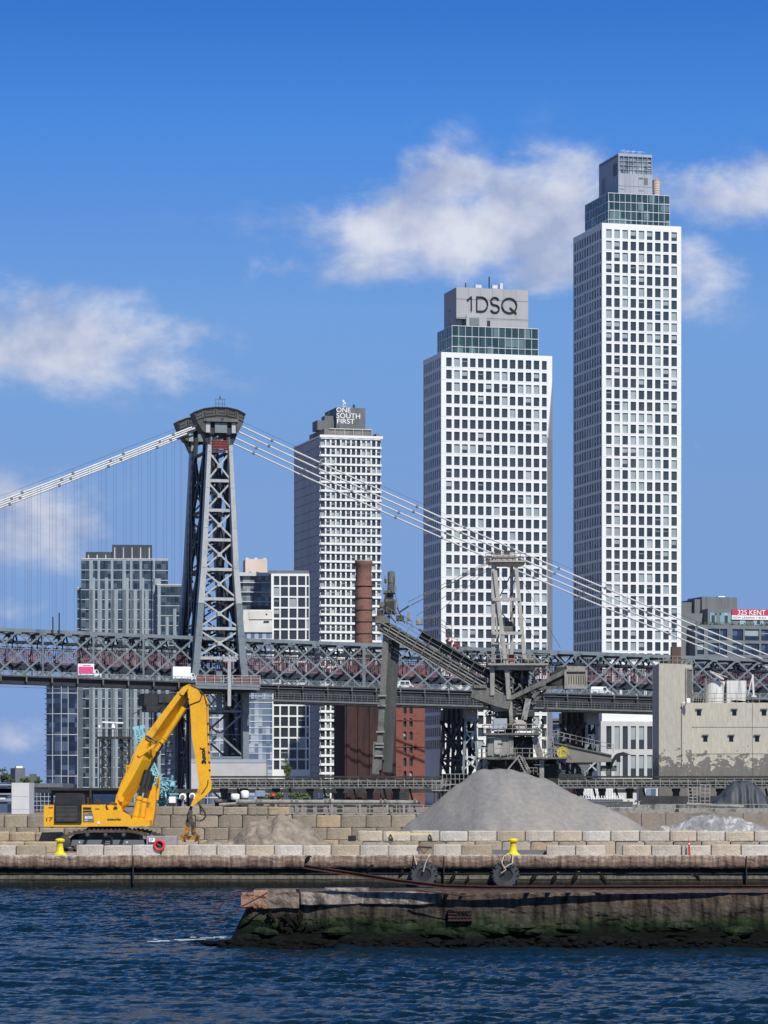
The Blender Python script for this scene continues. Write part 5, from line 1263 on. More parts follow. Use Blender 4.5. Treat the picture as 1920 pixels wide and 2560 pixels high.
# ---------------------------------------------------------------- the excavator
ED = 215.0
def E(x, y, off=0): return PX(x, y, ED, off)
exc = empty('material_handler_excavator', E(250, 2127), 'big yellow tracked excavator with a raised folded boom holding a grapple', 'excavator')
def loftpoly(mb, front, back):
    n = len(front); front = [V(p) for p in front]; back = [V(p) for p in back]
    nn = V((0,0,0))
    for i in range(n): nn += front[i].cross(front[(i+1) % n])
    if nn.y > 0: front.reverse(); back.reverse()
    mb.add(front+back, [tuple(range(n)), tuple(reversed(range(n, 2*n)))]+[(i, n+i, n+(i+1) % n, (i+1) % n) for i in range(n)])
def plate(pts, y0, y1): mb = MB(); mb.prism([E(x, y, y0) for x, y in pts], (0, y1-y0, 0)); return mb
# tracks: one on each side
def track(off, dx=0):
    out = [(150,2104),(157,2092),(172,2084),(196,2077),(235,2074),(330,2074),(352,2078),(392,2092),(402,2102),(400,2116),(390,2124),(170,2126),(155,2119)]
    inn = [(157,2104),(163,2096),(176,2090),(198,2083.5),(236,2080.5),(328,2080.5),(349,2084),(387,2097),(395,2104),(393,2114),(386,2118),(172,2120),(161,2114)]
    out = [(x+dx, y) for x, y in out]; inn = [(x+dx, y) for x, y in inn]; mb = MB(); n = len(out)
    for i in range(n):
        j = (i+1) % n; a, b, c, d = out[i], out[j], inn[j], inn[i]
        A = [E(*p, off) for p in (a, b, c, d)]; B_ = [E(*p, off+.85) for p in (a, b, c, d)]
        mb.add(A+B_, [(0,1,2,3),(7,6,5,4),(0,4,5,1),(3,2,6,7)])
        # grouser plates
        L_ = (A[1]-A[0]).length; m_ = max(1, int(L_/.28))
        for k in range(m_):
            p = A[0].lerp(A[1], (k+.5)/m_); q = B_[0].lerp(B_[1], (k+.5)/m_); nrm = (A[0]-A[3]).normalized()
            mb.bar(p+nrm*.04, q+nrm*.04, .1, .07)
    t = mb.build('track', M_track, exc)
    mb = MB(); mb.prism([E(x+dx, y, off+.12) for x, y in ((186,2099),(363,2099),(366,2114),(182,2114))], (0, .6, 0)); mb.build('track_frame', M_crown_dark if off < 1 else M_machine_dk, t)
    for (wx, wy, wr) in ((169,2105,.40),(387,2106,.33)):
        mb = MB(); mb.lathe(E(wx+dx, wy, off+.03), [(wr*.3,-.05),(wr*.85,-.02),(wr,.05),(wr,.7),(wr*.5,.75)], 20, 'Y'); mb.build('idler_wheel', M_machine_dk, t)
    for k in range(7):
        mb = MB(); mb.lathe(E(198+dx+k*26, 2117, off+.08), [(.08,0),(.17,.02),(.17,.6),(.08,.62)], 12, 'Y'); mb.build('roller', M_track, t)
    for k in range(3):
        mb = MB(); mb.lathe(E(225+dx+k*45, 2086, off+.1), [(.05,0),(.12,.02),(.12,.6),(.05,.62)], 10, 'Y'); mb.build('carrier_roller', M_track, t)
    return t
t1 = track(-1.6); track(2.2, 14)
mb = MB()
for (xa, ya, xb, yb) in ((265,2089,287,2091),(265,2104,287,2106),(265,2089,268,2114),(284,2089,287,2114)): a = E(xa, ya, -1.72); b = E(xb, yb, -1.62); mb.box(a.x, b.x, a.y, b.y, b.z, a.z)
mb.build('step', M_black, t1)
for px_ in (204, 322): mb = MB(); mb.lathe(E(px_, 2104.5, -1.49), [(.05,0),(.05,.02)], 8, 'Y'); mb.build('bolt', M_letter_w, t1)
mb = MB(); mb.lathe(E(268, 2078, .7)-V((0,0,.3)), [(1.5,0),(1.5,.45),(1.3,.6)], 28); mb.box(E(200,0).x, E(350,0).x, ED-.9, ED+2.6, E(0,2100).z, E(0,2082).z); mb.build('undercarriage', M_track, exc)
# upper works
mb = plate([(115,2014),(141,2012),(141,2059),(337,2059),(338,2048),(334,2030),(328,2020),(208,2058),(208,2059),(115,2066)], -1.3, 2.6)
mb = MB()
mb.prism([E(x, y, -1.35) for x, y in ((115,2013),(142,2011.5),(142,2058),(209,2058),(209,2012),(262,2012),(262,2025),(300,2024),(334,2048),(378,2050),(378,2065),(115,2066))], (0, 3.9, 0))
hs = mb.build('upper_body', M_yellow, exc)
mb = MB(); loftpoly(mb, [E(x, y, -1.46) for x, y in ((141,2057.5),(208.5,2057.5),(206,2012),(204,1989),(203,1986.5),(144,1986.5),(142,2005))], [E(x, y, 2.3) for x, y in ((141,2057.5),(208.5,2057.5),(206,2012),(204,1989),(203,1986.5),(144,1986.5),(142,2005))])
eh = mb.build('engine_housing', M_black, hs)
mb = MB()
for k in range(12): a = E(146, 2016+k*3.2, -1.55); b = E(199, 2017.3+k*3.2, -1.47); mb.box(a.x, b.x, a.y, b.y, b.z, a.z)
mb.build('louvres', g('louvre_grey', [(.09,.085,.08),(.14,.13,.12)], nscale=3), eh)
mb = MB(); a = E(144, 1986, -1.4); b = E(202, 1984, 2.2); mb.box(a.x, b.x, a.y, b.y, a.z, b.z+.02)
for px_, w_, h_ in ((215,.25,.5),(222,.12,1.0),(236,.3,.4)): p = E(px_, 2012, .6); mb.box(p.x, p.x+w_, p.y, p.y+w_, p.z-.02, p.z+h_)
mb.build('exhaust', M_machine_dk, hs)
mb = MB()
for (xa, ya, xb, yb) in ((212.5,2018,233,2023),(212.5,2026,235,2029)): a = E(xa, ya, -1.39); b = E(xb, yb, -1.35); mb.box(a.x, b.x, a.y, b.y, b.z, a.z)
mb.build('stripe', M_black, hs)
mb = MB(); mb.prism([E(x, y, -1.385) for x, y in ((212.5,2031),(236,2031),(239.5,2054),(212.5,2054))], (0, .035, 0)); dp = mb.build('model_plate', g('plate_grey', [(.13,.15,.15)]), hs)
def etext(txt, x0, x1, y0, y1, off, mat_, par, bold=0.0):
    h = (y1-y0)*ED/F; m_ = text_mb(txt, h, .03, width=(x1-x0)*ED/F, bold=bold); p = E(x0, y1, off); return shifted(m_, (p.x, p.y, p.z)).build('lettering', mat_, par)
etext('800', 216.5, 236, 2040, 2046.5, -1.386, M_letter_w, dp, .02); etext('LC', 217, 224, 2048.5, 2052.5, -1.386, M_letter_w, dp, .03); etext('PC', 217, 225, 2032.5, 2037, -1.386, M_yellow, dp, .02)
etext('KOMATSU', 273, 307, 2046, 2050.5, -1.352, M_letter_k, hs, .03); etext('17', 121, 137, 2043, 2052, -1.352, M_machine_dk, hs)
mb = MB(); mb.lathe(E(251, 2056.5, -1.36), [(.09,-.02),(.09,.02)], 10, 'Y'); mb.build('reflector', M_letter_w, hs)
mb = MB(); mb.box(E(243,0).x, E(253,0).x, ED-1.37, ED-1.35, E(0,2023).z, E(0,2021).z); mb.box(E(127,0).x, E(138,0).x, ED-1.37, ED-1.35, E(0,2020).z, E(0,2018).z); mb.build('handle', M_black, hs)
# machinery round the boom foot
mb = MB(); mb.prism([E(x, y, -.9) for x, y in ((262,2012),(270,2009),(296,2010),(305,2015),(312,2050),(262,2050))], (0, 1.0, 0)); bf = mb.build('boom_foot_bracket', M_yellow, exc)
mb = MB(); mb.lathe(E(291.5, 2021, -.94), [(.14,0),(.14,.05)], 12, 'Y'); mb.path([E(264,2027,-.97), E(275,2024,-.97), E(284,2029,-.97), E(290,2040,-.97)], .04); mb.path([E(268,2014,-.97), E(272,2022,-.97), E(270,2034,-.97)], .05); mb.path([E(268,2009,-.97), E(280,2006,-.97), E(296,2009,-.97)], .05); mb.build('hose', M_black, bf)
# cab riser and cab behind the boom
mb = plate([(366,1962),(386,1964),(388,1990),(384,2030),(378,2066),(345,2066),(352,2010),(362,1980)], .9, 2.6); cr_ = mb.build('cab_riser', M_yellow_worn, exc)
mb = plate([(311,1912),(330,1912),(334,1965),(309,1970)], 1.4, 3.0); cb_ = mb.build('cab', M_yellow, exc); mb = plate([(314,1917),(323,1917),(322,1948),(313,1950)], 1.36, 1.4); mb.build('window', M_glass_dark, cb_)
mb = MB(); mb.path([E(388,1945,1.5), E(392,1970,1.5), E(389,2000,1.5)], .1); mb.path([E(396,1935,1.2), E(394,1960,1.2)], .05); mb.build('handrail', M_yellow_worn, cr_)
# boom
fo = [(288,2018),(292,1989),(307,1957),(332,1905),(345,1865),(386,1810),(444,1734),(459,1717.5),(473,1711),(472,1722),(454,1742),(408,1806),(370,1862),(358,1898),(331,1948),(302,1996),(294,2021)]
ba = [(288,2018),(292,1989),(307,1957),(332,1905),(345,1865),(386,1810),(444,1734),(459,1717.5),(473,1711),(476,1728),(469,1746),(428,1808),(391,1873),(382,1905),(354,1957),(322,2008),(309,2023)]
mb = MB(); loftpoly(mb, [E(*p, -.52) for p in fo], [E(*p, .5) for p in ba]); boom = mb.build('boom', M_yellow, exc)
mb = MB()
for (cx_, cy_, r_) in ((304.5,1996.5,.20),(457,1732,.17)): mb.lathe(E(cx_, cy_, -.56), [(r_*.5,-.04),(r_*.92,-.04),(r_,0),(r_,.05)], 18, 'Y')
mb.build('pin_cover', M_yellow, boom)
mb = MB(); mb.path([E(*p, -.56) for p in ((295,1992),(303,1962),(325,1915),(338,1880))], .035)
mb.prism([E(x, y, -.60) for x, y in ((345,1888),(392,1856),(386,1868),(350,1893))], (0, .07, 0)); mb.build('stiffener', M_yellow, boom)
mb = MB(); mb.path([E(*p, -.6) for p in ((366,1838),(380,1846),(394,1856),(388,1851),(372,1840))], .05); mb.path([E(*p, -.62) for p in ((366,1843),(380,1853),(390,1858),(395,1852))], .04); mb.build('hose', M_black, boom)
mb = MB()
for off in (-.35, .45): mb.tube(E(405, 1857, off), E(461, 1769, off), .17, 10); mb.tube(E(411, 1848, off), E(413.5, 1844, off), .2, 10)
mb.tube(E(390,1877,-.3), E(408,1852,-.3), .12, 8); mb.build('arm_cylinder', M_yellow, boom)
mb = MB(); mb.path([E(*p, -.1) for p in ((372,1925),(386,1895),(404,1868),(418,1842))], .06); mb.path([E(*p, 0) for p in ((352,1972),(366,1936),(384,1902),(398,1880))], .1); mb.path([E(462,1768,-.3), E(467,1758,-.3), E(471,1746,-.3)], .1)
for (a, b) in (((353,1965),(366,1925)),((362,1972),(369,1930)),((358,1960),(378,1935)),((372,1975),(382,1938))): mb.tube(E(*a, .1), E(*b, .1), .16, 8)
mb.build('hose', M_black, boom)
for i, (a, b, c_) in enumerate((((336,2064),(352,1990),(371,1925)),((349,2066),(362,1995),(377,1928)))):
    off = -.85+i*.9; mb = MB(); mb.tube(E(*a, off), E(*b, off), .22, 12); mb.tube(E(b[0]-2, b[1]+9, off), E(b[0]-1, b[1]+3, off), .27, 12); mb.tube(E(a[0]+5,a[1]-24,off), E(a[0]+6.5,a[1]-31,off), .25, 12); cy = mb.build('boom_cylinder', M_yellow, exc)
    mb = MB(); mb.tube(E(*b, off), E(*c_, off), .11, 10); mb.build('rod', M_machine_dk, cy)
# arm
af = [(469.5,1728),(471,1748),(476,1771),(480,1843),(491,1908),(498,1963),(492,1983),(477,2014),(483,2017),(494,2006),(515,1989),(528,1975),(530,1957),(525,1944),(518.5,1843),(516,1748),(508,1736),(483,1714),(475,1710)]
mb = MB(); loftpoly(mb, [E(*p, -.30) for p in af], [E(*p, .32) for p in af]); arm = mb.build('arm', M_yellow, exc)
mb = MB(); mb.path([E(*p, -.2) for p in ((511,1737),(519.5,1755),(521,1843),(526,1940))], .055, 8); mb.build('pipe', M_yellow, arm)
mb = MB()
for py_ in (1762, 1808, 1835, 1859, 1880, 1905, 1925): a = E(516.5+(py_-1762)*.035, py_, -.33); mb.box(a.x, a.x+.13, a.y, a.y+.2, a.z-.04, a.z+.03)
mb.path([E(*p, -.33) for p in ((476,1712),(498,1722),(506,1737),(501,1752),(474,1763)) ], .035); mb.path([E(*p, -.3) for p in ((483,1712),(497,1721),(512,1740),(516,1760))], .04)
mb.path([E(*p, -.34) for p in ((521,1950),(520,1962),(512,1975),(505,1984))], .03); mb.path([E(*p, -.1) for p in ((470,1716),(469,1730),(466,1748),(471,1760))], .10); mb.build('hose', M_black, arm)
m_ = text_mb('young', 1, .03, bold=.03); y0t, y1t = 1868.5, 1909; ww = max(v[0] for v in m_.v); kx = (y1t-y0t)*ED/F/ww
hx = (512.5-500.5)*ED/F; p = E(500.5, y0t, -.31)
m2 = MB(); m2.v = [(p.x+v[2]*hx+v[0]*.035, p.y+v[1], p.z-v[0]*kx) for v in m_.v]; m2.f = m_.f; m2.m = m_.m; m2.build('lettering', M_letter_k, arm)
# grapple
gx = 474.5
mb = MB(); mb.tube(E(479,2015,0), E(474,2030,0), .10, 8); mb.box(E(472,0).x, E(481,0).x, ED-.2, ED+.2, E(0,2044).z, E(0,2026).z); mb.tube(E(475,2044,0), E(474,2060,0), .2, 10, r2=.3); mb.box(E(466,0).x, E(486,0).x, ED-.35, ED+.35, E(0,2064).z, E(0,2056).z)
gr_ = mb.build('grapple_hanger', M_track, exc)
mb = MB()
pts1 = [(463,2062),(473,2062),(473,2078),(467,2084),(462,2094),(464,2106),(456,2103),(450,2091),(460,2083)]
for off in (-.32, .2): mb.prism([E(x, y, off) for x, y in pts1], (0, .14, 0)); mb.prism([E(950-x, y, off) for x, y in pts1], (0, .14, 0))
mb.box(E(464,0).x, E(471,0).x, ED-.3, ED+.3, E(0,2088).z, E(0,2064).z); mb.box(E(479,0).x, E(486,0).x, ED-.3, ED+.3, E(0,2088).z, E(0,2064).z); mb.box(E(462,0).x, E(488,0).x, ED-.42, ED+.42, E(0,2100).z, E(0,2090).z)
mb.build('grapple_jaws', g('scuffed_jaw_paint', [(.03,.022,.018),(.10,.05,.02),(.42,.19,.02),(.16,.08,.03)], (1,1,.6), 2.2, rough=.7, fine=.3, pos=[.36,.46,.55,.66]), gr_)
mb = MB(); mb.path([E(*p, -.2) for p in ((497,2008),(505,2020),(513,2032),(514,2042),(509,2049),(500,2052),(490,2049))], .055, 8); mb.path([E(*p, -.1) for p in ((499,2012),(501,2024),(505,2029))], .04); mb.path([E(*p, -.3) for p in ((472,2030),(469,2040),(473,2056))], .05); mb.build('hose', M_black, gr_)

# ---------------------------------------------------------------- quay furniture
def bollard(px_, label, D=200.75):
    p = PX(px_, 2141, D); c = V((p.x, D, 2.0)); b = empty('mooring_bollard', c, label, 'bollard', group='yellow bollards on the quay')
    mb = MB(); mb.lathe(c, [(.46,-.02),(.46,.05),(.30,.13),(.23,.3),(.19,.55),(.18,.72),(.22,.82)], 24); smooth_angle(mb.build('post', M_bollard, b))
    mb = MB(); mb.lathe(c+V((0,0,.82)), [(.22,0),(.30,.03),(.31,.12),(.24,.19),(.1,.23)], 24); smooth_angle(mb.build('cap', M_bollard, b)); return b
bollard(150, 'yellow mushroom bollard at the left, in front of the excavator tracks')
bollard(1283, 'yellow mushroom bollard above the right tyre fender')
def fender(px_, label, lift=0):
    D = 199.55; p = PX(px_, 2187, D); c = V(p); t = empty('tyre_fender', c, label, 'tyre', group='tyre fenders')
    mb = MB(); mb.lathe(c+V((0,.35,0)), [(.42,-.1),(.45,-.30),(.64,-.36),(.78,-.30),(.85,-.12),(.86,.05),(.80,.22),(.45,.22),(.42,.1)], 40, 'Y')
    # hollow centre: leave only the ring
    mb.f = mb.f[:-2]; mb.m = mb.m[:-2]; n = 40; k = 8
    for i in range(n): mb.f.append((i, (i+1) % n, k*n+(i+1) % n, k*n+i)[::-1]); mb.m.append(0)
    o = smooth_angle(mb.build('tyre', M_rubber, t))
    mb = MB()
    for i in range(30):
        a = 2*math.pi*i/30; q = c+V((math.cos(a)*.87, .15, math.sin(a)*.86)); mb.bar(q, q+V((0,.34,0)), .07, .025)
    for i in range(15):
        a = 2*math.pi*i/15; mb.bar(c+V((math.cos(a)*.72, .02, math.sin(a)*.72)), c+V((math.cos(a)*.85, .12, math.sin(a)*.85)), .05)
    mb.build('tread', M_rubber, o)
    mb = MB(); mb.lathe(c+V((0,.3,0)), [(.44,.0),(.44,.1)], 20, 'Y'); mb.build('dark_hollow', M_dark, o)
    return t, c
for px_, lb in ((1060, 'big black tyre fender on ropes, the left of two on the quay wall'), (1264, 'big black tyre fender below the right yellow bollard')):
    t, c = fender(px_, lb); mb = MB()
    pts = [c+V((-.05,-.02,.2)), c+V((.1,-.08,.75)), c+V((.28,-.1,1.1)), c+V((.38,.3,1.28))] if px_ < 1200 else [c+V((-.1,-.02,.4)), c+V((.2,-.08,.62)), c+V((.42,-.1,.7)), c+V((.45,.3,1.2)), c+V((.3,1.0,1.3))]
    mb.path(pts, .045, 6); pts = [c+V((-.45,-.05,.62)), c+V((-.55,.1,.95)), c+V((-.6,.3,1.25))] if px_ < 1200 else [c+V((-.28,0,.1)), c+V((.02,-.02,.3)), c+V((-.25,.0,.75)), c+V((-.1,.3,1.15)), c+V((.2,1,1.28))]
    mb.path(pts, .035, 6); mb.build('rope', M_rope, t)
D_ = 200.85; c = PX(398, 2113, D_)
lr = MB(); N_, n_ = 28, 10
for i in range(N_):
    a = 2*math.pi*i/N_
    for j in range(n_):
        b = 2*math.pi*j/n_; rr = .29+.085*math.cos(b); lr.v.append((c.x+rr*math.cos(a), D_+.085*math.sin(b)*.8, c.z+rr*math.sin(a)))
for i in range(N_):
    for j in range(n_): lr.f.append((i*n_+j, i*n_+(j+1) % n_, ((i+1) % N_)*n_+(j+1) % n_, ((i+1) % N_)*n_+j)); lr.m.append(0)
lo = empty('life_ring', c, 'red life ring propped on the blocks below the excavator', 'life ring'); lr.build('ring', M_red, lo, smooth=True)
mb = MB(); mb.lathe(c+V((0,.12,0)), [(.22,0),(.22,.04)], 16, 'Y'); mb.path([c+V((-.15,-.02,.1)), c+V((.1,-.03,-.05)), c+V((-.1,-.03,-.15)), c+V((.12,-.03,-.2))], .025); mb.build('rope', M_black, lo)
a = PX(365, 2090, 204); b = PX(443, 2124, 204); o = cblock('concrete_block', a.x, b.x, 204, 204.7, 2.0, a.z, g('cool_grey_block', [(.22,.20,.21),(.32,.29,.29)], nscale=1.2, rough=.9, fine=.12)); tag(o, 'cool grey concrete block with a white plate reading 17, behind the life ring', 'concrete block')
WM[o] = Matrix.Translation(o.location)
a = PX(372.5, 2095, 203.9); b = PX(387, 2105, 203.9); mb = MB(); mb.box(a.x, b.x, 203.88, 203.93, b.z, a.z); pl = mb.build('number_plate', M_letter_w, o)
m_ = text_mb('17', (a.z-b.z)*.7, .02, bold=.03); shifted(m_, (a.x+.06, 203.88, b.z+.04)).build('lettering', M_letter_k, pl)
# small things along the wall
a = PX(870, 2089, 206); b = PX(890, 2103, 206); bx_ = empty('black_crate', V(((a.x+b.x)/2, 206, b.z)), 'small open black crate on the blocks left of the yellow bar', 'crate')
mb = MB(); mb.box(a.x, b.x, 206, 206.05, b.z, b.z+.06); mb.box(a.x, b.x, 206, 206.05, a.z-.06, a.z); mb.box(a.x, a.x+.07, 206, 206.05, b.z+.06, a.z-.06); mb.box(b.x-.07, b.x, 206, 206.05, b.z+.06, a.z-.06); mb.box(a.x, b.x, 206.4, 206.45, b.z, a.z); mb.box(a.x, b.x, 206.05, 206.4, b.z, b.z+.05); mb.build('frame', M_black, bx_)
yb = empty('lifting_bar', PX(1022, 2090, 202.2), 'pale yellow spreader bar with a shackle at each end lying along the blocks', 'lifting bar')
a = PX(966, 2085, 202.2); b = PX(1080, 2085, 202.2); mb = MB(); mb.bar(a, b, .14, .15); mb.bar(PX(967,2089,202.2), PX(985,2087,202.2), .16, .16); mb.build('bar', g('pale_yellow_paint', [(.55,.46,.22),(.66,.57,.30)], nscale=2), yb)
for px_ in (976, 1074): q = PX(px_, 2086, 202.1); mb = MB(); mb.tube(q, q-V((.1,0,.3)), .05, 6); mb.tube(q, q+V((.14,0,-.3)), .05, 6); mb.tube(q+V((-.14,0,-.32)), q+V((.18,0,-.32)), .09, 8); mb.build('shackle', M_machine_dk, yb)
mk = empty('channel_marker', PX(1723, 2140, 200.6), 'slim red and white marker pole standing against the front blocks', 'marker')
mb = MB(); p = PX(1724, 2138, 200.6); mb.tube(p, p+V((-.03,0,.68)), .075, 8, r2=.06); mb.tube(p+V((-.03,0,.76)), p+V((-.05,0,1.08)), .04, 8, r2=.012); mb.build('pole', M_red, mk); mb = MB(); mb.tube(p+V((-.03,0,.68)), p+V((-.03,0,.76)), .06, 8); mb.build('band', M_letter_w, mk)
sp_ = PX(1299, 2133, 202); mb = MB(); mb.box(PX(1231,0,202).x, PX(1366,0,202).x, 202, 202.1, 2, 2.3); o = mb.build('steel_plate', M_crown_dark); tag(o, 'dark steel plate leaning in the gap behind the right bollard', 'plate')
a = PX(1048, 2113, 201.4); b = PX(1081, 2118, 201.4); mb = MB(); mb.bar(PX(1050,2122,201), PX(1060,2134,201), .04); mb.bar(PX(1060,2134,201), PX(1072,2120,201), .04); mb.bar(PX(1044,2118,201), PX(1080,2119,201), .2, .12); o = mb.build('steel_bracket', M_rust); tag(o, 'rusty bracket in the gap above the left tyre fender', 'bracket')

# ---------------------------------------------------------------- rusty beam and cormorants
rb_ = empty('rusty_beam', PX(1400, 2217, 124.4), 'long rusty steel beam lying along the ruined pier, its left end raised', 'beam')
BD = 124.3
bp_ = [(760,2166,BD-.1),(880,2184,BD),(1000,2203,BD+.05),(1110,2216,BD+.1),(1220,2219,BD+.15),(1500,2219,BD+.3),(1960,2217,BD+.6)]
pts = [PX(x, y, D) for x, y, D in bp_]
mb = MB()
for a, b in zip(pts[:-1], pts[1:]):
    mb.bar(a-V((0,0,.07)), b-V((0,0,.07)), .16, .035); mb.bar(a+V((0,0,.06)), b+V((0,0,.06)), .16, .035); mb.bar(a, b, .03, .12)
mb.build('i_beam', M_rust, rb_)
def on_beam(px_):
    for (a, b, p, q) in zip(bp_[:-1], bp_[1:], pts[:-1], pts[1:]):
        if a[0] <= px_ <= b[0]: t = (px_-a[0])/(b[0]-a[0]); return p.lerp(q, t)+V((0,0,.078))
def loft(mb, spine, rad, n=10, flat=1.0, mi=0):
    prev = None; base = len(mb.v); m_ = len(spine)
    for i, (p, r) in enumerate(zip(spine, rad)):
        p = V(p); d = (V(spine[min(i+1, m_-1)])-V(spine[max(i-1, 0)])).normalized()
        s_ = V((0,1,0)); u = d.cross(s_).normalized()
        for k in range(n): t = 2*math.pi*k/n; mb.v.append(tuple(p+s_*math.cos(t)*r*flat+u*math.sin(t)*r))
    for i in range(m_-1):
        for k in range(n): a = base+i*n+k; b = base+i*n+(k+1) % n; mb.f.append((a, b, b+n, a+n)); mb.m.append(mi)
    mb.f.append(tuple(reversed(range(base, base+n)))); mb.f.append(tuple(range(base+(m_-1)*n, base+m_*n))); mb.m += [mi, mi]
def bird(px_, label, pose, face=1, h=.40, brown=False, at=None):
    p = at or on_beam(px_); k = h/.38; r = empty('cormorant', p, label, 'bird', group='cormorants on the rusty beam')
    def q(x, z, y=0): return p+V((x*face*k, y*k, z*k))
    mb = MB()
    if pose == 'up': sp = [(-.13,.02),(-.10,.08),(-.05,.17),(0,.25),(.02,.31),(.01,.36),(.015,.40),(.04,.415),(.07,.41)]; ra = [.012,.05,.085,.075,.045,.026,.024,.03,.014]
    elif pose == 'hunch': sp = [(-.12,.02),(-.09,.09),(-.04,.18),(.01,.26),(.05,.31),(.09,.33),(.12,.32),(.14,.30)]; ra = [.015,.06,.09,.085,.055,.035,.032,.015]
    elif pose == 's': sp = [(-.12,.02),(-.09,.08),(-.04,.16),(0,.23),(.01,.28),(-.02,.32),(-.01,.36),(.03,.38),(.06,.375)]; ra = [.012,.05,.085,.075,.045,.024,.022,.028,.013]
    else: sp = [(-.13,.02),(-.10,.09),(-.05,.18),(0,.26),(.03,.33),(.0,.39),(.02,.43),(.05,.44),(.08,.43)]; ra = [.012,.05,.09,.08,.05,.026,.024,.03,.014]
    loft(mb, [q(x, z+.03) for x, z in sp], [a*k for a in ra], 10, .95); bd = mb.build('body', M_bird, r, smooth=True)
    hx, hz = sp[-1]; mb = MB(); mb.tube(q(hx-.01, hz+.03), q(hx+.07, hz+.035), .010*k, 6, r2=.004*k); mb.build('bill', M_bill, bd)
    for s_ in (-1, 1):
        mb = MB(); loft(mb, [q(.0, .27, s_*.075), q(-.05, .19, s_*.085), q(-.10, .10, s_*.06), q(-.15, .04, s_*.03)], [.02*k, .055*k, .045*k, .01*k], 8, .5); mb.build('wing', M_bird, bd, smooth=True)
        mb = MB(); mb.tube(q(-.03, .09, s_*.03), q(-.02, 0, s_*.035), .011*k, 6); mb.bar(q(-.02, .004, s_*.035), q(.05, .004, s_*.04), .03*k, .008); mb.build('foot', M_machine_dk, bd)
    mb = MB(); mb.bar(q(-.11, .09), q(-.16, .0), .05*k, .012*k); mb.build('tail', M_bird, bd)
    if brown: mb = MB(); loft(mb, [q(.035, .22), q(.05, .27), q(.045, .32), q(.035, .37)], [.03*k, .048*k, .035*k, .015*k], 8, .8); mb.build('breast', M_birdbreast, bd, smooth=True)
bird(770, 'cormorant on the raised left end of the rusty beam', 'hunch', 1, .36)
bird(926, 'lone cormorant midway down the sloping part of the rusty beam', 'hunch', 1, .38)
bird(1006, 'cormorant on the rusty beam just left of the left tyre fender', 's', 1, .42)
bird(1134, 'cormorant stretching its neck right of the left tyre fender', 'up', 1, .42)
bird(1170, 'small cormorant with curled neck, second right of the left tyre fender', 's', 1, .34)
bird(1334, 'cormorant bending its head down just right of the right tyre fender', 'hunch', 1, .42, True)
bird(1387, 'upright brown-breasted cormorant, second right of the right tyre fender', 'tall', 1, .42, True)
bird(1439, 'dark upright cormorant, third right of the right tyre fender', 'tall', 1, .45)
bird(1505, 'brown-breasted cormorant preening, last standing one on the right', 'tall', -1, .42, True)
q_ = PX(1738, 2196, 200.25); bird(0, 'dark cormorant flapping low against the quay wall at the right', 'hunch', -1, .55, at=V((q_.x, 199.4, q_.z-.2)))
w_ = [o for o in bpy.data.objects if o.name.startswith('cormorant')][-1]
for s_ in (-1, 1):
    mb = MB(); mb.prism([V((q_.x, 199.4+s_*.05, q_.z+.12)), V((q_.x-.2, 199.4+s_*.1, q_.z+.3)), V((q_.x-.34, 199.4+s_*.16, q_.z+.22)), V((q_.x-.12, 199.4+s_*.1, q_.z+.1))], (0, .02, 0)); mb.build('spread_wing', M_bird, w_)

# ---------------------------------------------------------------- ship unloader (mast, slanting conveyor boom, counterweight)
CD = 340.0; K = CD/F
def C(x, y, off=0): return PX(x, y, CD, off)
un = empty('ship_unloader', C(1270, 2072), 'tall dusty grey unloading crane with a slanting conveyor boom above the sand pile', 'crane')
def cb_(mb, x0, y0, x1, y1, w, off=0, off1=None, h=None): mb.bar(C(x0, y0, off), C(x1, y1, off if off1 is None else off1), w*K, (h or w)*K)
def cbox(mb, x0, x1, y0, y1, o0, o1): a = C(x0, y1, o0); b = C(x1, y0, o1); mb.box(a.x, b.x, a.y, b.y, a.z, b.z)
def rail(mb, x0, y0, x1, y1, h=20, off=0, n=6, w=1.6):
    for k in range(n+1): x = x0+(x1-x0)*k/n; y = y0+(y1-y0)*k/n; cb_(mb, x, y, x, y-h, w, off)
    for hh in (h, h*.5): cb_(mb, x0, y0-hh, x1, y1-hh, w, off)
mb = MB()
for (x0, y0, x1, y1, w, o) in ((1231,1412,1231,1664,9,-2.2),(1235,1430,1262,1662,10,-2.4),(1288,1420,1309,1650,9,-2.3),(1281,1414,1281,1662,8,1.8),(1240,1414,1246,1662,6,1.6),(1305,1540,1316,1662,6,1.6)): cb_(mb, x0, y0, x1, y1, w, o)
mast = mb.build('mast', M_mast, un)
mb = MB()
for (x0, y0, x1, y1, w, o) in ((1229,1502,1298,1502,8,-2.5),(1229,1586,1303,1586,8,-2.5),(1229,1612,1300,1612,4,-2.5),(1231,1502,1281,1560,3,1.7),(1281,1430,1245,1500,3,1.7),(1252,1560,1252,1640,3,0),(1268,1550,1270,1650,4,0),(1292,1430,1270,1505,2.4,0)): cb_(mb, x0, y0, x1, y1, w, o)
for xx in (1231, 1262, 1309): cb_(mb, xx if xx != 1262 else 1250, 1586, xx if xx != 1262 else 1250, 1586, 6, -2.3, 2) if False else None
mb.build('cross_beam', M_mast, mast)
mb = MB(); cbox(mb, 1231, 1289, 1391, 1405, -2.6, 2.4); cbox(mb, 1222, 1312, 1406, 1409.5, -3, 2.8); cbox(mb, 1238, 1304, 1410, 1414, -2.4, 2); hd = mb.build('mast_head', g('pale_mast_head', [(.36,.35,.31),(.48,.46,.41)], nscale=.6, fine=.12), mast)
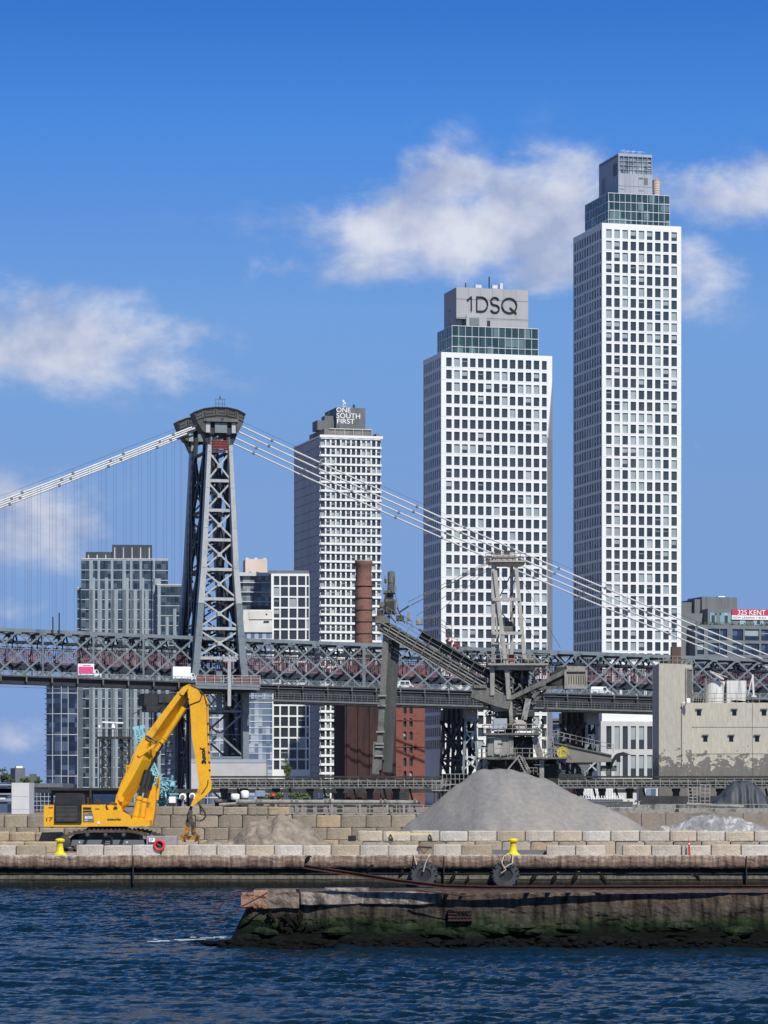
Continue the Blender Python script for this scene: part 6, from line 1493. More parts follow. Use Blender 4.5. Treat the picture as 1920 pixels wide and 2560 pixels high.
for x0, x1, y0 in ((1236,1252,1377),(1259,1274,1378)): mb = MB(); mb.tube(C(x0, (y0+1391)/2, -.6), C(x1, (y0+1391)/2, -.6), 7*K, 12); mb.build('sheave_motor', M_machine_dk, hd)
mb = MB(); rail(mb, 1212, 1406, 1312, 1406, 17, -3, 7); rail(mb, 1212, 1406, 1312, 1406, 17, 2.7, 7); mb.build('railing', M_machine, hd)
mb = MB(); cbox(mb, 1258, 1288, 1567, 1580, -1.2, 1.2); mb.tube(C(1262,1560,0), C(1284,1560,0), 7*K, 10); cbox(mb, 1262, 1272, 1546, 1556, -.6, .6); cb_(mb, 1276, 1550, 1284, 1520, 5, 0); cb_(mb, 1284, 1530, 1280, 1480, 5, 0); mb.build('hoist_winch', M_machine, mast)
mb = MB(); cbox(mb, 1217, 1367, 1661, 1666, -3.2, 3); cbox(mb, 1238, 1335, 1666.5, 1677, -2.5, 2.5); pf = mb.build('machinery_deck', M_machine_lt, un)
mb = MB(); rail(mb, 1217, 1661, 1367, 1661, 22, -3.1, 9); rail(mb, 1217, 1661, 1340, 1661, 22, 2.9, 7); mb.build('railing', M_machine_lt, pf)
mb = MB(); cbox(mb, 1267, 1287, 1637, 1655, -1.4, .2); mb.build('red_motor', g('dull_red_motor', [(.20,.05,.05),(.28,.08,.07)], nscale=1.5), pf)
mb = MB(); mb.tube(C(1298,1652,-1.5), C(1333,1652,-1.5), 8*K, 12); cbox(mb, 1240, 1252, 1640, 1660, -1, .5); cbox(mb, 1256, 1264, 1632, 1660, -1.6, -.4); mb.build('drum', M_machine, pf)
# stays
for (x0, y0, x1, y1) in ((1222,1409,1012,1521),(1224,1404,1030,1513),(1226,1415,1040,1540),(1224,1420,1062,1560),(1228,1400,1020,1505)):
    mb = MB(); mb.tube(C(x0, y0, 0), C(x1, y1, 0), .75*K, 5); mb.build('stay_cable', M_machine, un)
for (x0, y0, x1, y1) in ((1300,1440,1402,1620),(1252,1430,1345,1615),(1236,1430,1255,1452)):
    mb = MB(); mb.tube(C(x0, y0, .6), C(x1, y1, .6), .5*K, 5); mb.build('stay_cable', M_machine_dk, un)
# conveyor boom
def bl(t, o): # along boom from head (0) to pivot (1), o px square to it (positive below)
    x0, y0, x1, y1 = 958, 1552, 1258, 1728; dx, dy = x1-x0, y1-y0; L_ = math.hypot(dx, dy); return (x0+dx*t-dy/L_*o, y0+dy*t+dx/L_*o)
def bbar(mb, t0, t1, o, w, off, h=None, o1=None): a = bl(t0, o); b = bl(t1, o if o1 is None else o1); mb.bar(C(*a, off), C(*b, off), (h or w)*K, w*K)
mb = MB(); bbar(mb, 0, 1, 0, 5, -1.6); bbar(mb, 0, 1, 0, 5, 1.6); bbar(mb, 0, 1, 22, 5, -1.6); bbar(mb, 0, 1, 22, 5, 1.6); bbar(mb, .0, 1, 11, 13, 0, 60)
bm = mb.build('conveyor_boom', M_machine, un)
mb = MB(); bbar(mb, 0, 1, 8, 2.6, -1.75); bbar(mb, 0.03, .98, 16, 3.2, -1.8); bbar(mb, 0, .95, 29, 3, -1.7); mb.build('boom_pipe', M_machine_lt, bm)
mb = MB()
for k in range(15): t = k/14; a = bl(t, -3); b = bl(t, 31); mb.bar(C(*a, -1.85), C(*b, -1.85), 2.2*K)
mb.build('boom_rib', M_machine, bm)
mb = MB(); bbar(mb, .28, .99, -17, 15, 1.2, 30); bbar(mb, .25, .97, -27, 3, .6, 40); mb.build('dark_cover', M_black, bm)
mb = MB()
for k in range(11): t = .1+k*.088; a = bl(t, -2); b = bl(t, -24); mb.bar(C(*a, -1.9), C(*b, -1.9), 1.4*K)
bbar(mb, .1, .98, -24, 1.5, -1.9); bbar(mb, .1, .98, -13, 1.2, -1.9); mb.build('railing', M_machine, bm)
mb = MB(); a = bl(.26, -30); cbox(mb, 1040, 1057, 1547, 1562, -.8, .8); cbox(mb, 1018, 1026, 1530, 1552, -.6, .6); mb.build('motor_box', M_machine_lt, bm)
mb = MB()
for i, px_ in enumerate((1116, 1125, 1134, 1143)): mb.tube(C(px_, 1598+i*6, -.4), C(px_+5, 1602+i*6, -.4), 6*K, 10)
mb.build('red_drums', g('dark_red_paint', [(.20,.02,.035),(.28,.04,.05)], nscale=2), bm)
mb = MB()
for x0, y0 in ((1100,1585),(1150,1625),(1085,1560)): rail(mb, x0, y0, x0+45, y0+26, 22, .8, 3, 1.3)
mb.build('ladder_cage', M_machine, bm)
# head machinery on top of the vertical leg
mb = MB(); cbox(mb, 942, 962, 1525, 1555, -1.4, 1.4); cbox(mb, 938, 975, 1541, 1560, -1.8, 1.6); cbox(mb, 960, 990, 1500, 1535, -1.2, 1.2); cbox(mb, 958, 988, 1478, 1484, -1.3, 1.3); cbox(mb, 962, 984, 1484.2, 1500, -.9, .9); mb.tube(C(955,1513,-1.3), C(955,1513,1.3), 7*K, 12)
mb.tube(C(977,1479,0), C(978,1457,0), 8*K, 12); mb.tube(C(978,1457,0), C(978,1431,0), 9*K, 14); mb.tube(C(978,1431,0), C(978,1427,0), 9*K, 14, r2=5*K); cbox(mb, 960, 968, 1448, 1458, -.3, .3); cb_(mb, 970, 1470, 962, 1440, 2, -.4); cb_(mb, 987, 1440, 987, 1476, 2, -.4); cb_(mb, 987, 1480, 997, 1530, 2.2, -.6)
hd = mb.build('leg_head', M_machine, un)
mb = MB(); cbox(mb, 964, 986, 1505, 1530, -1.5, -1.21); cbox(mb, 943, 958, 1528, 1550, -1.7, -1.45); cb_(mb, 966, 1484, 960, 1510, 4, -1.2); cb_(mb, 992, 1520, 1012, 1560, 3, -1); cb_(mb, 955, 1520, 990, 1560, 3, -1.9); cbox(mb, 990, 1010, 1540, 1552, -1.2, 1); cb_(mb, 1000, 1530, 1022, 1515, 4, 0); mb.build('gearbox', M_machine_dk, hd)
mb = MB(); rail(mb, 966, 1540, 1030, 1575, 20, -1.8, 5); rail(mb, 958, 1480, 990, 1480, 12, -1.4, 3, 1.2); mb.build('railing', M_machine, hd)
# vertical leg: two long casings
mb = MB()
cb_(mb, 966, 1570, 946, 1925, 15, -1.0); cb_(mb, 942, 1855, 939, 1935, 17, -1.0)
lg = mb.build('bucket_leg', M_machine, un); mb = MB(); cb_(mb, 990, 1570, 968, 1930, 24, .2); cb_(mb, 976, 1575, 957, 1900, 9, -.6); mb.build('casing', g('dark_leg_steel', [(.035,.042,.04),(.08,.085,.08)], (1,1,.3), .6, rough=.8, fine=.2), lg)  # casing in a darker steel than the leg
mb = MB()
for y in (1740, 1765, 1830, 1860, 1868, 1890): xx = 966-(y-1570)*20/355; cb_(mb, xx-11, y, xx+10, y, 4, -1.5)
mb.build('flange', M_machine_lt, lg)
# counterweight arm
mb = MB(); cb_(mb, 1276, 1746, 1410, 1681, 11, -2); cb_(mb, 1280, 1750, 1408, 1690, 8, 1.8); cb_(mb, 1330, 1745, 1350, 1722, 9, -1.6); cb_(mb, 1345, 1722, 1410, 1719, 8, -1.8); cb_(mb, 1340, 1750, 1382, 1705, 6, 1.6); cb_(mb, 1300, 1740, 1390, 1738, 5, -1.2)
ar = mb.build('counterweight_arm', M_machine, un)
mb = MB(); mb.prism([C(x, y, -1.9) for x, y in ((1376,1683),(1408,1668),(1408,1718),(1376,1712))], (0, 3.6, 0)); cbox(mb, 1388, 1412, 1669, 1686, -1.6, 1.7); mb.build('arm_panel', M_machine_dk, ar)
mb = MB(); cbox(mb, 1409, 1464, 1677, 1722, -2.2, 2.2); cbox(mb, 1414, 1459, 1667, 1676.8, -1.9, 1.9)
cw_ = mb.build('counterweight_box', g('weathered_planks', [(.20,.18,.15),(.33,.31,.26)], (6,1,.3), 1, rough=.9, fine=.2), ar)
mb = MB(); cbox(mb, 1408, 1465, 1676, 1681, -2.35, -2.2); cbox(mb, 1408, 1465, 1716, 1723.5, -2.35, -2.2); cbox(mb, 1408, 1413, 1681.1, 1715.9, -2.35, -2.2); cbox(mb, 1460, 1465, 1681.1, 1715.9, -2.35, -2.2); mb.build('frame', M_machine_lt, cw_)
mb = MB()
for k in range(7): x = 1419+k*6; cbox(mb, x, x+1.2, 1690, 1712, -2.26, -2.2)
cbox(mb, 1415, 1458, 1683, 1686, -2.26, -2.2); mb.build('dark_gap', M_dark, cw_)
# pivot body, hopper, columns
mb = MB(); mb.prism([C(x, y, -2.4) for x, y in ((1183,1714),(1203,1714),(1277,1748),(1272,1775),(1240,1768),(1175,1744))], (0, 4, 0)); cbox(mb, 1183, 1215, 1714, 1722, -2.6, 1.5); mb.build('boom_chute', M_machine, un)
mb = MB(); mb.prism([C(x, y, -2) for x, y in ((1222,1740),(1276,1730),(1276,1778),(1238,1780),(1226,1770))], (0, 4, 0)); mb.lathe(C(1241,1756,-2.05), [(9*K,-.1),(9*K,.1)], 16, 'Y'); mb.build('hopper', g('green_grey_steel', [(.12,.14,.135),(.21,.235,.22)], nscale=.6, fine=.2), un)
mb = MB(); mb.prism([C(x, y, -1.2) for x, y in ((1225,1680),(1262,1682),(1275,1740),(1230,1742))], (0, 2.6, 0)); cb_(mb, 1290,1680,1293,1750,10,1); cb_(mb, 1310,1680,1312,1740,8,1); cbox(mb, 1262,1335,1735,1748,-.5,2.2); cbox(mb, 1238,1335,1775,1792,-1.5,2); cbox(mb, 1240,1262,1792,1834,.4,2.2); cbox(mb, 1285,1322,1677,1735,.2,2.0); cbox(mb, 1262,1282,1748,1835,-.8,.8); cbox(mb, 1296,1330,1790,1835,-.6,1.4); mb.build('dark_machinery', M_machine_dk, un)
mb = MB()
for (x0, y0, x1, y1, w, o) in ((1229,1664,1229,1740,11,-2.3),(1265,1677,1270,1750,11,-2.3),(1274,1756,1276,1812,9,-2.2),(1319,1748,1308,1800,14,-1.6),(1306,1680,1300,1735,6,0),(1340,1700,1326,1750,3,-1)): cb_(mb, x0, y0, x1, y1, w, o)
mb.build('column', M_machine_lt, un)
mb = MB(); random.seed(2)
for i in range(240):
    x = random.gauss(1280, 34); y = random.uniform(1668, 1838); a = random.choice([0, 1.57, .6, -.6]); L_ = random.uniform(8, 30); o = random.uniform(-2.2, 1.8)
    cb_(mb, x, y, x+math.cos(a)*L_*.7, y+math.sin(a)*L_, random.choice([1.5,2,3,4.5]), o)
mb.build('pipework', M_machine, un)
mb = MB()
for i in range(110): x = random.gauss(1285, 36); y = random.uniform(1672, 1838); cb_(mb, x, y, x+random.uniform(-14,14), y+random.uniform(-14,14), random.choice([3,5,8]), random.uniform(-1.8,1.8))
mb.build('dark_fittings', M_machine_dk, un)
mb = MB()
for i in range(130):
    x = random.uniform(1200, 1410); y = random.uniform(1842, 1938); a = random.choice([0, 1.57, 1.57, .7, -.7]); L_ = random.uniform(8, 34); cb_(mb, x, y, x+math.cos(a)*L_*.7, y+math.sin(a)*L_, random.choice([1.5,2,3,4]), random.uniform(-3.2, 2.5))
mb.build('pipework', M_machine, un)
# slewing deck
mb = MB(); cbox(mb, 1208, 1348, 1834, 1839, -3.2, 3.2); ud = mb.build('slewing_deck', M_machine, un)
mb = MB(); rail(mb, 1208, 1834, 1348, 1834, 22, -3.1, 8); rail(mb, 1208, 1834, 1348, 1834, 22, 3, 8); mb.build('railing', M_machine_lt, ud)
mb = MB(); cbox(mb, 1232, 1266, 1797, 1822, -2, 1); cbox(mb, 1230, 1262, 1824, 1827, -2.6, 1); cb0 = mb.build('control_cabin', M_crown, ud)
mb = MB(); mb.tube(C(1282, 1814, -1.2), C(1313, 1816, -1.2), 14*K, 16); mb.lathe(C(1298, 1815, -2), [(13*K,-.1),(14*K,0),(14*K,.9),(12*K,1)], 20, 'Y'); mb.build('cable_drum', g('pale_drum', [(.33,.29,.25),(.5,.45,.40)], nscale=1.5), ud)
mb = MB(); cbox(mb, 1232, 1258, 1826.8, 1829, -3, -2.4); cbox(mb, 1290, 1325, 1829, 1833, -3.1, -2.5); mb.build('beam', M_letter_w, ud)
# base housing
mb = MB(); cbox(mb, 1217, 1270, 1840, 1893, -2.6, 2.4); bh = mb.build('base_housing', g('stained_plate_steel', [(.12,.12,.105),(.26,.26,.23),(.20,.20,.175)], (1,1,.6), .8, rough=.85, fine=.2), un)
pts = [(1236+(15 if s_ > 0 else 0)-0, y) for s_, y in ()]
mb = MB(); n_ = 10; ov = [C(1242+9*math.cos(math.pi*i/n_), 1851-6*math.sin(math.pi*i/n_), -2.72) for i in range(n_+1)]+[C(1242-9*math.cos(math.pi*i/n_), 1880+8*math.sin(math.pi*i/n_), -2.72) for i in range(n_+1)]
mb.prism(ov, (0, .12, 0)); mb.build('oval_door', g('lighter_plate', [(.34,.34,.31),(.42,.42,.38)], nscale=1.2), bh)
mb = MB(); cbox(mb, 1271, 1281, 1838, 1894, -2.7, -1.7); cb_(mb, 1334, 1842, 1350, 1900, 15, -2); cbox(mb, 1346, 1357, 1893, 1990, -2.6, -1.8); cbox(mb, 1205, 1217, 1895, 1990, -2.4, -1); cb_(mb, 1200,1905,1178,1990,10,-1.5); mb.build('column', M_machine_lt, un)
mb = MB(); cbox(mb, 1284, 1332, 1842, 1893, -1, 2); cbox(mb, 1200, 1390, 1899, 1945, -.5, 3); cbox(mb, 1355, 1395, 1910, 1945, -1, 2.4); mb.build('dark_machinery', M_machine_dk, un)
mb = MB(); cbox(mb, 1193, 1412, 1894, 1898, -3.4, 3.2); ld = mb.build('lower_deck', M_machine, un)
mb = MB(); rail(mb, 1193, 1894, 1412, 1894, 22, -3.3, 12); rail(mb, 1360, 1845, 1392, 1845, 18, -3.0, 3); rail(mb, 1392, 1850, 1530, 1882, 20, -1.7, 9); mb.build('railing', M_machine_lt, ld)
mb = MB(); cb_(mb, 1292,1898,1310,1934,3,-3.4); cb_(mb, 1304,1892,1322,1930,3,-3.4)
for k in range(7): cb_(mb, 1293+k*2.8, 1900+k*5, 1306+k*2.8, 1896+k*5.2, 1.4, -3.4)
rail(mb, 1310, 1936, 1340, 1936, 16, -3.4, 3); cb_(mb, 1266,1925,1296,1888,3.5,-3.5); cb_(mb, 1297,1890,1318,1932,3.5,-3.5)
for k in range(6): cb_(mb, 1366, 1846+k*8, 1378, 1846+k*8, 1.5, -3.2)
cb_(mb, 1366, 1842, 1370, 1892, 2, -3.2); cb_(mb, 1378, 1842, 1382, 1892, 2, -3.2); mb.build('stair', M_machine_lt, ld)
mb = MB(); mb.prism([C(x, y, -1.8) for x, y in ((1381,1857),(1400,1860),(1526,1888),(1526,1905),(1417,1907),(1384,1895))], (0, 3, 0)); ta = mb.build('tapered_arm', g('drab_arm_steel', [(.17,.16,.135),(.21,.20,.175)], nscale=.4, rough=.8, fine=.12), un)
mb = MB(); cb_(mb, 1381,1857,1526,1888,2.5,-1.95); cbox(mb, 1514,1524,1905,1938,-1,-.2); cbox(mb, 1503,1514,1914,1928,-1.2,.6); mb.prism([C(x, y, -1.6) for x, y in ((1440,1907),(1474,1907),(1467,1926),(1453,1926))], (0, 2, 0)); cbox(mb,1526,1540,1914,1928,-1,.4); mb.build('arm_fittings', M_machine, ta)
mb = MB(); mb.path([C(*p, -1.2) for p in ((1525,1914),(1529,1903),(1538,1893),(1548,1887),(1558,1884))], 4*K, 8); mb.prism([C(x, y, -1.5) for x, y in ((1526,1908),(1532,1892),(1540,1884),(1556,1880),(1577,1888),(1560,1887),(1548,1890),(1549,1905),(1540,1906),(1538,1895),(1530,1912))], (0, .4, 0)); mb.build('rubber_boot', M_black, ta)
c = C(1404, 1882, -2.2); mb = MB()
for i in range(16): a = -1.7+3.3*i/15; mb.bar(c+V((math.cos(a)*5*K, 0, math.sin(a)*5*K)), c+V((math.cos(a)*16*K, 0, math.sin(a)*16*K)), 1.7*K, 1.7*K)
mb.lathe(c+V((0,.15,0)), [(15*K,0),(15*K,.1)], 20, 'Y'); mb.build('yellow_reel', g('reel_yellow', [(.45,.36,.02),(.6,.50,.06)], nscale=4), un)

# ---------------------------------------------------------------- conveyor galleries and yard clutter
def gallery(label, x0, x1, D, name='conveyor_gallery', legs=()):
    k = D/F; q = lambda x, y, o=0: PX(x, y, D, o); r = empty(name, V((q((x0+x1)/2, 0).x, D, GZ)), label, 'conveyor')
    def bx(mb, xa, xb, ya, yb, o0, o1): a = q(xa, yb, o0); b = q(xb, ya, o1); mb.box(a.x, b.x, a.y, b.y, a.z, b.z)
    mb = MB(); bx(mb, x0, x1, 1947, 1966, -.5, 1.5); body = mb.build('casing', M_machine_lt, r)
    mb = MB(); bx(mb, x0, x1, 1940, 1944.5, -1.2, 1.8); mb.build('top_rail', M_machine_dk, r)
    mb = MB(); bx(mb, x0, x1, 1966.2, 1971, -1.4, 1.6); mb.build('lower_chord', M_machine, r)
    mb = MB(); random.seed(int(x0))
    x = x0+6
    while x < x1:
        w = random.uniform(10, 30); bx(mb, x, x+w, 1950+random.uniform(0, 6), 1962, -.62, -.51); x += w+random.uniform(6, 30)
    mb.build('dark_panel', M_machine, body)
    mb = MB(); x = x0
    for y in (1951, 1961): mb.bar(q(x0, y, -1.4), q(x1, y, -1.4), 1.4*k)
    while x < x1: mb.bar(q(x, 1947, -1.4), q(x, 1968, -1.4), 1.8*k); mb.bar(q(x, 1950, -1.0), q(x+14, 1966, -1.0), 1.5*k); x += 23
    mb.build('railing', M_machine_lt, r)
    mb = MB(); mb.tube(q(x0, 1955, -.9), q(x1, 1955, -.9), 2.6*k, 8); mb.build('pipe', M_machine, r)
    for lx in legs:
        mb = MB(); mb.bar(q(lx, 1971, 0), V((q(lx, 0).x, D, GZ-.1)), 15*k, 20*k); mb.bar(q(lx+34, 1971, 0), V((q(lx+60, 0).x, D, GZ-.1)), 5*k); mb.bar(q(lx-10, 1975, 0), q(lx+10, 1975, 0), 8*k); mb.build('leg', M_machine_dk, r)
    return r
gallery('long grey conveyor gallery on legs, left of the sand pile', 528, 1108, 330, legs=(560, 610, 690, 775, 850, 925, 990))
gallery('long grey conveyor gallery right of the sand pile, ending at the picture edge', 1395, 1990, 330, legs=(1450, 1505, 1574, 1690, 1800, 1880))
def things_box(mb, x0, x1, y0, y1, D, dep): a = PX(x0, y1, D); b = PX(x1, y0, D); mb.box(a.x, b.x, D, D+dep, a.z, b.z)
pp = empty('dredge_pipe', PX(800, 2030, 246), 'fat pale grey pipeline with flanges lying behind the rear block wall', 'pipe')
mb = MB(); mb.tube(PX(548, 2012, 247), PX(640, 2006, 247), .12, 8); mb.tube(PX(590, 2004, 246), PX(1052, 2006, 246), .17, 12); mb.build('pipe', M_machine_lt, pp)
for x in (640, 728, 812, 950, 1035): mb = MB(); q = PX(x, 2005, 246); mb.tube(q, q+V((.16,0,0)), .26, 12); mb.tube(q+V((.3,0,0)), q+V((.5,0,0)), .22, 12); mb.build('flange', M_machine, pp)
for x in (690, 740, 830, 900, 968, 1010): mb = MB(); q = PX(x, 2010, 246); mb.bar(q, V((q.x, 246, GZ-.1)), .18); mb.build('support', M_machine_lt, pp)
def railing(label, x0, x1, yt, yb, D, n, name='safety_railing', slab=True, mat_=None):
    k = D/F; r = empty(name, V((PX((x0+x1)/2, 0, D).x, D, EYE-(yb-HY)*k)), label, 'railing'); mb = MB(); q = lambda x, y: PX(x, y, D)
    for y in (yt, (yt+yb)/2): mb.bar(q(x0, y), q(x1, y), .055)
    mb.build('rail', mat_ or M_machine_lt, r); mb = MB()
    for i in range(n+1): x = x0+(x1-x0)*i/n; mb.bar(q(x, yt), q(x, yb), .06)
    mb.build('posts', mat_ or M_machine_lt, r)
    if slab: mb = MB(); mb.bar(q(x0, yb+1), q(x1, yb+1), .5, .1); mb.build('toe_board', mat_ or M_machine_lt, r); mb = MB(); [mb.bar(q(x, yb+2), V((q(x, 0).x, D, GZ-.1)), .15) for x in np.linspace(x0+6, x1-6, 5)]; mb.build('supports', M_machine_dk, r)
railing('pale pipe railing on top of the rear block wall, left of the sand pile', 724, 1058, 2012, 2032, 240, 10)
railing('pale pipe railing above the retaining wall at the right edge', 1640, 1990, 2011, 2031, 240, 10)
railing('short pale railing and steps at the left foot of the unloader', 1080, 1125, 1952, 1975, 300, 4)
railing('low railing on the platform left of the sand pile', 1106, 1170, 1935, 1960, 320, 6)
# tarpaulin heap
sil = [(1776,2019),(1784,2002),(1800,1986),(1818,1966),(1832,1954),(1850,1951),(1872,1952),(1886,1960),(1902,1976),(1911,1990),(1914,2008),(1912,2019)]
D = 262; xs = [(x-960)*D/F for x, y in sil]; zsl = [EYE-(y-HY)*D/F for x, y in sil]; mb = MB(); nx, ny = 70, 40; zb = zsl[0]-.05
for j in range(ny+1):
    for i in range(nx+1):
        x = xs[0]+(xs[-1]-xs[0])*i/nx; t = j/ny*2-1; y = D+t*1.9; zr = float(np.interp(x, xs, zsl)); z = zb+(zr-zb)*max(0, 1-abs(t)**2.6)
        drop = abs(t); fold = .16*math.sin(x*7+2.2*math.sin(x*1.7))*drop*(1-.3*drop)+.05*NZ.noise(V((x*2.5, y*2, 0)))
        mb.v.append((x, y-fold*(1 if t < 0 else -1), max(z+.05*NZ.noise(V((x*3, y*3, 4))), zb-.3)))
for j in range(ny):
    for i in range(nx): a = j*(nx+1)+i; mb.f.append((a, a+1, a+nx+2, a+nx+1)); mb.m.append(0)
o = mb.build('tarpaulin_heap', M_tarp, smooth=True); tag(o, 'heap under a folded dark blue-grey tarpaulin at the right', 'tarpaulin')
mb = MB(); a = PX(1690, 2021, 262); b = PX(2000, 2021, 262); mb.box(a.x, b.x, 259.5, 265, GZ, zb-.02); mb.box(PX(1480,0,262).x, a.x-.02, 262, 266, GZ, EYE-(2012-HY)*262/F); o = mb.build('loading_platform', M_machine_lt); tag(o, 'low pale platform carrying the tarpaulin heap', 'platform')
# pontoon with rails, container, ladders, and yard pieces
pb_ = empty('work_boat', PX(1530, 2012, 256), 'low cream pontoon with a row of white pegs behind the right slope of the sand', 'boat')
mb = MB(); things_box(mb, 1478, 1587, 1997, 2004, 256, 3); things_box(mb, 1484, 1580, 2004.2, 2020, 256.4, 2.4); mb.build('hull', g('cream_paint', [(.5,.48,.40),(.62,.6,.52)], nscale=1.2, fine=.15), pb_)
mb = MB()
for k in range(17): q = PX(1452+k*6.5, 1996, 255.8); mb.bar(q, q+V((0,0,.22)), .06, .1)
mb.bar(PX(1450,1996,255.85), PX(1560,1996,255.85), .06); mb.build('pegs', M_letter_w, pb_); mb = MB(); random.seed(3)
for i in range(30): x = random.uniform(1484, 1636); q = PX(x, random.uniform(2005, 2020), 255.6); mb.bar(q, q+V((random.uniform(-.3,.3), 0, random.uniform(-.35,.35))), random.uniform(.05,.13))
mb.build('scrap', M_machine, pb_)
ct = empty('shipping_container', PX(1480, 2000, 345), 'white ribbed container seen between the gallery legs', 'container')
mb = MB(); things_box(mb, 1450, 1532, 1972, 2000, 345, 2.4); wb = mb.build('box', M_letter_w, ct); mb = MB()
for k in range(22): a = PX(1451+k*3.7, 0, 345).x; mb.box(a, a+.06, 344.93, 345, PX(0,1999,345).z, PX(0,1973,345).z)
mb.build('ribs', M_whitepanel, wb)
ct = empty('shipping_container', PX(1440, 2000, 343), 'dull red container end left of the white ribbed container', 'container'); mb = MB(); things_box(mb, 1434, 1448, 1968, 2000, 343, 2.4); mb.build('box', M_redpaint, ct)
mb = MB(); mb.bar(PX(1436.5,1969,342.9), PX(1436.5,1999,342.9), .08); mb.bar(PX(1445.5,1969,342.9), PX(1445.5,1999,342.9), .08); mb.build('corner_posts', M_rust, ct)
for (x0, x1, yt, yb, lab) in ((1722, 1744, 1969, 2010, 'grey ladder frame left of the tarpaulin, the shorter of two'), (1750, 1774, 1962, 2012, 'grey ladder frame leaning beside the tarpaulin, the taller of two')):
    r = empty('ladder_frame', PX((x0+x1)/2, yb, 262), lab, 'ladder', group='ladder frames'); mb = MB()
    for x in (x0, (x0+x1)/2, x1): mb.bar(PX(x, yb+10, 262), PX(x+(3 if yt < 1965 else 0)-2, yt, 262), .07)
    s_ = mb.build('side_rails', M_machine_lt, r); mb = MB(); n_ = 5
    for k in range(n_): y = yt+(yb-yt)*k/n_; mb.bar(PX(x0-1, y, 262), PX(x1, y, 262), .06)
    mb.build('rungs', M_machine_lt, r)
sh = empty('yard_shed', PX(1600, 2003, 350), 'pale site shed with a dark door under the right gallery', 'shed'); mb = MB(); things_box(mb, 1597, 1645, 1962, 2003, 350, 3); mb.build('wall', M_whitepanel, sh); mb = MB(); things_box(mb, 1598, 1612, 1968, 2002, 349.9, .1); mb.build('door', M_machine_dk, sh); mb = MB(); things_box(mb, 1617, 1640, 1972, 1988, 349.9, .1); mb.build('window', M_glass_pale, sh)
mb = MB(); things_box(mb, 1600, 1960, 1990, 2012, 300, .4); o = mb.build('guard_wall', M_machine_dk); tag(o, 'dark low wall under the right conveyor gallery', 'wall')
mb = MB(); things_box(mb, 1100, 1460, 1935, 2010, 348, .4); o = mb.build('guard_wall', M_machine_dk); tag(o, 'dark wall behind the foot of the unloading crane', 'wall')
mb = MB(); a = PX(1680, 2010, 258); b = PX(1860, 2017, 258); mb.tube(a+V((1.2,0,0)), b, .13, 10); o = mb.build('loose_pipe', M_machine_lt); tag(o, 'long pale pipe lying in front of the tarpaulin heap', 'pipe')

# ---------------------------------------------------------------- concrete silo building at the right
SD = 360.0
T = Bld('concrete_silo', 'stained beige concrete silo building with small square windows at the right edge', 'building', SD, 1648, 1704, None, 1658, ang=-18, depth=3.6)
mt = bandmat('stained_beige_render', 0, 17, [(0,(.14,.13,.12)),(.44,(.17,.165,.15)),(.455,(.45,.43,.355)),(.6,(.44,.42,.35)),(1,(.45,.43,.36))], wob=.35, sc=(.6,.6,.9), nscale=1.7, fine=.07, bump=.25)
T.root.location.z = GZ; WM[T.root] = Matrix.Translation(V((T.X0, SD, GZ))); T.root.rotation_euler = (0,0,0)
def sx(x): return (x-960)*SD/F-T.X0
def sz(y): return EYE-(y-HY)*SD/F-GZ
mb = MB(); mb.add([(sx(1648),.3,0),(sx(1704),0,0),(sx(1733),1.6,0),(sx(1733),9,0),(sx(1648),9,0),(sx(1648),.3,sz(1658)),(sx(1704),0,sz(1660)),(sx(1733),1.6,sz(1661)),(sx(1733),9,sz(1661)),(sx(1648),9,sz(1658))],
                  [(0,1,6,5),(1,2,7,6),(2,3,8,7),(3,4,9,8),(4,0,5,9),(5,6,7,8,9)]); T.part(mb, 'stair_tower', mt)
mb = MB(); wins = [(1746,1757,1776,1788),(1835,1846,1773,1785),(1909,1921,1773,1785),(1762,1773,1840,1854),(1827,1838,1838,1854),(1892,1903,1838,1853)]
L0 = sx(1704.5); Hm = sz(1756)
def silo_face(rows_):
    cur = sz(1990); 
mbw = MB(); x_end = sx(2080); segs = sorted([(sz(1788.5), sz(1773)), (sz(1854), sz(1838.5))])
def wallq(x0, x1, z0, z1): mbw.quad((x0,1.9,z0),(x1,1.9,z0),(x1,1.9,z1),(x0,1.9,z1))
xa0 = sx(1733)+.003
for (zlo, zhi, cols_) in ((0, segs[0][0], []), (segs[0][0], segs[0][1], [(1762,1773),(1827,1838),(1892,1903)]), (segs[0][1], segs[1][0], []), (segs[1][0], segs[1][1], [(1746,1757),(1835,1846),(1909,1921)]), (segs[1][1], Hm, [])):
    x = xa0
    for a, b in cols_:
        a, b = sx(a), sx(b); wallq(x, a, zlo, zhi); 
        mbw.quad((a,1.9,zlo),(a,2.3,zlo),(a,2.3,zhi),(a,1.9,zhi)); mbw.quad((b,2.3,zlo),(b,1.9,zlo),(b,1.9,zhi),(b,2.3,zhi)); mbw.quad((a,1.9,zlo),(b,1.9,zlo),(b,2.3,zlo),(a,2.3,zlo)); mbw.quad((a,2.3,zhi),(b,2.3,zhi),(b,1.9,zhi),(a,1.9,zhi)); x = b
    wallq(x, x_end, zlo, zhi)
mbw.quad((xa0,1.9,Hm),(x_end,1.9,Hm),(x_end,12,Hm),(xa0,12,Hm)); mbw.quad((x_end,1.9,0),(x_end,12,0),(x_end,12,Hm),(x_end,1.9,Hm)); mbw.quad((xa0,12,Hm-.001),(xa0,12,0),(xa0,1.9,0),(xa0,1.9,Hm-.001))
T.part(mbw, 'wall', mt)
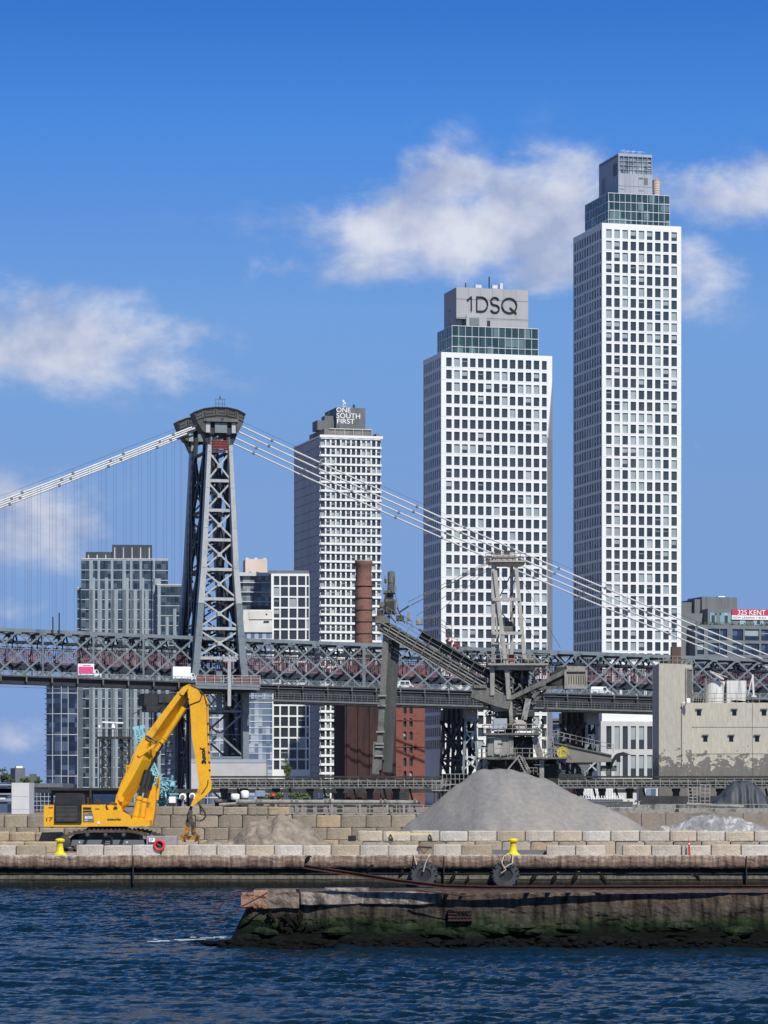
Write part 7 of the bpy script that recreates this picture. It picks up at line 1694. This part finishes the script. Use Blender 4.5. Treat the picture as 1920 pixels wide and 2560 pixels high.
for (a, b, yt_, yb_) in wins:
    zlo, zhi = (segs[1] if yt_ < 1800 else segs[0]); mb = MB(); mb.box(sx(a), sx(b), 2.25, 2.29, zlo, zhi); w0 = T.part(mb, 'window', M_glass_dark)
    mb = MB(); mb.box(sx(a)-.12, sx(b)+.12, 1.7, 1.9, zhi, zhi+.13); T.part(mb, 'lintel', M_machine, w0); mb = MB(); mb.box(sx((a+b)/2)-.03, sx((a+b)/2)+.03, 2.2, 2.25, zlo, zhi); T.part(mb, 'glazing_bar', M_machine_dk, w0)
mb = MB(); d = V((sx(1733)-sx(1704), 1.6, 0)).normalized(); 
def onface(t, z, out=.0): p = V((sx(1704), 0, 0)).lerp(V((sx(1733), 1.6, 0)), t); nrm = V((d.y, -d.x, 0)); return p+nrm*out+V((0, 0, z))
mb.prism([onface(.42, sz(1745), .01), onface(.93, sz(1745), .01), onface(.93, sz(1676), .01), onface(.42, sz(1676), .01)], (.12*d.y, -.12*d.x, 0)); T.part(mb, 'grille', g('grille_grey', [(.09,.095,.09),(.15,.15,.14)], (1,1,9), 2))
mb = MB()
for t, z0, z1 in ((.36,1748,1672),(.97,1748,1672)): mb.bar(onface(t, sz(z0), .12), onface(t, sz(z1), .12), .16, .2)
for z in (1672, 1748): mb.bar(onface(.33, sz(z), .12), onface(1, sz(z), .12), .2, .16)
T.part(mb, 'grille_frame', M_machine_lt)
mb = MB(); mb.bar((sx(1706),-.5,sz(1756)), (sx(1716),-.5,sz(1757)), .12); mb.box(sx(1715), sx(1724), -.9, -.3, sz(1757), sz(1746)); mb.bar((sx(1716),-.4,sz(1757)), (sx(1716),.7,sz(1757)), .1); mb.build; T.part(mb, 'floodlight', M_letter_w)
mb = MB(); mb.box(sx(1703.4), sx(1704.6), -.06, 0, sz(1920), sz(1758)); T.part(mb, 'downpipe', M_machine_dk)
mb = MB(); mb.box(sx(1886), sx(1886.8), 1.87, 1.9, sz(1960), Hm-.1)
for y in (1817, 1884): mb.box(xa0, x_end, 1.87, 1.9, sz(y)-.02, sz(y)+.02)
T.part(mb, 'panel_joint', M_machine)
mb = MB()
def railm(x0, x1, y, h, yy, n):
    for k in range(n+1): x = x0+(x1-x0)*k/n; mb.bar((sx(x), yy, sz(y)), (sx(x), yy, sz(y-h)), .06)
    for hh in (h, h*.5): mb.bar((sx(x0), yy, sz(y-hh)), (sx(x1), yy, sz(y-hh)), .06)
railm(1650, 1732, 1659, 20, 1.7, 7); railm(1736, 1960, 1756, 24, 2.2, 8)
for k in range(6): x = 1712+k*3.5; mb.bar((sx(x), 3, sz(1660)), (sx(x), 3, sz(1641)), .05); 
for k in range(5): x = 1740+k*6; mb.bar((sx(x), 3, sz(1756)), (sx(x+2), 3, sz(1735)), .07)
T.part(mb, 'roof_railing', M_machine_lt)
mb = MB(); mb.box(sx(1684), sx(1709), 3, 4, sz(1660), sz(1614)); mb.box(sx(1686), sx(1690), 2.9, 3, sz(1660), sz(1612)); T.part(mb, 'rusty_flue', g('brown_rust', [(.06,.035,.03),(.13,.08,.065)], (1,1,.3), 1.2, rough=.9))
mb = MB(); mb.box(sx(1660), sx(1682), 2.4, 3.4, sz(1658), sz(1651)); mb.box(sx(1662), sx(1678), 2.2, 3.2, sz(1651), sz(1645)); T.part(mb, 'roof_bench', M_machine)
M_tank = g('streaked_white_tank', [(.28,.27,.25),(.54,.54,.52),(.64,.64,.61)], (2.5,2.5,.25), 1.0, rough=.7, fine=.12, pos=[.33,.45,.6])
for (xa, xb, yt_) in ((1772,1824,1700),(1825,1874,1699)):
    mb = MB(); cx = (sx(xa)+sx(xb))/2; rr = (sx(xb)-sx(xa))/2
    if xa < 1800: mb.lathe((cx, 4.6, Hm+.0), [(rr,0),(rr,sz(yt_)-Hm-.2),(rr*.97,sz(yt_)-Hm)], 28)
    else: mb.box(sx(xa), sx(xb), 3.2, 6, Hm, sz(yt_))
    o = T.part(mb, 'roof_tank', M_tank)
    if xa < 1800:
        smooth_angle(o); mb = MB(); mb.bar((sx(1772), 3.0, sz(1752)), (sx(1772), 3.0, sz(1700)), .08); mb.bar((sx(1772), 2.9, sz(1752)), (sx(1826), 2.9, sz(1752)), .08); T.part(mb, 'tank_frame', M_machine_lt, o)
mb = MB(); mb.bar((sx(1782), 3, sz(1676)), (sx(1816), 3, sz(1696)), .35, .2); mb.bar((sx(1780), 3, sz(1674)), (sx(1826), 3, sz(1691)), .06); mb.bar((sx(1889), 3, sz(1684)), (sx(1892), 3, sz(1738)), .2, .2); mb.bar((sx(1889), 3, sz(1686)), (sx(1877), 3, sz(1738)), .12); mb.box(sx(1884), sx(1898), 2.6, 3.4, sz(1744), sz(1737)); T.part(mb, 'hoist_frame', M_tank)
mb = MB(); random.seed(6)
for i in range(14): x = random.uniform(1834, 1935); mb.bar((sx(x), 2.6, Hm+random.uniform(.05,.35)), (sx(x+random.uniform(10,25)), 2.6, Hm+random.uniform(.05,.35)), .12)
T.part(mb, 'roof_debris', M_machine_dk)

# ---------------------------------------------------------------- behind the excavator
LD = 350.0
lt = empty('radar_mast', PX(285, 1975, LD), 'dark lattice tower with a white radar bar on top, left of the boom', 'tower'); mb = MB(); k = LD/F
def Lp(x, y, o=0): return PX(x, y, LD, o)
for (xa, o) in ((251,-1),(273,-1.5),(302,-1),(322,-.5),(252,1.2),(274,1.4),(303,1.2),(322,1.4)): mb.bar(Lp(xa, 1990, o), Lp(xa, 1848, o), 2.4*k)
for i in range(6):
    y0 = 1850+i*22; y1 = y0+22
    for (xa, xb, o) in ((251,273,-1.2),(302,322,-.8),(251,273,1.3),(302,322,1.3)): mb.bar(Lp(xa, y0, o), Lp(xb, y1, o), 1.9*k); mb.bar(Lp(xb, y0, o+.05), Lp(xa, y1, o+.05), 1.9*k); mb.bar(Lp(xa, y0, o), Lp(xb, y0, o), 1.9*k)
mb.build('lattice', M_machine_dk, lt); mb = MB(); a = Lp(245, 1847, -2); b = Lp(326, 1842, 2); mb.box(a.x, b.x, a.y, b.y, a.z, b.z); dk = mb.build('deck', M_machine_dk, lt); mb = MB()
for i in range(12): x = 246+i*7; mb.bar(Lp(x, 1842, -2), Lp(x, 1824, -2), 1.2*k)
for y in (1824, 1833): mb.bar(Lp(246, y, -2), Lp(323, y, -2), 1.1*k)
mb.build('railing', M_machine_dk, dk)
mb = MB(); a = Lp(263, 1820, -1); mb.bar(Lp(256, 1805, 0), Lp(308, 1807.5, 0), 5*k, 3.4*k); rb = mb.build('radar_bar', M_letter_w, lt); mb = MB(); mb.lathe(Lp(283, 1820, 0), [(5*k,0),(4*k,5*k),(1.6*k,11*k)], 12); mb.bar(Lp(283,1842,0), Lp(283,1820,0), 3*k); mb.build('pedestal', M_letter_w, rb)
mb = MB(); mb.lathe(Lp(248, 1820, 0), [(2.4*k,0),(3*k,3*k),(2.4*k,7*k)], 10); mb.bar(Lp(248,1843,0), Lp(248,1820,0), 1.4*k); mb.build('dome', M_letter_w, lt)
pm = empty('pole_mast', Lp(294, 1990, -3), 'thin grey pole mast standing in front of the radar tower', 'mast'); mb = MB(); mb.tube(Lp(294, 1992, -3), Lp(293.5, 1762, -3), 1.3*k, 8, r2=.5*k); mb.build('pole', M_steel, pm); mb = MB(); mb.lathe(Lp(293.5,1762,-3), [(.03,0),(.06,.05),(.02,.12)], 8); mb.build('finial', M_steel, pm)
# teal lattice crane
TD = 420.0; M_teal = g('teal_crane_paint', [(.16,.42,.46),(.30,.58,.60)], nscale=1, rough=.6)
tc2 = empty('lattice_crane', PX(410, 2010, TD), 'light teal lattice crane boom leaning behind the excavator', 'crane'); mb = MB(); k = TD/F
sp = [(347,1822),(356,1860),(372,1905),(392,1950),(405,1990)]
for (dx, o) in ((-9,-.6),(9,-.6),(-9,.6),(9,.6),(0,-.6)):
    for a, b in zip(sp[:-1], sp[1:]): mb.bar(PX(a[0]+dx*(1+.3*(a[1] > 1900)), a[1], TD, o), PX(b[0]+dx*(1.3), b[1], TD, o), 3.2*k)
for a, b in zip(sp[:-1], sp[1:]):
    for i in range(5):
        t = i/5; x = a[0]+(b[0]-a[0])*t; y = a[1]+(b[1]-a[1])*t; x2 = a[0]+(b[0]-a[0])*(t+.2); y2 = a[1]+(b[1]-a[1])*(t+.2)
        for o in (-.62, .62): mb.bar(PX(x-9, y, TD, o), PX(x2+9, y2, TD, o), 2*k); mb.bar(PX(x+9, y, TD, o), PX(x2-9, y2, TD, o), 2*k)
mb.bar(PX(333,1822,TD), PX(348,1818,TD), 8*k); mb.bar(PX(350,1818,TD), PX(362,1816,TD), 8*k); mb.build('boom', M_teal, tc2)
mb = MB(); random.seed(9)
for i in range(70):
    x = random.uniform(376, 434); y = random.uniform(1935, 2022); a = random.uniform(0, 3.14); L_ = random.uniform(8, 26); mb.bar(PX(x, y, TD, random.uniform(-2,2)), PX(x+math.cos(a)*L_, y+math.sin(a)*L_*.8, TD, random.uniform(-2,2)), random.uniform(1.5,3)*k)
things_box(mb, 392, 436, 1955, 1964, TD, 2); mb.build('machinery', M_teal, tc2)
mb = MB(); things_box(mb, 382, 440, 1966, 2045, TD+.5, 2.5); mb.build('cabin', g('dull_blue_cabin', [(.05,.09,.12),(.12,.18,.2)], nscale=.8), tc2)
# dark shed roof, blue container, drums, boxes
sh = empty('long_dark_shed', PX(210, 1990, 300), 'long dark flat-roofed shed behind the engine housing', 'shed'); mb = MB(); things_box(mb, 122, 300, 1970, 1976, 298, 4); things_box(mb, 128, 296, 1976.2, 1987, 299, 3); mb.build('roof', M_dark, sh); mb = MB()
for x in (130, 210, 290): mb.bar(PX(x, 1987, 300), PX(x, 2070, 300), .25)
mb.build('post', M_machine_dk, sh); mb = MB(); things_box(mb, 205, 235, 1987.2, 2040, 301, 1); mb.build('wall', M_machine, sh)
ct = empty('shipping_container', PX(262, 2030, 290), 'dark blue container behind the boom foot', 'container'); mb = MB(); things_box(mb, 233, 298, 1986, 2040, 290, 2.4); cbx = mb.build('box', g('navy_container', [(.012,.035,.09),(.02,.05,.12)], nscale=1), ct); mb = MB()
for i in range(16): x = PX(234+i*4, 0, 290).x; mb.box(x, x+.06, 289.94, 290, PX(0,2038,290).z, PX(0,1988,290).z)
mb.build('ribs', g('navy_container', [(.02,.05,.12)]), cbx)
for i, (x, y, r_, lab) in enumerate(((457,1992,9,'large white cable reel beside the arm tip, the left one'),(481,1990,8,'large white cable reel half hidden behind the arm tip'))):
    r = empty('cable_reel', PX(x, 2012, 262), lab, 'reel', group='white reels behind the wall'); mb = MB(); c = PX(x, y, 262); kk = 262/F
    mb.lathe(c, [(r_*kk*.9,-.04),(r_*kk,0),(r_*kk,.08),(r_*kk*.5,.1)], 20, 'Y'); fl = mb.build('flange', M_letter_w, r); mb = MB(); mb.lathe(c+V((0,.1,0)), [(r_*kk*.55,0),(r_*kk*.55,.8)], 16, 'Y'); mb.build('drum', M_machine, fl); mb = MB(); mb.bar(c, V((c.x, 262, GZ)), .2); mb.build('stand', M_machine_lt, r)
random.seed(31)
yard = [(430,2000,18,16,M_letter_w,'white equipment box between the excavator boom and arm','equipment_box'),(588,1992,22,16,M_letter_w,'white bulk bag under the left end of the conveyor gallery','bulk_bag'),(612,1986,20,20,M_letter_w,'white bulk bag next to the gallery leg','bulk_bag'),(650,1984,26,16,M_glass_pale,'pale blue crate stack under the conveyor gallery','crate'),(682,1988,11,9,M_red,'small red drum under the conveyor gallery','drum'),(800,1990,14,14,M_glass_navy,'dark blue bin under the conveyor gallery','bin'),(430,1994,10,10,M_redpaint,'dull red drum left of the white reels','drum'),(545,2002,20,10,M_machine,'grey pump unit right of the arm tip','pump'),(1010,1990,26,20,M_machine_dk,'dark cabinet under the right end of the left gallery','cabinet')]
for (x, y, w, h, m_, lab, nm) in yard:
    D = 285+random.uniform(-3, 10)
    r = empty(nm, PX(x, y+h, D), lab, nm.replace('_', ' ')); a = PX(x-w/2, y+h/2, D); b = PX(x+w/2, y-h/2, D)
    if nm in ('drum', 'pump', 'bulk_bag'):
        mb = MB(); rr = (b.x-a.x)/2; mb.lathe(((a.x+b.x)/2, D, a.z), [(rr*.8,0),(rr,.1),(rr*1.02,(b.z-a.z)*.5),(rr,(b.z-a.z)*.85),(rr*.6,b.z-a.z)], 14); mb.build('body', m_, r, smooth=True)
    else: cb1 = cblock('body', a.x, b.x, D, D+.8, a.z, b.z, m_); cb1.parent = r; cb1.location = cb1.location-r.location
    mb = MB(); mb.box((a.x+b.x)/2-.3, (a.x+b.x)/2+.3, D+.1, D+.6, GZ-.05, a.z); mb.build('stand', M_machine_dk, r)
lc = empty('low_warehouse', PX(640, 1950, 640), 'low pale warehouse wall behind the base of the bridge tower', 'building'); mb = MB(); things_box(mb, 478, 665, 1908, 1975, 640, 10); mb.build('wall', g('warehouse_white', [(.40,.40,.385),(.50,.49,.475)], nscale=.2), lc); mb = MB(); things_box(mb, 478, 665, 1898, 1907, 640, 10); mb.build('roof', M_crown, lc)
lc = empty('low_warehouse', PX(440, 1950, 600), 'grey concrete block wall between the excavator boom and arm', 'building'); mb = MB(); things_box(mb, 412, 452, 1838, 1990, 850, 10); mb.build('wall', M_crown, lc); mb = MB()
for y in (1858, 1880, 1902, 1925): things_box(mb, 412, 452, y, y+3, 849.9, .1)
mb.build('band', M_crown_dark, lc)
mb = MB(); things_box(mb, -200, 2100, 1972, 1982, 600, 6); o = mb.build('quay_shed_row', M_machine_dk); tag(o, 'very low dark shed row along the far quay', 'shed')

# ---------------------------------------------------------------- split parts that are several separate pieces
def split_pieces(o):
    me = o.data; n = len(me.vertices); par = list(range(n))
    def find(i):
        while par[i] != i: par[i] = par[par[i]]; i = par[i]
        return i
    for p in me.polygons:
        v = p.vertices
        for k in v[1:]:
            a, b = find(v[0]), find(k)
            if a != b: par[b] = a
    groups = {}
    for p in me.polygons: groups.setdefault(find(p.vertices[0]), []).append(p.index)
    if len(groups) < 2 or len(groups) > 60: return
    for gi, (r_, ps) in enumerate(groups.items()):
        m = MB(); idx = {}
        for pi in ps:
            f = []
            for vi in me.polygons[pi].vertices:
                if vi not in idx: idx[vi] = len(m.v); m.v.append(tuple(me.vertices[vi].co))
                f.append(idx[vi])
            m.f.append(tuple(f)); m.m.append(me.polygons[pi].material_index)
        m2 = bpy.data.meshes.new(o.name.split('.')[0]); m2.from_pydata(m.v, [], m.f)
        for mt_ in me.materials: m2.materials.append(mt_)
        m2.update()
        if gi == 0: o.data = m2
        else: c_ = o.copy(); c_.data = m2; COL.objects.link(c_)
for o in list(COL.objects):
    b_ = o.name.split('.')[0]
    if o.type == 'MESH' and o.parent and b_ in ('roof_equipment', 'louvre', 'roof_window', 'vent', 'dish', 'pin_cover', 'handle', 'stripe', 'red_drums', 'dark_fittings', 'balcony_slabs', 'fins', 'string_course', 'cable_band'): split_pieces(o)
    if o.type == 'MESH' and o.parent and b_ == 'mast' and o.parent.name.startswith('crown'): split_pieces(o)
